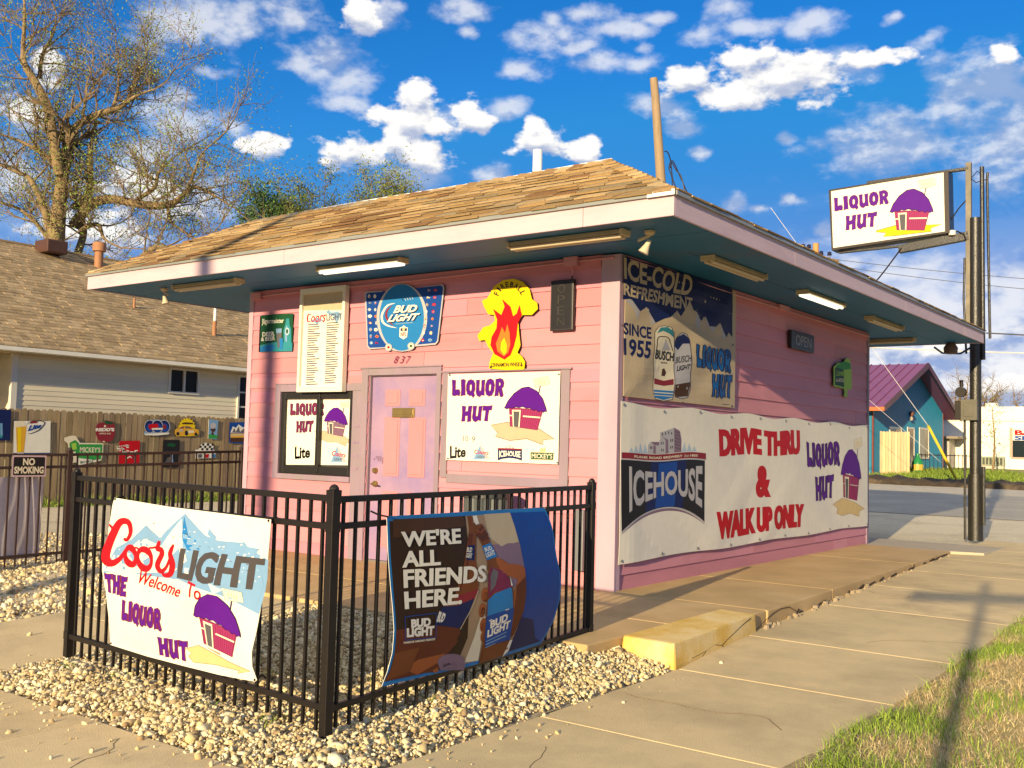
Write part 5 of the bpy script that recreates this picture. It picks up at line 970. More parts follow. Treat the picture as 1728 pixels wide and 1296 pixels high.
mb = MB(); mb.tube([(.45, 9.1, 3.05), (.55, 9.2, 2.96), (.75, 9.5, 2.97), (.85, 9.8, 3.1)], .016, 6); mb.build('feed_cable', m_iron, t, smooth=True)
mb = MB(); mb.lathe([(.03, 2.92), (.10, 2.93), (.11, 3.02), (.06, 3.1)], .72, 9.02, 14); o = thing('junction_lamp', 'dark rounded lamp housing under the far eave corner beside the black pole', 'lamp', (.72, 9.02, 2.92)); mb.build('housing', mat('dull_brown_box', (.16, .10, .07), .6), o, smooth=True)

# ---------------------------------------------------------------- telephone pole behind the store
m_wood = mat('weathered_wood', (.33, .235, .14), .85, .25, 2.2, bump=.5, bscale=25, stretch=(6, 6, .5), stain=(.18, .12, .07), stsc=2.2, stlo=.55, sthi=.75)
t = thing('telephone_pole', 'bare leaning timber telephone pole rising behind the store roof', 'utility pole', (-9.18, 18.97, .06))
mb = MB(); mb.tube([(-9.16, 18.97, 0), (-9.5, 18.12, 8.97), (-9.6, 17.85, 11.6), (-9.63, 17.78, 12.13)], [.17, .145, .12, .115], 14); mb.build('pole', m_wood, t, smooth=True)
mb = MB()
for pts in ([(-9.40, 18.1, 10.0), (-9.30, 18.12, 9.95), (-9.25, 18.2, 9.72), (-9.25, 18.25, 9.55)], [(-9.26, 18.2, 9.5), (-9.22, 18.22, 9.72), (-9.15, 18.3, 9.60), (-9.0, 18.45, 9.15), (-8.75, 18.62, 8.5)], [(-9.23, 18.2, 9.6), (-9.2, 18.25, 9.2), (-9.1, 18.3, 8.9), (-8.95, 18.4, 8.4)], [(-9.2, 18.2, 9.66), (-9.12, 18.3, 9.45), (-8.98, 18.4, 9.2), (-8.85, 18.5, 8.4)], [(-9.25, 18.2, 9.7), (-9.3, 18.2, 9.5), (-9.22, 18.25, 9.2), (-9.2, 18.3, 8.5)]):
    Q, _ = spline(pts, 1.); mb.tube(Q, .018, 5)
mb.build('cable', mat('black_cable', (.012, .012, .03), .5), t, smooth=True)
t = thing('utility_pole', 'distant utility pole top with crossarm and dark insulators above the side roof edge', 'utility pole', (-11.3, 35.9, .3))
mb = MB(); mb.tube([(-11.3, 35.6, .3), (-11.3, 35.5, 10.5)], [.19, .13], 12); mb.build('pole', mat('orange_wood', (.5, .25, .09), .85, .2, 3), t, smooth=True)
mb = MB(); a = Vector((-11.75, 35.1, 10.0)); b = Vector((-10.5, 36.1, 9.72)); mb.beam(a, b, .12, .14); mb.beam(a+Vector((.05, 0, -.3)), b+Vector((.3, 0, -.38)), .12, .13)
for i in range(5): p = a.lerp(b, (i+.3)/5)+Vector((0, -.1, -.05)); mb.lathe([(.07, p.z-.14), (.09, p.z), (.05, p.z+.08)], p.x, p.y, 8)
mb.build('crossarm', mat('old_crossarm', (.20, .13, .05), .9, .3, 4), t)
mb = MB()
for i, dz in ((.02, .36), (.18, .40), (.52, .22), (.75, .26), (.92, -.1), (1.02, -.16)):
    p = a.lerp(b, i)+Vector((0, 0, dz)); mb.lathe([(.03, p.z-.22), (.03, p.z-.08), (.11, p.z-.06), (.08, p.z+.02), (.10, p.z+.06), (.03, p.z+.1)], p.x, p.y, 10)
mb.build('insulator', mat('dark_glass', (.02, .02, .05), .2), t, smooth=True)
def wire(name, label, a, b, s, r, m, n=16):
    a = Vector(a); b = Vector(b); mb = MB(); mb.tube([a.lerp(b, k/n)-Vector((0, 0, s*4*(k/n)*(1-k/n))) for k in range(n+1)], r, 5); mb.build('strand', m, thing(name, label, 'cable', a), smooth=True)
m_wire = mat('wire_grey', (.10, .10, .12), .6); m_wirel = mat('pale_wire', (.62, .60, .56), .5)
wire('power_line', 'thick pale cable crossing behind the black sign pole above the blue house', (-14, 15.1, 5.0), (12, 34.6, 5.0), .62, .02, m_wirel)
wire('power_line', 'upper of the two thin grey wires running right from the distant utility pole', (-10.6, 36.1, 9.82), (14, 54.4, 9.5), .7, .014, m_wire); wire('power_line', 'lower of the two thin grey wires running right from the distant utility pole', (-10.7, 36.0, 9.55), (14, 54.4, 9.15), .9, .014, m_wire)
wire('power_line', 'dark twisted wire leaving the roof corner to the right of the black pole', (1.12, 9.6, 3.3), (9.5, 20.5, 4.6), .3, .012, m_wire)
t = thing('guy_wire', 'slanting steel guy wire with a bright yellow guard in front of the blue house', 'guy wire', (-4.7, 32.35, .3)); A_ = Vector((-10.1, 27.6, 10.35)); B_ = Vector((-5.54, 31.59, 2.43)); C_ = Vector((-4.66, 32.4, .3)); mb = MB(); mb.tube([A_, B_, C_], .010, 6); mb.build('strand', m_wirel, t)
mb = MB(); mb.tube([B_, B_.lerp(C_, .93)], .05, 8); mb.build('guard', mat('yellow_guard', (.75, .50, .02), .5, .05), t, smooth=True)
wire('guy_wire', 'thin lower guy wire without a guard slanting before the blue house', (-8.77, 28.98, 4.91), (-5.0, 32.1, .9), 0, .007, m_wirel, 2)

# poles behind the viewer whose shadows fall on the walk and the wall
t = thing('street_sign', 'street corner sign on a thin steel post standing on the verge', 'street sign', (5.15, -11.4, -.15)); mb = MB(); mb.tube([(5.15, -11.4, -.2), (5.15, -11.4, 3.42)], .045, 10); mb.build('post', mat('galvanised', (.35, .35, .34), .5, metal=.5), t, smooth=True)
mb = MB(); mb.beam((4.55, -11.75, 3.13), (6.5, -10.6, 3.13), .03, .17); mb.build('blade', mat('green_blade', (.02, .14, .06), .5), t)
t = thing('utility_pole', 'tall timber utility pole across the street', 'utility pole', (-.35, -24.3, -.2)); mb = MB(); mb.tube([(-.35, -24.3, -.3), (-.35, -24.3, 10.2)], [.16, .12], 12); mb.build('pole', m_wood, t, smooth=True)
mb = MB(); mb.beam((-1.5, -24.3, 9.7), (.8, -24.3, 9.7), .1, .12); mb.build('crossarm', m_wood, t)
# ---------------------------------------------------------------- timber fence on the left with its beer signs
def plank_fence(name, label, a, b, z0, z1, m, pitch=.142, post=True, dog=True):
    a = Vector((*a, 0)); b = Vector((*b, 0)); L = (b-a).length; d = (b-a)/L; n = Vector((d.y, -d.x, 0)); t = thing(name, label, 'fence', (*((a+b)/2).xy, z0)); mb = MB(); s = 0
    while s < L-.02:
        w = pitch*rnd.uniform(.93, 1.02); h = z1+rnd.uniform(-.015, .015); o = rnd.uniform(-.004, .004); g = .006; c = .03 if dog else 0
        k = rnd.uniform(.78, 1.18); col = (.26*k, .19*k*rnd.uniform(.95, 1.05), .105*k*rnd.uniform(.9, 1.1))
        P = [(s+g, z0), (s+w-g, z0), (s+w-g, h-c), (s+w-g-c, h), (s+g+c, h), (s+g, h-c)]
        mb.prism(P, lambda x, z: tuple(a+d*x+n*(o-.009)+Vector((0, 0, z))), lambda x, z: tuple(a+d*x+n*(o+.009)+Vector((0, 0, z))), 0, col); s += w
    mb.build('boards', m, t)
    for z in (z0+.25, (z0+z1)/2, z1-.25):
        mb = MB(); mb.beam(a-n*.035+Vector((0, 0, z)), b-n*.035+Vector((0, 0, z)), .04, .09); mb.build('rail', m_wood, t)
    return t
m_board = mat('grey_brown_boards', (.2, .15, .09), .88, .30, 3.0, bump=.3, bscale=40, attr=True, stretch=(7, 7, .6), stain=(.11, .075, .04), stsc=1.6, stlo=.60, sthi=.80)
plank_fence('wood_fence', 'weathered dog ear timber fence hung with beer signs along the gravel lot', (-15.3, -6), (-15.3, 17), -.16, 1.78, m_board)
def wsign(label, A, poly, face, edge='dgrey', cat='sign', name='beer_sign'): return sign(name, label, cat, A, WF, poly, face, edge, .008, .016)
X = WF.crop(0, 690, 8.2286); Y = WF.crop(210, 690, 8.2286)
A = Art(X); A.fill([(-100, 200), (30, 200), (35, 370), (20, 405), (-100, 405)], 'teal'); A.fill([(0, 200), (25, 200), (30, 360), (0, 370)], 'ice'); wsign('dark navy sign with a pale bottle at the far left end of the timber fence', A, [X(*p) for p in [(-170, 440), (135, 440), (150, 10), (-170, 8)]], 'navy', 'black')
A = Art(X); A.fill([(180, 612), (690, 608), (690, 630), (180, 634)], 'navy'); A.fill([(345, 612), (690, 608), (690, 630), (345, 632)], 'blue')
A.fill([(215, 250), (360, 235), (355, 330), (325, 590), (320, 632), (232, 634), (228, 590)], 'gold'); A.fill([(240, 260), (290, 255), (285, 600), (245, 605)], 'yellow'); A.fill([(205, 245), (200, 200), (240, 170), (300, 165), (335, 195), (362, 240), (215, 255)], 'cream'); A.fill([(228, 605), (325, 600), (325, 634), (230, 636)], 'silver')
A.curve([(365, 215), (420, 175), (540, 165), (605, 180), (610, 210), (540, 290), (430, 340), (380, 340)], [4, 6, 8, 12, 14, 14, 8, 4], 'black'); A.text('Lite', [(395, 232), (575, 200), (560, 262), (375, 312)], 'blue', bold=.06, shear=.2); A.fill([(430, 172), (520, 168), (500, 195), (400, 205)], 'maroon')
wsign('white square beer board with a tall glass and oval logo on the timber fence', A, [X(*p) for p in [(180, 634), (690, 630), (698, 168), (190, 168)]], 'white')
A = Art(X); A.fill([(1100, 490), (1418, 492), (1412, 610), (1395, 700), (1300, 710), (1085, 680), (1040, 600)], 'green'); A.fill([(1080, 690), (1390, 710), (1310, 735), (1095, 775)], 'white', L=1); A.text("MICKEY'S", [(1105, 525), (1392, 535), (1385, 605), (1102, 605)], 'cream', bold=.02); A.fill([(960, 470), (1040, 430), (1090, 480), (1080, 560), (1030, 595), (965, 560)], 'green'); A.fill([(985, 480), (1050, 470), (1060, 560), (1000, 570)], 'lime'); A.text('BOTTLE', [(1110, 725), (1290, 712), (1285, 740), (1110, 760)], 'dkgreen', bold=.02)
wsign('green cut out sign with cream lettering below and left of the apple sign', A, [X(*p) for p in [(950, 590), (935, 480), (885, 440), (885, 400), (930, 385), (985, 370), (1045, 375), (1105, 470), (1430, 478), (1425, 610), (1400, 715), (1310, 740), (1080, 782), (1040, 740), (920, 780), (950, 680)]], 'cream', 'dkgreen')
A = Art(X); A.fill([(1450, 200), (1445, 160), (1520, 175), (1585, 195), (1540, 215), (1480, 215)], 'dkgreen'); A.text("REDD'S", [(1322, 265), (1582, 262), (1582, 312), (1322, 312)], 'white', bold=.06); A.text('APPLE ALE', [(1370, 332), (1530, 332), (1530, 352), (1370, 352)], 'cream', bold=.02); A.ell(1452, 240, 14, 16, 'cream'); A.fill([(1420, 445), (1455, 450), (1450, 458), (1415, 455)], 'cream')
wsign('round red apple shaped sign with white lettering on the timber fence', A, [X(*p) for p in [(1440, 192), (1450, 158), (1520, 165), (1590, 190), (1575, 205), (1592, 260), (1590, 340), (1565, 420), (1520, 455), (1450, 462), (1400, 455), (1350, 415), (1322, 340), (1318, 270), (1345, 210), (1390, 190)]], 'maroon')
A = Art(Y)
rr = random.Random(4)
for k_ in range(26):
    x = rr.uniform(-120, 150); y = 490+rr.uniform(0, 110)+abs(x-20)*.2; A.line([(x, y), (x+rr.uniform(20, 50), y+rr.uniform(-12, 12))], rr.uniform(10, 24), 'white', L=2)
A.text('DRAFT', [(-110, 650), (100, 640), (95, 690), (-100, 700)], 'white', bold=.04, shear=.2) if 0 else A.line([(10, 700), (70, 660), (110, 690)], 16, 'white'); A.ell(125, 672, 34, 34, 'maroon')
wsign('square bright red sign with a white emblem on the timber fence', A, [X(*p) for p in [(1650, 450), (1660, 445), (1928, 440), (1938, 455), (1930, 745), (1915, 758), (1650, 762), (1640, 750)]], 'red')
A = Art(Y)
for cx, rx in ((345, 78), (545, 82), (450, 82)): A.ell(cx, 245, rx, 95, 'silver'); A.ell(cx, 245, rx-10, 84, 'navy'); A.ell(cx+4, 260, rx-26, 60, 'blue')
A.fill([(330, 215), (380, 208), (455, 205), (470, 250), (400, 290), (345, 285), (325, 245)], 'red'); A.fill([(370, 268), (525, 262), (520, 288), (375, 290)], 'white'); A.ell(550, 248, 26, 34, 'maroon'); A.fill([(262, 345), (620, 330), (600, 352), (450, 368), (290, 366)], 'white')
wsign('three dark blue overlapping ovals sign in the top row on timber fence', A, [Y(*p) for p in [(262, 345), (270, 332), (285, 300), (275, 235), (310, 165), (400, 152), (460, 146), (510, 155), (590, 165), (630, 220), (632, 280), (600, 325), (622, 332), (600, 356), (450, 372), (280, 366)]], 'ice')
A = Art(Y); sunp = []
for k_ in range(19): 
    a = R(-8+196*k_/18); r_ = 118 if k_ % 2 else 92; sunp.append((862+r_*math.cos(a)*1.0, 235-r_*math.sin(a)))
A.text('SUNSET', [(795, 190), (945, 190), (930, 225), (800, 222)], 'navy', bold=.05) if 0 else A.line([(795, 205), (845, 200), (945, 205)], [18, 30, 22], 'brown', L=2)
A.fill([(695, 290), (745, 265), (790, 245), (830, 232), (900, 236), (960, 272), (1020, 290), (1025, 340), (1000, 365), (880, 360), (850, 372), (720, 370), (692, 335)], 'gold', L=3); A.fill([(740, 272), (820, 240), (815, 272)], 'dkplum', L=4); A.fill([(830, 242), (895, 246), (945, 275), (840, 270)], 'dgrey', L=4); A.ell(735, 345, 22, 26, 'black', L=5); A.ell(855, 335, 24, 36, 'black', L=5); A.ell(985, 350, 20, 22, 'black', L=5); A.fill([(870, 300), (960, 300), (955, 330), (880, 335)], 'cream', L=5); A.ell(780, 300, 30, 22, 'beige', L=5)
wsign('yellow sun burst sign with a race car, top row of the timber fence', A, [Y(*p) for p in [(692, 335), (695, 288), (745, 262)]+sunp[::-1][1:-1]+[(965, 270), (1025, 290), (1030, 342), (1000, 372), (850, 380), (715, 376)]], 'yellow', 'brown')
A = Art(Y); A.ell(645, 500, 60, 26, 'dkgreen'); A.fill([(628, 750), (630, 680), (645, 660), (650, 630), (664, 630), (666, 680), (672, 750)], 'ice'); A.fill([(560, 745), (590, 680), (640, 660), (620, 740)], 'dgrey')
wsign('tall black sign with a faint bottle, partly hidden by the brown iron fence rails', A, [Y(*p) for p in [(512, 815), (752, 808), (762, 430), (535, 430)]], 'black', 'black')
A = Art(Y)
for i in range(6):
    for j in range(3):
        if (i+j) % 2: x = 1045+i*32-j*6; y = 478+j*32; A.fill([(x, y), (x+30, y+3), (x+24, y+34), (x-6, y+31)], 'black')
for x, m in ((1015, 'dgrey'), (1110, 'red'), (1200, 'sky')): A.fill([(x, 630), (x+55, 625), (x+50, 675), (x, 680)], m)
wsign('small white chequered flag sign behind the brown iron fence', A, [Y(*p) for p in [(975, 690), (975, 570), (1025, 560), (1060, 490), (1110, 468), (1235, 495), (1225, 550), (1262, 600), (1255, 680)]], 'white')
A = Art(Y); A.ell(1225, 235, 42, 40, 'silver'); A.fill([(1180, 280), (1260, 270), (1255, 310), (1225, 320), (1240, 360), (1180, 400), (1210, 320)], 'brown'); A.fill([(1165, 350), (1290, 370), (1275, 412), (1160, 410)], 'green')
wsign('narrow upright picture sign in blue and green, top row of the timber fence', A, [Y(*p) for p in [(1155, 412), (1275, 425), (1298, 160), (1165, 142)]], 'ice', 'cream')
A = Art(Y); A.fill([(1465, 330), (1500, 240), (1540, 265), (1580, 215), (1640, 260), (1700, 225), (1740, 330)], 'white'); A.fill([(1490, 325), (1520, 265), (1540, 320), (1580, 240), (1600, 320), (1650, 270), (1690, 330)], 'grey'); A.fill([(1465, 340), (1760, 340), (1760, 465), (1465, 460)], 'gold'); A.fill([(1465, 400), (1760, 400), (1760, 465), (1465, 460)], 'brown'); A.fill([(1465, 345), (1760, 345), (1760, 375), (1465, 380)], 'sand')
wsign('blue picture sign with snowy peaks over a golden field beside the store wall', A, [Y(*p) for p in [(1450, 475), (1775, 485), (1775, 180), (1455, 190)]], 'blue', 'navy')

# ---------------------------------------------------------------- neighbour's house
m_sid = mat('cream_siding', (.80, .72, .50), .6, .07, 2, stain=(.70, .62, .43), stsc=.7, stretch=(.3, .3, 3), attr=True); m_wt = mat('cream_trim', (.72, .68, .56), .55, .05)
hs_ = thing('neighbor_house', 'long low house with cream siding and a brown shingle roof behind the timber fence', 'house', (-20, 8, -.16))
PK = (.80, .72, .50)
mb = MB(); siding(mb, 3.45, 24, -.2, 3.1, .115, -.16, lambda u, z, h: (-17.5+h, u, z), [(7.36, 8.2, 2.42, 3.0), (9.5, 10.5, 1.3, 2.97)], lip=.014, seams=False); siding(mb, -12, 3.45, -.2, 3.1, .115, -.16, lambda u, z, h: (-18.3+h, u, z), lip=.014, seams=False)
mb.box((-23, -12, -.2), (-18.32, 24, 3.1)); mb.box((-18.4, 3.46, -.2), (-17.56, 24, 3.1)); mb.c = [c or PK for c in mb.c]; mb.build('wall', m_sid, hs_)
mb = MB(); mb.box((-17.55, 3.33, -.2), (-17.46, 3.46, 3.1)); mb.build('corner_board', m_wt, hs_)
for y0, y1, z0, z1 in ((7.32, 8.24, 2.38, 3.04), (9.46, 10.5, 1.26, 3.0)):
    mb = MB()
    for b_ in (((y0, z0), (y1, z0+.06)), ((y0, z1-.06), (y1, z1)), ((y0, z0+.06), (y0+.06, z1-.06)), ((y1-.06, z0+.06), (y1, z1-.06)), (((y0+y1)/2-.025, z0+.06), ((y0+y1)/2+.025, z1-.06))): mb.box((-17.54, b_[0][0], b_[0][1]), (-17.455, b_[1][0], b_[1][1]))
    if z0 < 2:
        for q in (z0+.5, z0+.86, z0+1.25): mb.box((-17.52, y0+.06, q), (-17.47, y1-.06, q+.04))
    w_ = mb.build('window', m_wt, hs_)
    mb = MB(); mb.box((-17.545, y0+.05, z0+.05), (-17.51, y1-.05, z1-.05)); mb.build('pane', mat('dark_glass_pane', (.03, .028, .024), .25, .3, 1.5, spec=.12), w_)
mb = MB(); a_, b_ = Vector((-17.0, 0, 3.17)), Vector((-23.0, 0, 6.5)); nc = 38
TN = [(.36, .25, .13), (.40, .285, .15), (.31, .215, .105), (.43, .31, .165), (.37, .265, .14), (.33, .23, .115)]
for c in range(nc):
    p0 = a_.lerp(b_, c/nc); p1 = a_.lerp(b_, min((c+1.15)/nc, 1)); y = -14.0-rnd.random()*.3
    while y < 26:
        w = rnd.choice((.16, .22, .30)); l = rnd.choice((.008, .014, .026)); k = rnd.uniform(.82, 1.15); col = tuple(q*k for q in rnd.choice(TN))
        vs = [(p0.x, y, p0.z+l+.006), (p0.x, y+w, p0.z+l+.006), (p1.x, y+w, p1.z+.003), (p1.x, y, p1.z+.003), (p0.x, y, p0.z-.004), (p0.x, y+w, p0.z-.004)]
        mb.add(vs, [(0, 1, 2, 3), (4, 5, 1, 0), (0, 3, 4), (1, 5, 2)], 0, col); y += w
mb.add([(-17.0, -14, 3.16), (-17.0, 26, 3.16), (-23, 26, 6.49), (-23, -14, 6.49), (-29, 26, 3.16), (-29, -14, 3.16)], [(0, 1, 2, 3), (3, 2, 4, 5), (0, 3, 5), (1, 4, 2)], 0, (.25, .17, .09))
mb.tube([(-23, -14, 6.5), (-23, 26, 6.5)], .06, 6, 0, True, (.26, .18, .095))
rfo = mb.build('roof', mat('brown_shingle', (.25, .17, .09), .92, .18, 14, bump=.4, bscale=60, attr=True), hs_)
mb = MB(); mb.prism([(-17.06, 3.16), (-16.93, 3.15), (-16.92, 3.06), (-17.04, 3.04)], lambda x, z: (x, -14, z), lambda x, z: (x, 26, z)); mb.build('gutter', m_wt, hs_)
mb = MB(); mb.box((-17.9, -14, 3.03), (-17.06, 26, 3.06)); mb.build('soffit', mat('tan_soffit', (.45, .36, .22), .7), hs_)  # one even tan colour over the whole soffit
m_ter = mat('terracotta_pipe', (.36, .17, .08), .7, .15, 6)
mb = MB(); mb.lathe([(.12, 6.0), (.12, 6.55), (.19, 6.57), (.19, 6.8), (.13, 6.84)], -22.3, 8.15, 16); mb.build('chimney', m_ter, hs_, smooth=True)
mb = MB(); mb.box((-22.9, 6.55, 6.3), (-22.2, 7.15, 6.66)); mb.build('roof_vent', mat('brown_vent', (.08, .035, .022), .6), hs_, bevel=.03)
mb = MB(); mb.lathe([(.10, 4.6), (.04, 4.66), (.03, 4.95), (.03, 5.0)], -19.8, 7.75, 10); mb.build('vent_pipe', m_ter, hs_, smooth=True)
mb = MB(); mb.lathe([(.14, 3.95), (.06, 4.02), (.055, 4.5), (.06, 4.52)], -18.7, 9.55, 12); mb.lathe([(.04, 4.5), (.04, 5.0)], -18.7, 9.55, 10, 1); mb.build('vent_pipe', [m_ter, mat('white_pvc', (.8, .79, .74))], hs_, smooth=True)

# ---------------------------------------------------------------- blue house and white building across the road
bh = thing('blue_house', 'teal blue ribbed metal house with a purple metal roof across the road', 'house', (-14, 44, .4)); m_blue = mat('teal_metal', (.014, .17, .29), .45, .08, 2, spec=.4); m_pur = mat('purple_metal', (.20, .055, .14), .4, .08, 2, spec=.5)
mb = MB(); gx = -9.5; y0, y1, zb_, ze, yr, zr = 37.7, 49.6, .2, 3.62, 43.9, 5.75
def gz(y): return ze+(zr-ze)*(1-abs(y-yr)/((yr-y0) if y < yr else (y1-yr)))
ys = np.arange(y0, y1, .15)
for y in ys:
    for s0, s1, h0, h1 in ((0, .08, 0, 0), (.08, .1, 0, .02), (.1, .13, .02, .02), (.13, .15, .02, 0)):
        a = y+s0; b = min(y+s1, y1); mb.add([(gx+h0, a, zb_), (gx+h1, b, zb_), (gx+h1, b, gz(b)), (gx+h0, a, gz(a))], [(0, 1, 2, 3)])
mb.add([(gx, y0, zb_), (gx-14, y0, zb_), (gx-14, y0, ze), (gx, y0, ze), (gx-14, y1, zb_), (gx, y1, zb_), (gx, y1, ze), (gx-14, y1, ze)], [(0, 1, 2, 3), (4, 5, 6, 7)]); mb.build('wall', m_blue, bh)
mb = MB(); ox = gx+.75
for (ya, za, yb, zb2) in ((y0-.75, ze-.27, yr, zr+.05), (y1+.75, ze-.27, yr, zr+.05)):
    mb.add([(ox, ya, za), (gx-14.5, ya, za), (gx-14.5, yb, zb2), (ox, yb, zb2), (ox, ya, za-.08), (gx-14.5, ya, za-.08), (gx-14.5, yb, zb2-.08), (ox, yb, zb2-.08)], [(0, 1, 2, 3), (7, 6, 5, 4), (0, 3, 7, 4), (0, 4, 5, 1)])
    for k_ in range(34): x = ox-.05-k_*.45; mb.beam((x, ya, za+.02), (x, yb, zb2+.02), .05, .05)
mb.build('roof', m_pur, bh)
mb = MB()
for s_ in (1, -1):
    ya = (y0-.78 if s_ > 0 else y1+.78); mb.beam((ox+.015, ya, ze-.33), (ox+.015, yr, zr-.04), .03, .26)
mb.build('barge_board', mat('dark_maroon', (.10, .02, .03), .5), bh)
for q in ((y0, y0+.1), (y1-.1, y1)):
    mb = MB(); mb.box((gx-.02, q[0], zb_), (gx+.04, q[1], ze)); mb.build('corner_trim', mat('rust_trim', (.25, .05, .03), .5), bh)
mb = MB(); mb.box((gx-.3, y0-.85, ze-.42), (gx+.78, y0-.70, ze-.25)); mb.build('gutter', mat('orange_gutter', (.45, .12, .03), .5), bh)
def bwin(a, b, c, d, door=False):
    mb = MB()
    for q in ((a, b, c, c+.09), (a, b, d-.09, d), (a, a+.09, c+.09, d-.09), (b-.09, b, c+.09, d-.09)): mb.box((gx-.02, q[0], q[2]), (gx+.05, q[1], q[3]))
    w = mb.build('door' if door else 'window', m_wt, bh); mb = MB(); mb.box((gx-.01, a+.08, c+.08), (gx+.03, b-.08, d-.08))
    if not door: mb.box((gx+.03, a+.08, c+.08), (gx+.036, (a*.45+b*.55), d-.08), 1)
    mb.build('pane', [mat('dark_pane', (.04, .03, .025), .2), mat('pale_blind', (.45, .42, .32), .6)], w)
bwin(45.0, 46.75, 1.15, 2.72); bwin(40.1, 42.0, 1.4, 2.62); bwin(42.95, 44.15, .45, 2.68, True)
mb = MB(); mb.lathe([(.05, 3.2), (.11, 3.25), (.13, 3.38), (.05, 3.45)], gx+.1, 43.4, 8); mb.lathe([(.06, 3.0), (.08, 3.1), (.03, 3.2)], gx+.1, 43.4, 8, 1); mb.build('wall_lamp', [mat('dark_lamp', (.16, .06, .04)), mat('dull_lamp', (.35, .3, .25))], bh)
m_pine = mat('new_pine', (.62, .44, .23), .8, .2, 3, stretch=(5, 5, .5), attr=True)
f_ = plank_fence('wood_fence', 'short fence of new pale pine boards in front of the blue house', (-9.95, 38.4), (-8.5, 39.5), .42, 2.36, m_pine, .14)
for l_ in f_.children[0].data.color_attributes['col'].data: l_.color = (l_.color[0]*2.5, l_.color[1]*2.45, l_.color[2]*2.4, 1)
sf = thing('iron_fence', 'short thin dark iron fence beside the right corner of the blue house', 'fence', (-7.6, 44, .45)); 
for a, b in (((-8.9, 42.6), (-6.9, 44.2)),):
    a = Vector((*a, 0)); b = Vector((*b, 0))
    for z in (.6, 1.35): mb = MB(); mb.beam(a+Vector((0, 0, z)), b+Vector((0, 0, z)), .03, .04); mb.build('rail', m_iron, sf)
    for i in range(14): p = a.lerp(b, i/13); mb = MB(); mb.beam(p+Vector((0, 0, .42)), p+Vector((0, 0, 1.42 if i < 13 else 1.6)), .025 if i < 13 else .08, .025 if i < 13 else .08); mb.build('picket', m_iron, sf)
t = thing('garden_bottle', 'green bottle shaped yard ornament on the grass before the blue house', 'ornament', (-8.9, 42.2, .45)); mb = MB(); mb.lathe([(.22, .47), (.26, .52), (.26, 1.0), (.16, 1.15), (.08, 1.25), (.08, 1.4)], -8.7, 41.9, 12); mb.build('body', mat('green_glass', (.02, .20, .06), .3), t, smooth=True); mb = MB(); mb.lathe([(.265, .62), (.265, .9)], -8.7, 41.9, 12); mb.build('label_band', mat('gold_band', (.5, .35, .05), .5), t)
t = thing('yard_marker', 'small round white and blue marker on a stake before the blue house', 'marker', (-9.2, 40.6, .45)); mb = MB(); mb.tube([(-8.9, 40.6, .42), (-8.9, 40.6, .95)], .02, 6); mb.build('stake', m_iron, t); mb = MB(); mb.tube([(-8.9, 40.6, 1.05), (-8.87, 40.56, 1.05)], .24, 18); mb.tube([(-8.87, 40.56, 1.05), (-8.865, 40.555, 1.05)], .13, 14, 1); mb.build('disc', [m_wt, mat('marker_blue', (.05, .16, .5), .5)], t)
wb = thing('white_building', 'long flat roofed white building with a partly seen red and blue sign', 'building', (-4, 57, .5)); m_white = mat('white_wall', (.78, .74, .62), .6, .05, .6)
mb = MB(); mb.box((-14, 54, 0), (12, 62, 3.42)); mb.box((-14.05, 53.93, 3.42), (12.05, 62, 4.15)); mb.box((-14, 53.90, 3.36), (12, 53.95, 3.42)); mb.box((-7.22, 53.80, .3), (12, 53.99, 1.25)); mb.build('wall', m_white, wb)
mb = MB(); mb.box((-6.9, 53.9, 1.36), (-4.2, 53.97, 2.28)); w_ = mb.build('window', mat('dark_shop_pane', (.015, .025, .028), .15), wb); mb = MB(); mb.box((-7.0, 53.86, 1.26), (-4.1, 53.98, 1.36)); mb.box((-7.05, 53.86, 1.36), (-6.9, 53.98, 2.98)); mb.build('frame', mat('peeling_trim', (.48, .33, .24), .7), w_)
A = Art(); A.text('BA', tq(-6.80, 2.58, -5.85, 2.86), 'red', bold=.05); A.text('SH', tq(-6.82, 2.30, -5.9, 2.54), 'blue', bold=.05); A.build('shop_sign', inks, lambda u, v, h: (u, 53.9-h, v), wb, base=(rect4(-6.9, 2.285, -4.2, 2.95), 'white', 'white', .05))
mb = MB(); mb.box((-8.45, 53.55, .86), (-7.28, 53.9, 1.36)); u_ = mb.build('air_conditioner', mat('green_grey_metal', (.30, .32, .22), .5), wb, bevel=.02); mb = MB()
for i in range(6): mb.box((-8.38+i*.18, 53.53, .92), (-8.26+i*.18, 53.56, 1.30))
mb.build('grille', mat('dark_grille', (.06, .07, .05)), u_); mb = MB(); mb.box((-8.5, 53.55, .45), (-7.3, 53.9, .85)); mb.build('block_base', mat('concrete_block', (.5, .45, .35)), wb)
mb = MB(); mb.box((-10.5, 52.6, .4), (-9.9, 54, 2.3)); mb.box((-10.9, 52.0, 2.3), (-9.3, 54, 2.42), 1); mb.build('porch', [mat('porch_panel', (.42, .38, .33), .7), mat('porch_roof', (.25, .20, .14), .7)], wb)
mb = MB(); mb.lathe([(.35, 4.15), (.35, 4.45)], -8.4, 56, 12); mb.build('roof_vent', m_wt, wb); mb = MB(); mb.beam((-6.2, 56, 4.1), (-6.2, 56, 4.75), .06, .06)
for z in (4.35, 4.5, 4.62): mb.beam((-6.55, 56, z), (-5.85, 56, z+.05), .04, .04)
mb.build('aerial', mat('rusty_aerial', (.2, .15, .09)), wb)

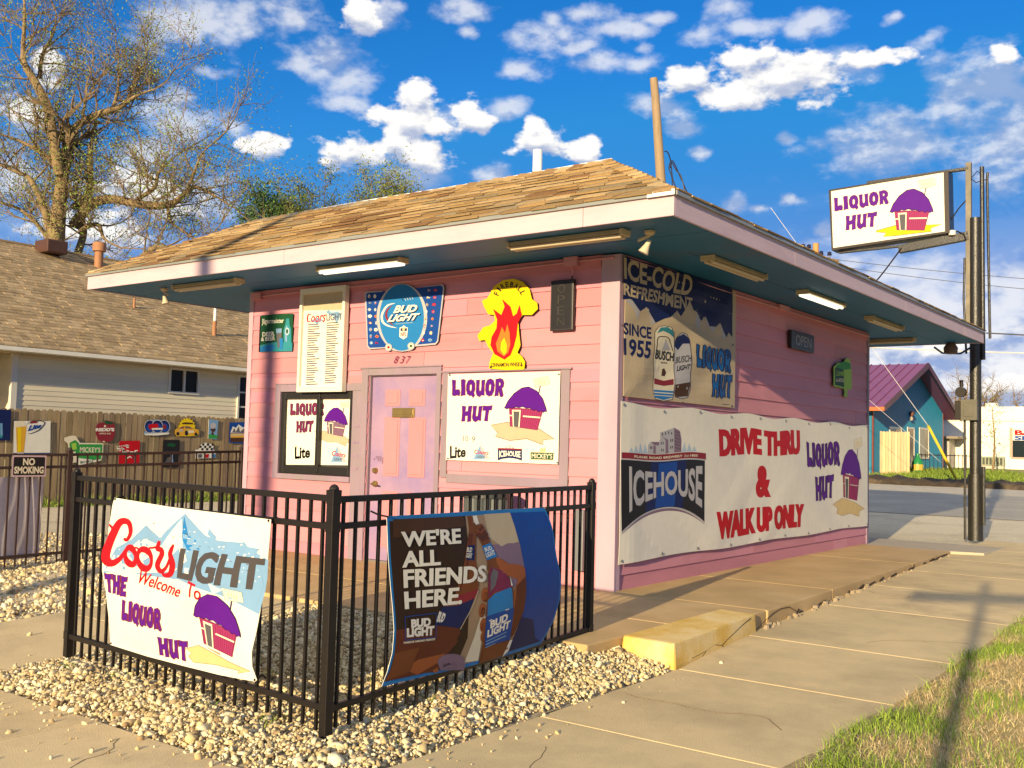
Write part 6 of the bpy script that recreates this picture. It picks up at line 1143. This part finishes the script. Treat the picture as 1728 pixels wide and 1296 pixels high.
# ---------------------------------------------------------------- trees
m_bark = mat('olive_bark', (.27, .19, .095), .9, .35, 5, bump=.7, bscale=18, stretch=(2, 2, .7), stain=(.13, .085, .04), stsc=3, stlo=.5, sthi=.7); m_twig = mat('twig_bark', (.21, .15, .085), .9, .3, 4)
def leafm(name, c): return mat(name, c, .6, .3, .7, spec=.2)
class Tree:
    def __init__(s, seed): s.r = random.Random(seed); s.limb = MB(); s.tw = MB(); s.tips = []
    def limbs(s, paths):
        for pts, w in paths: Q, Wd = spline(pts, w, False, 5); s.limb.tube(Q, Wd, 9)
        s.paths = [spline(pts, w, False, 6) for pts, w in paths]
    def grow(s, p, d, L, r, lev, up=.25, kids=4):
        rr = s.r; n = 4 if lev > 0 else 3; pts = [p]; q = p.copy(); d = d.normalized(); bend = Vector((rr.gauss(0, .25), rr.gauss(0, .25), rr.gauss(0, .2)))
        for i in range(n): d = (d+bend*.35+Vector((rr.gauss(0, .16), rr.gauss(0, .16), rr.gauss(0, .14)+up*.3))).normalized(); q = q+d*L/n; pts.append(q.copy())
        s.tw.tube(pts, [r*(1-.75*i/n) for i in range(n+1)], 4 if r > .02 else 3, cap=False)
        s.tips.append((pts[-1], d, lev)); s.tips.append((pts[-2], d, lev))
        if lev > 0:
            for k in range(kids):
                i = rr.randint(1, n); ax = Vector((rr.gauss(0, 1), rr.gauss(0, 1), rr.gauss(.25, .8))); dd = (d*.75+ax.normalized()*.85); s.grow(pts[i], dd, L*rr.uniform(.5, .75), r*.5, lev-1, up, kids)
    def sprout(s, step, L, r, lev, start=.25, kids=4, up=.25):
        for Q, Wd in s.paths:
            n = len(Q); acc = 0
            for i in range(1, n):
                acc += (Q[i]-Q[i-1]).length
                if i/n > start and acc > step:
                    acc = 0; d = (Q[i]-Q[i-1]).normalized(); ax = Vector((s.r.gauss(0, 1), s.r.gauss(0, 1), s.r.gauss(.4, .7))); s.grow(Q[i], d*.4+ax.normalized(), L*s.r.uniform(.6, 1.2), min(r, Wd[i]*.6), lev, up, kids)
            d = (Q[-1]-Q[-2]).normalized(); s.grow(Q[-1], d, L*1.1, max(Wd[-1], r), lev, up, kids+1)
    def finish(s, name, label, loc, group, leaves, lm, size=.09, dens=lambda p: 1.):
        t = thing(name, label, 'tree', loc, group); s.limb.build('trunk', m_bark, t, smooth=True)
        rng = np.random.default_rng(5); T_ = [q for q in s.tips if q[2] <= 1 and s.r.random() < dens(q[0])]; k = len(s.tw.f); V = list(s.tw.v); F = [f for f in s.tw.f]; M = [0]*k
        for p, d, l in T_:
            for j in range(leaves):
                c = p+Vector((s.r.gauss(0, 1), s.r.gauss(0, 1), s.r.gauss(0, 1)))*size*1.6; a = Vector((s.r.gauss(0, 1), s.r.gauss(0, 1), s.r.gauss(0, 1))).normalized(); b = a.cross(Vector((s.r.gauss(0, 1), s.r.gauss(0, 1), s.r.gauss(0, 1)))).normalized(); z = size*s.r.uniform(.5, 1.1); i = len(V)
                V += [c-a*z*.5, c+b*z*.22, c+a*z*.5, c-b*z*.22]; F.append((i, i+1, i+2, i+3)); M.append(1+s.r.randrange(len(lm)))
        mb = MB(); mb.v = V; mb.f = F; mb.m = M; mb.c = [None]*len(F); o3 = Vector(loc)
        me = bpy.data.meshes.new('crown'); me.from_pydata([tuple(Vector(v)-o3) for v in V], [], F)
        for m in [m_twig]+lm: me.materials.append(m)
        me.polygons.foreach_set('material_index', M); me.update(); o = bpy.data.objects.new('crown', me); COL.objects.link(o); o.parent = t; return t
TR, TU, TF = Vector((.801, .598, 0)), Vector((0, 0, 1)), Vector((-.598, .801, 0))
def img(base, x0, y0, k, seed=1, dep=1.2):
    r = random.Random(seed)
    def f(L):
        z = 0; o = []
        for i, (x, y) in enumerate(L):
            z += r.uniform(-dep, dep)*(.4 if i else .6); o.append(tuple(Vector(base)+TR*((x-x0)/k)+TU*((y0-y)/k)+TF*z))
        return o
    return f
B0 = (-28.84, 10.57, -.1); f = img(B0, 80, 800, 49.4, 3, .8)
L_ = [([(80, 805), (82, 600), (80, 413), (81, 350), (83, 290)], [.42, .36, .31, .24, .2]), ([(83, 292), (75, 230), (62, 190), (40, 140), (24, 112), (12, 80), (12, 30), (4, -10), (-6, -50)], [.19, .17, .15, .14, .11, .08, .06, .04, .02]), ([(28, 118), (35, 80), (50, 40), (48, 0)], [.08, .06, .04, .02]), ([(84, 275), (88, 212), (106, 188), (140, 178), (165, 165), (186, 148), (206, 140), (235, 136)], [.16, .14, .13, .12, .10, .07, .04, .02]), ([(150, 172), (160, 130), (156, 95)], [.07, .05, .02]), ([(172, 160), (186, 110), (196, 78)], [.06, .04, .02]), ([(110, 186), (112, 150), (130, 120)], [.06, .04, .02]),
      ([(90, 340), (110, 312), (118, 275), (120, 245), (129, 212)], [.13, .12, .1, .08, .05]), ([(92, 372), (118, 336), (150, 322), (190, 328), (232, 333), (266, 328), (290, 310), (306, 300), (340, 315), (374, 334)], [.2, .18, .16, .15, .14, .12, .09, .07, .04, .02]), ([(205, 325), (230, 300), (232, 270), (256, 235)], [.09, .07, .06, .02]), ([(290, 310), (305, 280), (315, 240), (336, 212)], [.06, .05, .03, .02]), ([(255, 330), (262, 360), (300, 385), (320, 400)], [.06, .05, .03, .02]),
      ([(105, 380), (135, 368), (150, 392), (170, 405)], [.1, .08, .05, .02]), ([(205, 440), (216, 415), (242, 405), (276, 408), (312, 395)], [.12, .11, .09, .06, .02]), ([(74, 405), (60, 350), (30, 300), (0, 285), (-40, 270)], [.14, .12, .09, .06, .03]), ([(64, 265), (32, 245), (0, 230), (-50, 215)], [.1, .07, .05, .03]), ([(104, 420), (106, 380), (100, 350)], [.14, .12, .08]), ([(60, 412), (40, 380), (10, 350), (-20, 340)], [.1, .08, .06, .03])]
T = Tree(2); T.limbs([(f(p), w) for p, w in L_]); T.sprout(.25, 1.9, .036, 2, .18, 6)
gl = [leafm('bud_olive', (.24, .28, .06)), leafm('bud_green', (.18, .28, .04)), leafm('bud_brown_green', (.19, .18, .06))]
cl_ = Vector(B0)+TR*(-1.0)+TU*10.2
T.finish('big_tree', 'large spreading tree with bare twigs and sparse spring buds behind the neighbour house', B0, None, 3, gl, .105, lambda p: .9 if (p-cl_).length < 3.2 else .6)
# yellow green young growth low on the left of the trunk
for i, (bx, by, hh, lab, lv, lmn) in enumerate(((-34.5, 24.2, 12.7, 'small dense dark green tree, leftmost of the trees behind the store roof', 4, [leafm('dark_needle', (.05, .11, .04)), leafm('dark_leaf', (.08, .15, .05))]), (-32.4, 25.7, 14.1, 'olive half bare tree in the middle behind the store roof', 1, gl), (-30.1, 27.4, 14.5, 'olive round topped tree, rightmost behind the store roof', 1, gl))):
    T = Tree(20+i); b = Vector((bx, by, .2)); r = random.Random(40+i); P_ = [([tuple(b), tuple(b+Vector((.1, .1, hh*.45))), tuple(b+Vector((0, 0, hh*.70)))], [.28, .2, .14])]
    for k_ in range(7):
        a = r.uniform(0, 6.28); s_ = r.uniform(.6, 1.5)*(.55 if i == 0 else 1); z0 = hh*r.uniform(.45, .7); P_.append(([tuple(b+Vector((0, 0, z0))), tuple(b+Vector((math.cos(a)*s_*.6, math.sin(a)*s_*.6, z0+hh*.12))), tuple(b+Vector((math.cos(a)*s_, math.sin(a)*s_, min(hh*.88, z0+hh*.24))))], [.1, .07, .04]))
    T.limbs(P_); T.sprout(.30, 1.2, .036, 2, .3, 5, .35); T.finish('tree', lab, tuple(b), 'trees behind the store', lv+(5 if i == 0 else 3), lmn, .19 if i == 0 else .15, lambda p: 1)
T = Tree(33); b = Vector((-16.6, 82, 1)); r = random.Random(8); P_ = [([tuple(b), tuple(b+Vector((0, 0, 3)))], [.4, .3])]
for k_ in range(12): a = r.uniform(0, 6.28); P_.append(([tuple(b+Vector((0, 0, 2.5))), tuple(b+Vector((math.cos(a)*1.5, math.sin(a)*1.5, 4))), tuple(b+Vector((math.cos(a)*2.6, math.sin(a)*2.6, r.uniform(4.3, 6.0))))], [.2, .12, .05]))
T.limbs(P_); T.sprout(.5, 1.3, .05, 2, .3, 4, .2); T.finish('bare_tree', 'round bare brown tree far beyond the blue house', tuple(b), None, 1, [leafm('bud_brown', (.20, .14, .08))], .12, lambda p: .6)
T = Tree(35); b = Vector((-11.0, 83, 1)); P_ = [([tuple(b), tuple(b+Vector((0, 0, 3)))], [.3, .2])]+[([tuple(b+Vector((0, 0, 2.5))), tuple(b+Vector((math.cos(a)*1.4, math.sin(a)*1.4, 4.6)))], [.14, .05]) for a in (0, 1.3, 2.6, 3.9, 5.2)]
T.limbs(P_); T.sprout(.5, 1.0, .04, 2, .3, 4, .2); T.finish('bare_tree', 'small bare brown tree far beyond the white building roof', tuple(b), None, 1, [leafm('bud_brown', (.20, .14, .08))], .12, lambda p: .6)
T = Tree(36); b = Vector((-6.35, 46.2, .5)); T.limbs([([tuple(b), tuple(b+Vector((.1, 0, 1.6))), tuple(b+Vector((0, 0, 3.0)))], [.06, .04, .02])]); T.sprout(.22, .55, .012, 1, .25, 3, .3); T.finish('sapling', 'thin young sapling left of the black sign pole before the white building', tuple(b), None, 3, [leafm('sap_green', (.16, .20, .06))], .13, lambda p: .8)

# ---------------------------------------------------------------- loose gravel and grass
def zbed(x, y):
    t_ = np.clip((y+4.45)/1.9, 0, 1); t_ = t_*t_*(3-2*t_)
    e = np.clip((1.62-x)/.35, 0, 1)*np.clip((y+5.1)/.3, 0, 1)
    return -.155+.095*t_*np.clip((1.35-x)/.3, 0, 1)+.035*e+.012*np.sin(x*7+y*3)*np.sin(y*6-x*2)
xs = np.linspace(-1.30, 1.64, 60); ys = np.linspace(-5.1, -1.84, 66); XX, YY = np.meshgrid(xs, ys); ZZ = zbed(XX, YY)-.012
V = np.stack([XX, YY, ZZ], -1).reshape(-1, 3); I = np.arange(60*66).reshape(66, 60); F = np.stack([I[:-1, :-1], I[:-1, 1:], I[1:, 1:], I[1:, :-1]], -1).reshape(-1, 4)
npmesh('gravel_bed', V, F, m_gap)['kind'] = 'structure'
def zlot(x, y): return -.166+.145*np.clip((y+3.5)/1.2, 0, 1)*np.clip((x+5.75)/.7, 0, 1)
xs = np.linspace(-5.78, -2.765, 30); ys = np.linspace(-3.55, .6, 40); XX, YY = np.meshgrid(xs, ys); V = np.stack([XX, YY, zlot(XX, YY)+.006], -1).reshape(-1, 3); I = np.arange(1200).reshape(40, 30); F = np.stack([I[:-1, :-1], I[:-1, 1:], I[1:, 1:], I[1:, :-1]], -1).reshape(-1, 4)
npmesh('gravel_lot', V, F, m_lot)['kind'] = 'structure'
ph = (1+5**.5)/2; IC = np.array([(-1, ph, 0), (1, ph, 0), (-1, -ph, 0), (1, -ph, 0), (0, -1, ph), (0, 1, ph), (0, -1, -ph), (0, 1, -ph), (ph, 0, -1), (ph, 0, 1), (-ph, 0, -1), (-ph, 0, 1)])/1.9
IF = np.array([(0, 11, 5), (0, 5, 1), (0, 1, 7), (0, 7, 10), (0, 10, 11), (1, 5, 9), (5, 11, 4), (11, 10, 2), (10, 7, 6), (7, 1, 8), (3, 9, 4), (3, 4, 2), (3, 2, 6), (3, 6, 8), (3, 8, 9), (4, 9, 5), (2, 4, 11), (6, 2, 10), (8, 6, 7), (9, 8, 1)])
def pebbles(name, label, P, rad):
    n = len(P); V = np.repeat(IC[None], n, 0)*(1+nrg.uniform(-.36, .36, (n, 12, 1)))
    V = V*np.stack([nrg.uniform(.8, 1.35, n), nrg.uniform(.65, 1.0, n), nrg.uniform(.45, .8, n)], -1)[:, None]
    q = nrg.normal(size=(n, 4)); q /= np.linalg.norm(q, axis=1)[:, None]; w, x, y, z = q.T
    Rm = np.stack([np.stack([1-2*(y*y+z*z), 2*(x*y-z*w), 2*(x*z+y*w)], -1), np.stack([2*(x*y+z*w), 1-2*(x*x+z*z), 2*(y*z-x*w)], -1), np.stack([2*(x*z-y*w), 2*(y*z+x*w), 1-2*(x*x+y*y)], -1)], -2)
    V = np.einsum('nij,nkj->nki', Rm, V)*rad[:, None, None]+P[:, None]
    F = (IF[None]+(np.arange(n)*12)[:, None, None]).reshape(-1, 3)
    pal = np.array([(.62, .54, .38), (.70, .64, .50), (.54, .44, .28), (.46, .37, .23), (.72, .67, .56), (.38, .31, .21), (.60, .50, .30), (.30, .22, .14), (.66, .58, .44)]); c = pal[nrg.choice(9, n, p=[.17, .15, .14, .13, .09, .11, .08, .07, .06])]*nrg.uniform(.8, 1.12, (n, 1)); c = np.clip(c*np.array([1.05, 1.0, .82]), 0, .8)
    o = npmesh(name, V.reshape(-1, 3), F, mat('pebble', (.6, .5, .35), .85, .12, 60, attr=True), col=np.repeat(c, 20, 0)); return tag(o, label, 'gravel', kind='stuff')
def scat(n, x0, x1, y0, y1): return nrg.uniform(x0, x1, n), nrg.uniform(y0, y1, n)
x1_, y1_ = scat(50000, -1.34, 1.66, -5.14, -1.84); k = ~((y1_ > -2.29) & (x1_ < 1.2))&~((x1_ > 1.17) & (y1_ > -1.88)); k &= (x1_ < 1.60+nrg.normal(0, .03, len(x1_)))&(y1_ > -5.07+nrg.normal(0, .035, len(x1_)))&(x1_ > -1.29+nrg.normal(0, .04, len(x1_))); x1_ = x1_[k]; y1_ = y1_[k]
r_ = np.clip(nrg.lognormal(math.log(.0098), .45, len(x1_)), .006, .04); pebbles('gravel', 'pale crushed gravel round the foot of the black iron fence', np.stack([x1_, y1_, zbed(x1_, y1_)+nrg.uniform(-.012, .010, len(x1_))], -1), r_)
x1_, y1_ = scat(26000, -9.5, -2.7, -5.0, 3.0); k = nrg.random(len(x1_)) < np.clip(1.25-(y1_+5)/5.2, .10, 1)*np.where(x1_ < -6.5, .6, 1); x1_ = x1_[k]; y1_ = y1_[k]; r_ = np.clip(nrg.lognormal(math.log(.018), .36, len(x1_)), .008, .05); k = ~((x1_ > -4.72)&(y1_ > -2.31)); x1_, y1_, r_ = x1_[k], y1_[k], r_[k]; pebbles('gravel', 'pale crushed gravel in the lot left of the path', np.stack([x1_, y1_, np.where(x1_ > -5.75, zlot(x1_, y1_), -.166)+.003+nrg.uniform(-.006, .018, len(x1_))], -1), r_)
xa, ya = scat(110, -1.4, 1.7, -5.7, -5.1); xb, yb = scat(40, 1.62, 1.95, -4.9, -1.5); xc, yc = scat(20, -2.7, -1.35, -5.0, -3.6); x1_ = np.concatenate([xa, xb, xc]); y1_ = np.concatenate([ya, yb, yc]); y1_[:110] = -5.1-np.abs(nrg.normal(0, .28, 110)); pebbles('gravel', 'stray pebbles lying on the concrete walk', np.stack([x1_, y1_, np.full(len(x1_), -.146)+np.where((x1_ < -1.3)&(y1_ > -5.1), .043*(y1_+5.1), 0)], -1), np.clip(nrg.lognormal(math.log(.009), .45, len(x1_)), .004, .02))
# verge on the right
xs = np.linspace(3.03, 10, 70); ys = np.linspace(-9, 12, 150); XX, YY = np.meshgrid(xs, ys)
def zver(x, y): return np.where(y < -1.8, -.155, np.minimum(-.155+.0125*(y+1.8), -.03))+.05*np.clip((x-3.03)/.5, 0, 1)+.02*np.sin(x*5+y*2)*np.sin(y*3.1)
V = np.stack([XX, YY, zver(XX, YY)], -1).reshape(-1, 3); I = np.arange(70*150).reshape(150, 70); F = np.stack([I[:-1, :-1], I[:-1, 1:], I[1:, 1:], I[1:, :-1]], -1).reshape(-1, 4)
npmesh('verge', V, F, mat('straw_soil', (.38, .29, .135), .95, .35, 9, bump=.8, bscale=50, stain=(.28, .27, .08), stsc=1.6), smooth=True)['kind'] = 'structure'
def blades(name, label, x, y, zf, h, wd, pal, lean=.5, pp=None):
    n = len(x); a = nrg.uniform(0, 6.283, n); l = nrg.uniform(.1, lean, n)*h; la = nrg.uniform(0, 6.283, n); z = zf(x, y)-.004
    b = np.stack([x, y, z], -1); s = np.stack([np.cos(a), np.sin(a), 0*a], -1)*(wd/2)[:, None]; ld = np.stack([np.cos(la)*l, np.sin(la)*l, 0*l], -1)
    m1 = b+ld*.35+np.stack([0*h, 0*h, h*.62], -1); tp = b+ld*1.25+np.stack([0*h, 0*h, h*.95], -1)
    V = np.stack([b-s, b+s, m1+s*.7, m1-s*.7, tp+s*.12, tp-s*.12], 1).reshape(-1, 3); i = np.arange(n)*6; F = np.concatenate([np.stack([i, i+1, i+2, i+3], -1), np.stack([i+3, i+2, i+4, i+5], -1)], 1).reshape(-1, 4)
    c = pal[nrg.choice(len(pal), n, p=pp)]*nrg.uniform(.7, 1.25, (n, 1)); o = npmesh(name, V, F, mat('grass_blade', (.2, .3, .05), .6, .1, 5, attr=True, spec=.2), col=np.repeat(c, 2, 0)); return tag(o, label, 'grass', kind='stuff')
GP = np.array([(.19, .29, .035), (.26, .36, .05), (.14, .22, .025), (.32, .40, .07)]); SP = np.array([(.55, .43, .22), (.48, .36, .17), (.62, .50, .29), (.40, .29, .13)])
def pn(x, y, s): return np.sin(x*2.1*s+1.3)*np.sin(y*1.7*s+.4)+.6*np.sin(x*4.3*s-y*3.1*s)+.4*np.sin(y*7*s+x*2*s)
x, y = scat(150000, 3.0, 7.0, -6.5, 5.5); k = x > 3.06+.05*np.sin(y*5)+nrg.exponential(.03, len(x)); x, y = x[k], y[k]; nz_ = pn(x, y, 1)+nrg.normal(0, .35, len(x)); near = np.clip((x-3.03)/.3, 0, 1)
g = nz_ > .38; xg, yg = x[g], y[g]; blades('grass', 'green tufts of grass on the verge right of the walk', xg, yg, zver, nrg.uniform(.025, .085, len(xg)), nrg.uniform(.003, .006, len(xg)), GP, .9)
xs_, ys_ = x[~g], y[~g]; blades('grass', 'dry straw coloured turf on the verge right of the walk', xs_, ys_, zver, nrg.uniform(.015, .055, len(xs_)), nrg.uniform(.002, .005, len(xs_)), SP, 2.2)
x = []; y = []
for k_ in range(46):
    cx, cy = rnd.uniform(3.04, 3.3) if k_ < 16 else rnd.uniform(3.1, 5.5), rnd.uniform(-5, 3); n = rnd.randint(25, 70); x += list(nrg.normal(cx, .05, n)); y += list(nrg.normal(cy, .05, n))
x = np.array(x); y = np.array(y); blades('grass', 'taller bright green grass clumps at the walk edge', x, y, zver, nrg.uniform(.035, .10, len(x)), nrg.uniform(.004, .007, len(x)), GP, 1.0)
x, y = scat(7000, 1.45, 6, 8.6, 12.5); k = pn(x, y, .8)+nrg.normal(0, .3, len(x)) > .0; x, y = x[k], y[k]; blades('grass', 'green grass beyond the black sign pole', x, y, lambda x, y: np.vectorize(zg)(y)+.0, nrg.uniform(.04, .13, len(x)), nrg.uniform(.006, .012, len(x)), GP, .9)
x, y = scat(26000, -13, 1, 33.5, 47); k = pn(x, y, .25)+nrg.normal(0, .4, len(x)) > -.3; x, y = x[k], y[k]; blades('grass', 'rough grass in front of the blue house', x, y, lambda x, y: np.vectorize(zg)(y), nrg.uniform(.08, .26, len(x)), nrg.uniform(.02, .04, len(x)), GP*.8, .9)
x, y = scat(5000, -15.2, -14.6, 1, 12); blades('grass', 'strip of grass along the foot of the timber fence', x, y, lambda x, y: np.full(len(x), -.165), nrg.uniform(.05, .28, len(x))*np.clip((x+14.6)/-.6+.3, .3, 1), nrg.uniform(.008, .016, len(x)), GP*.8, .7)
x = []; y = []
for k_ in range(16): cx, cy = rnd.uniform(-1.1, 1.5), rnd.uniform(-5.0, -3.2); n = rnd.randint(10, 30); x += list(nrg.normal(cx, .03, n)); y += list(nrg.normal(cy, .03, n))
x = np.array(x); y = np.array(y); blades('weed', 'small green weeds growing through the gravel', x, y, lambda x, y: zbed(x, y), nrg.uniform(.01, .045, len(x)), nrg.uniform(.004, .009, len(x)), GP*.8, 1.2)
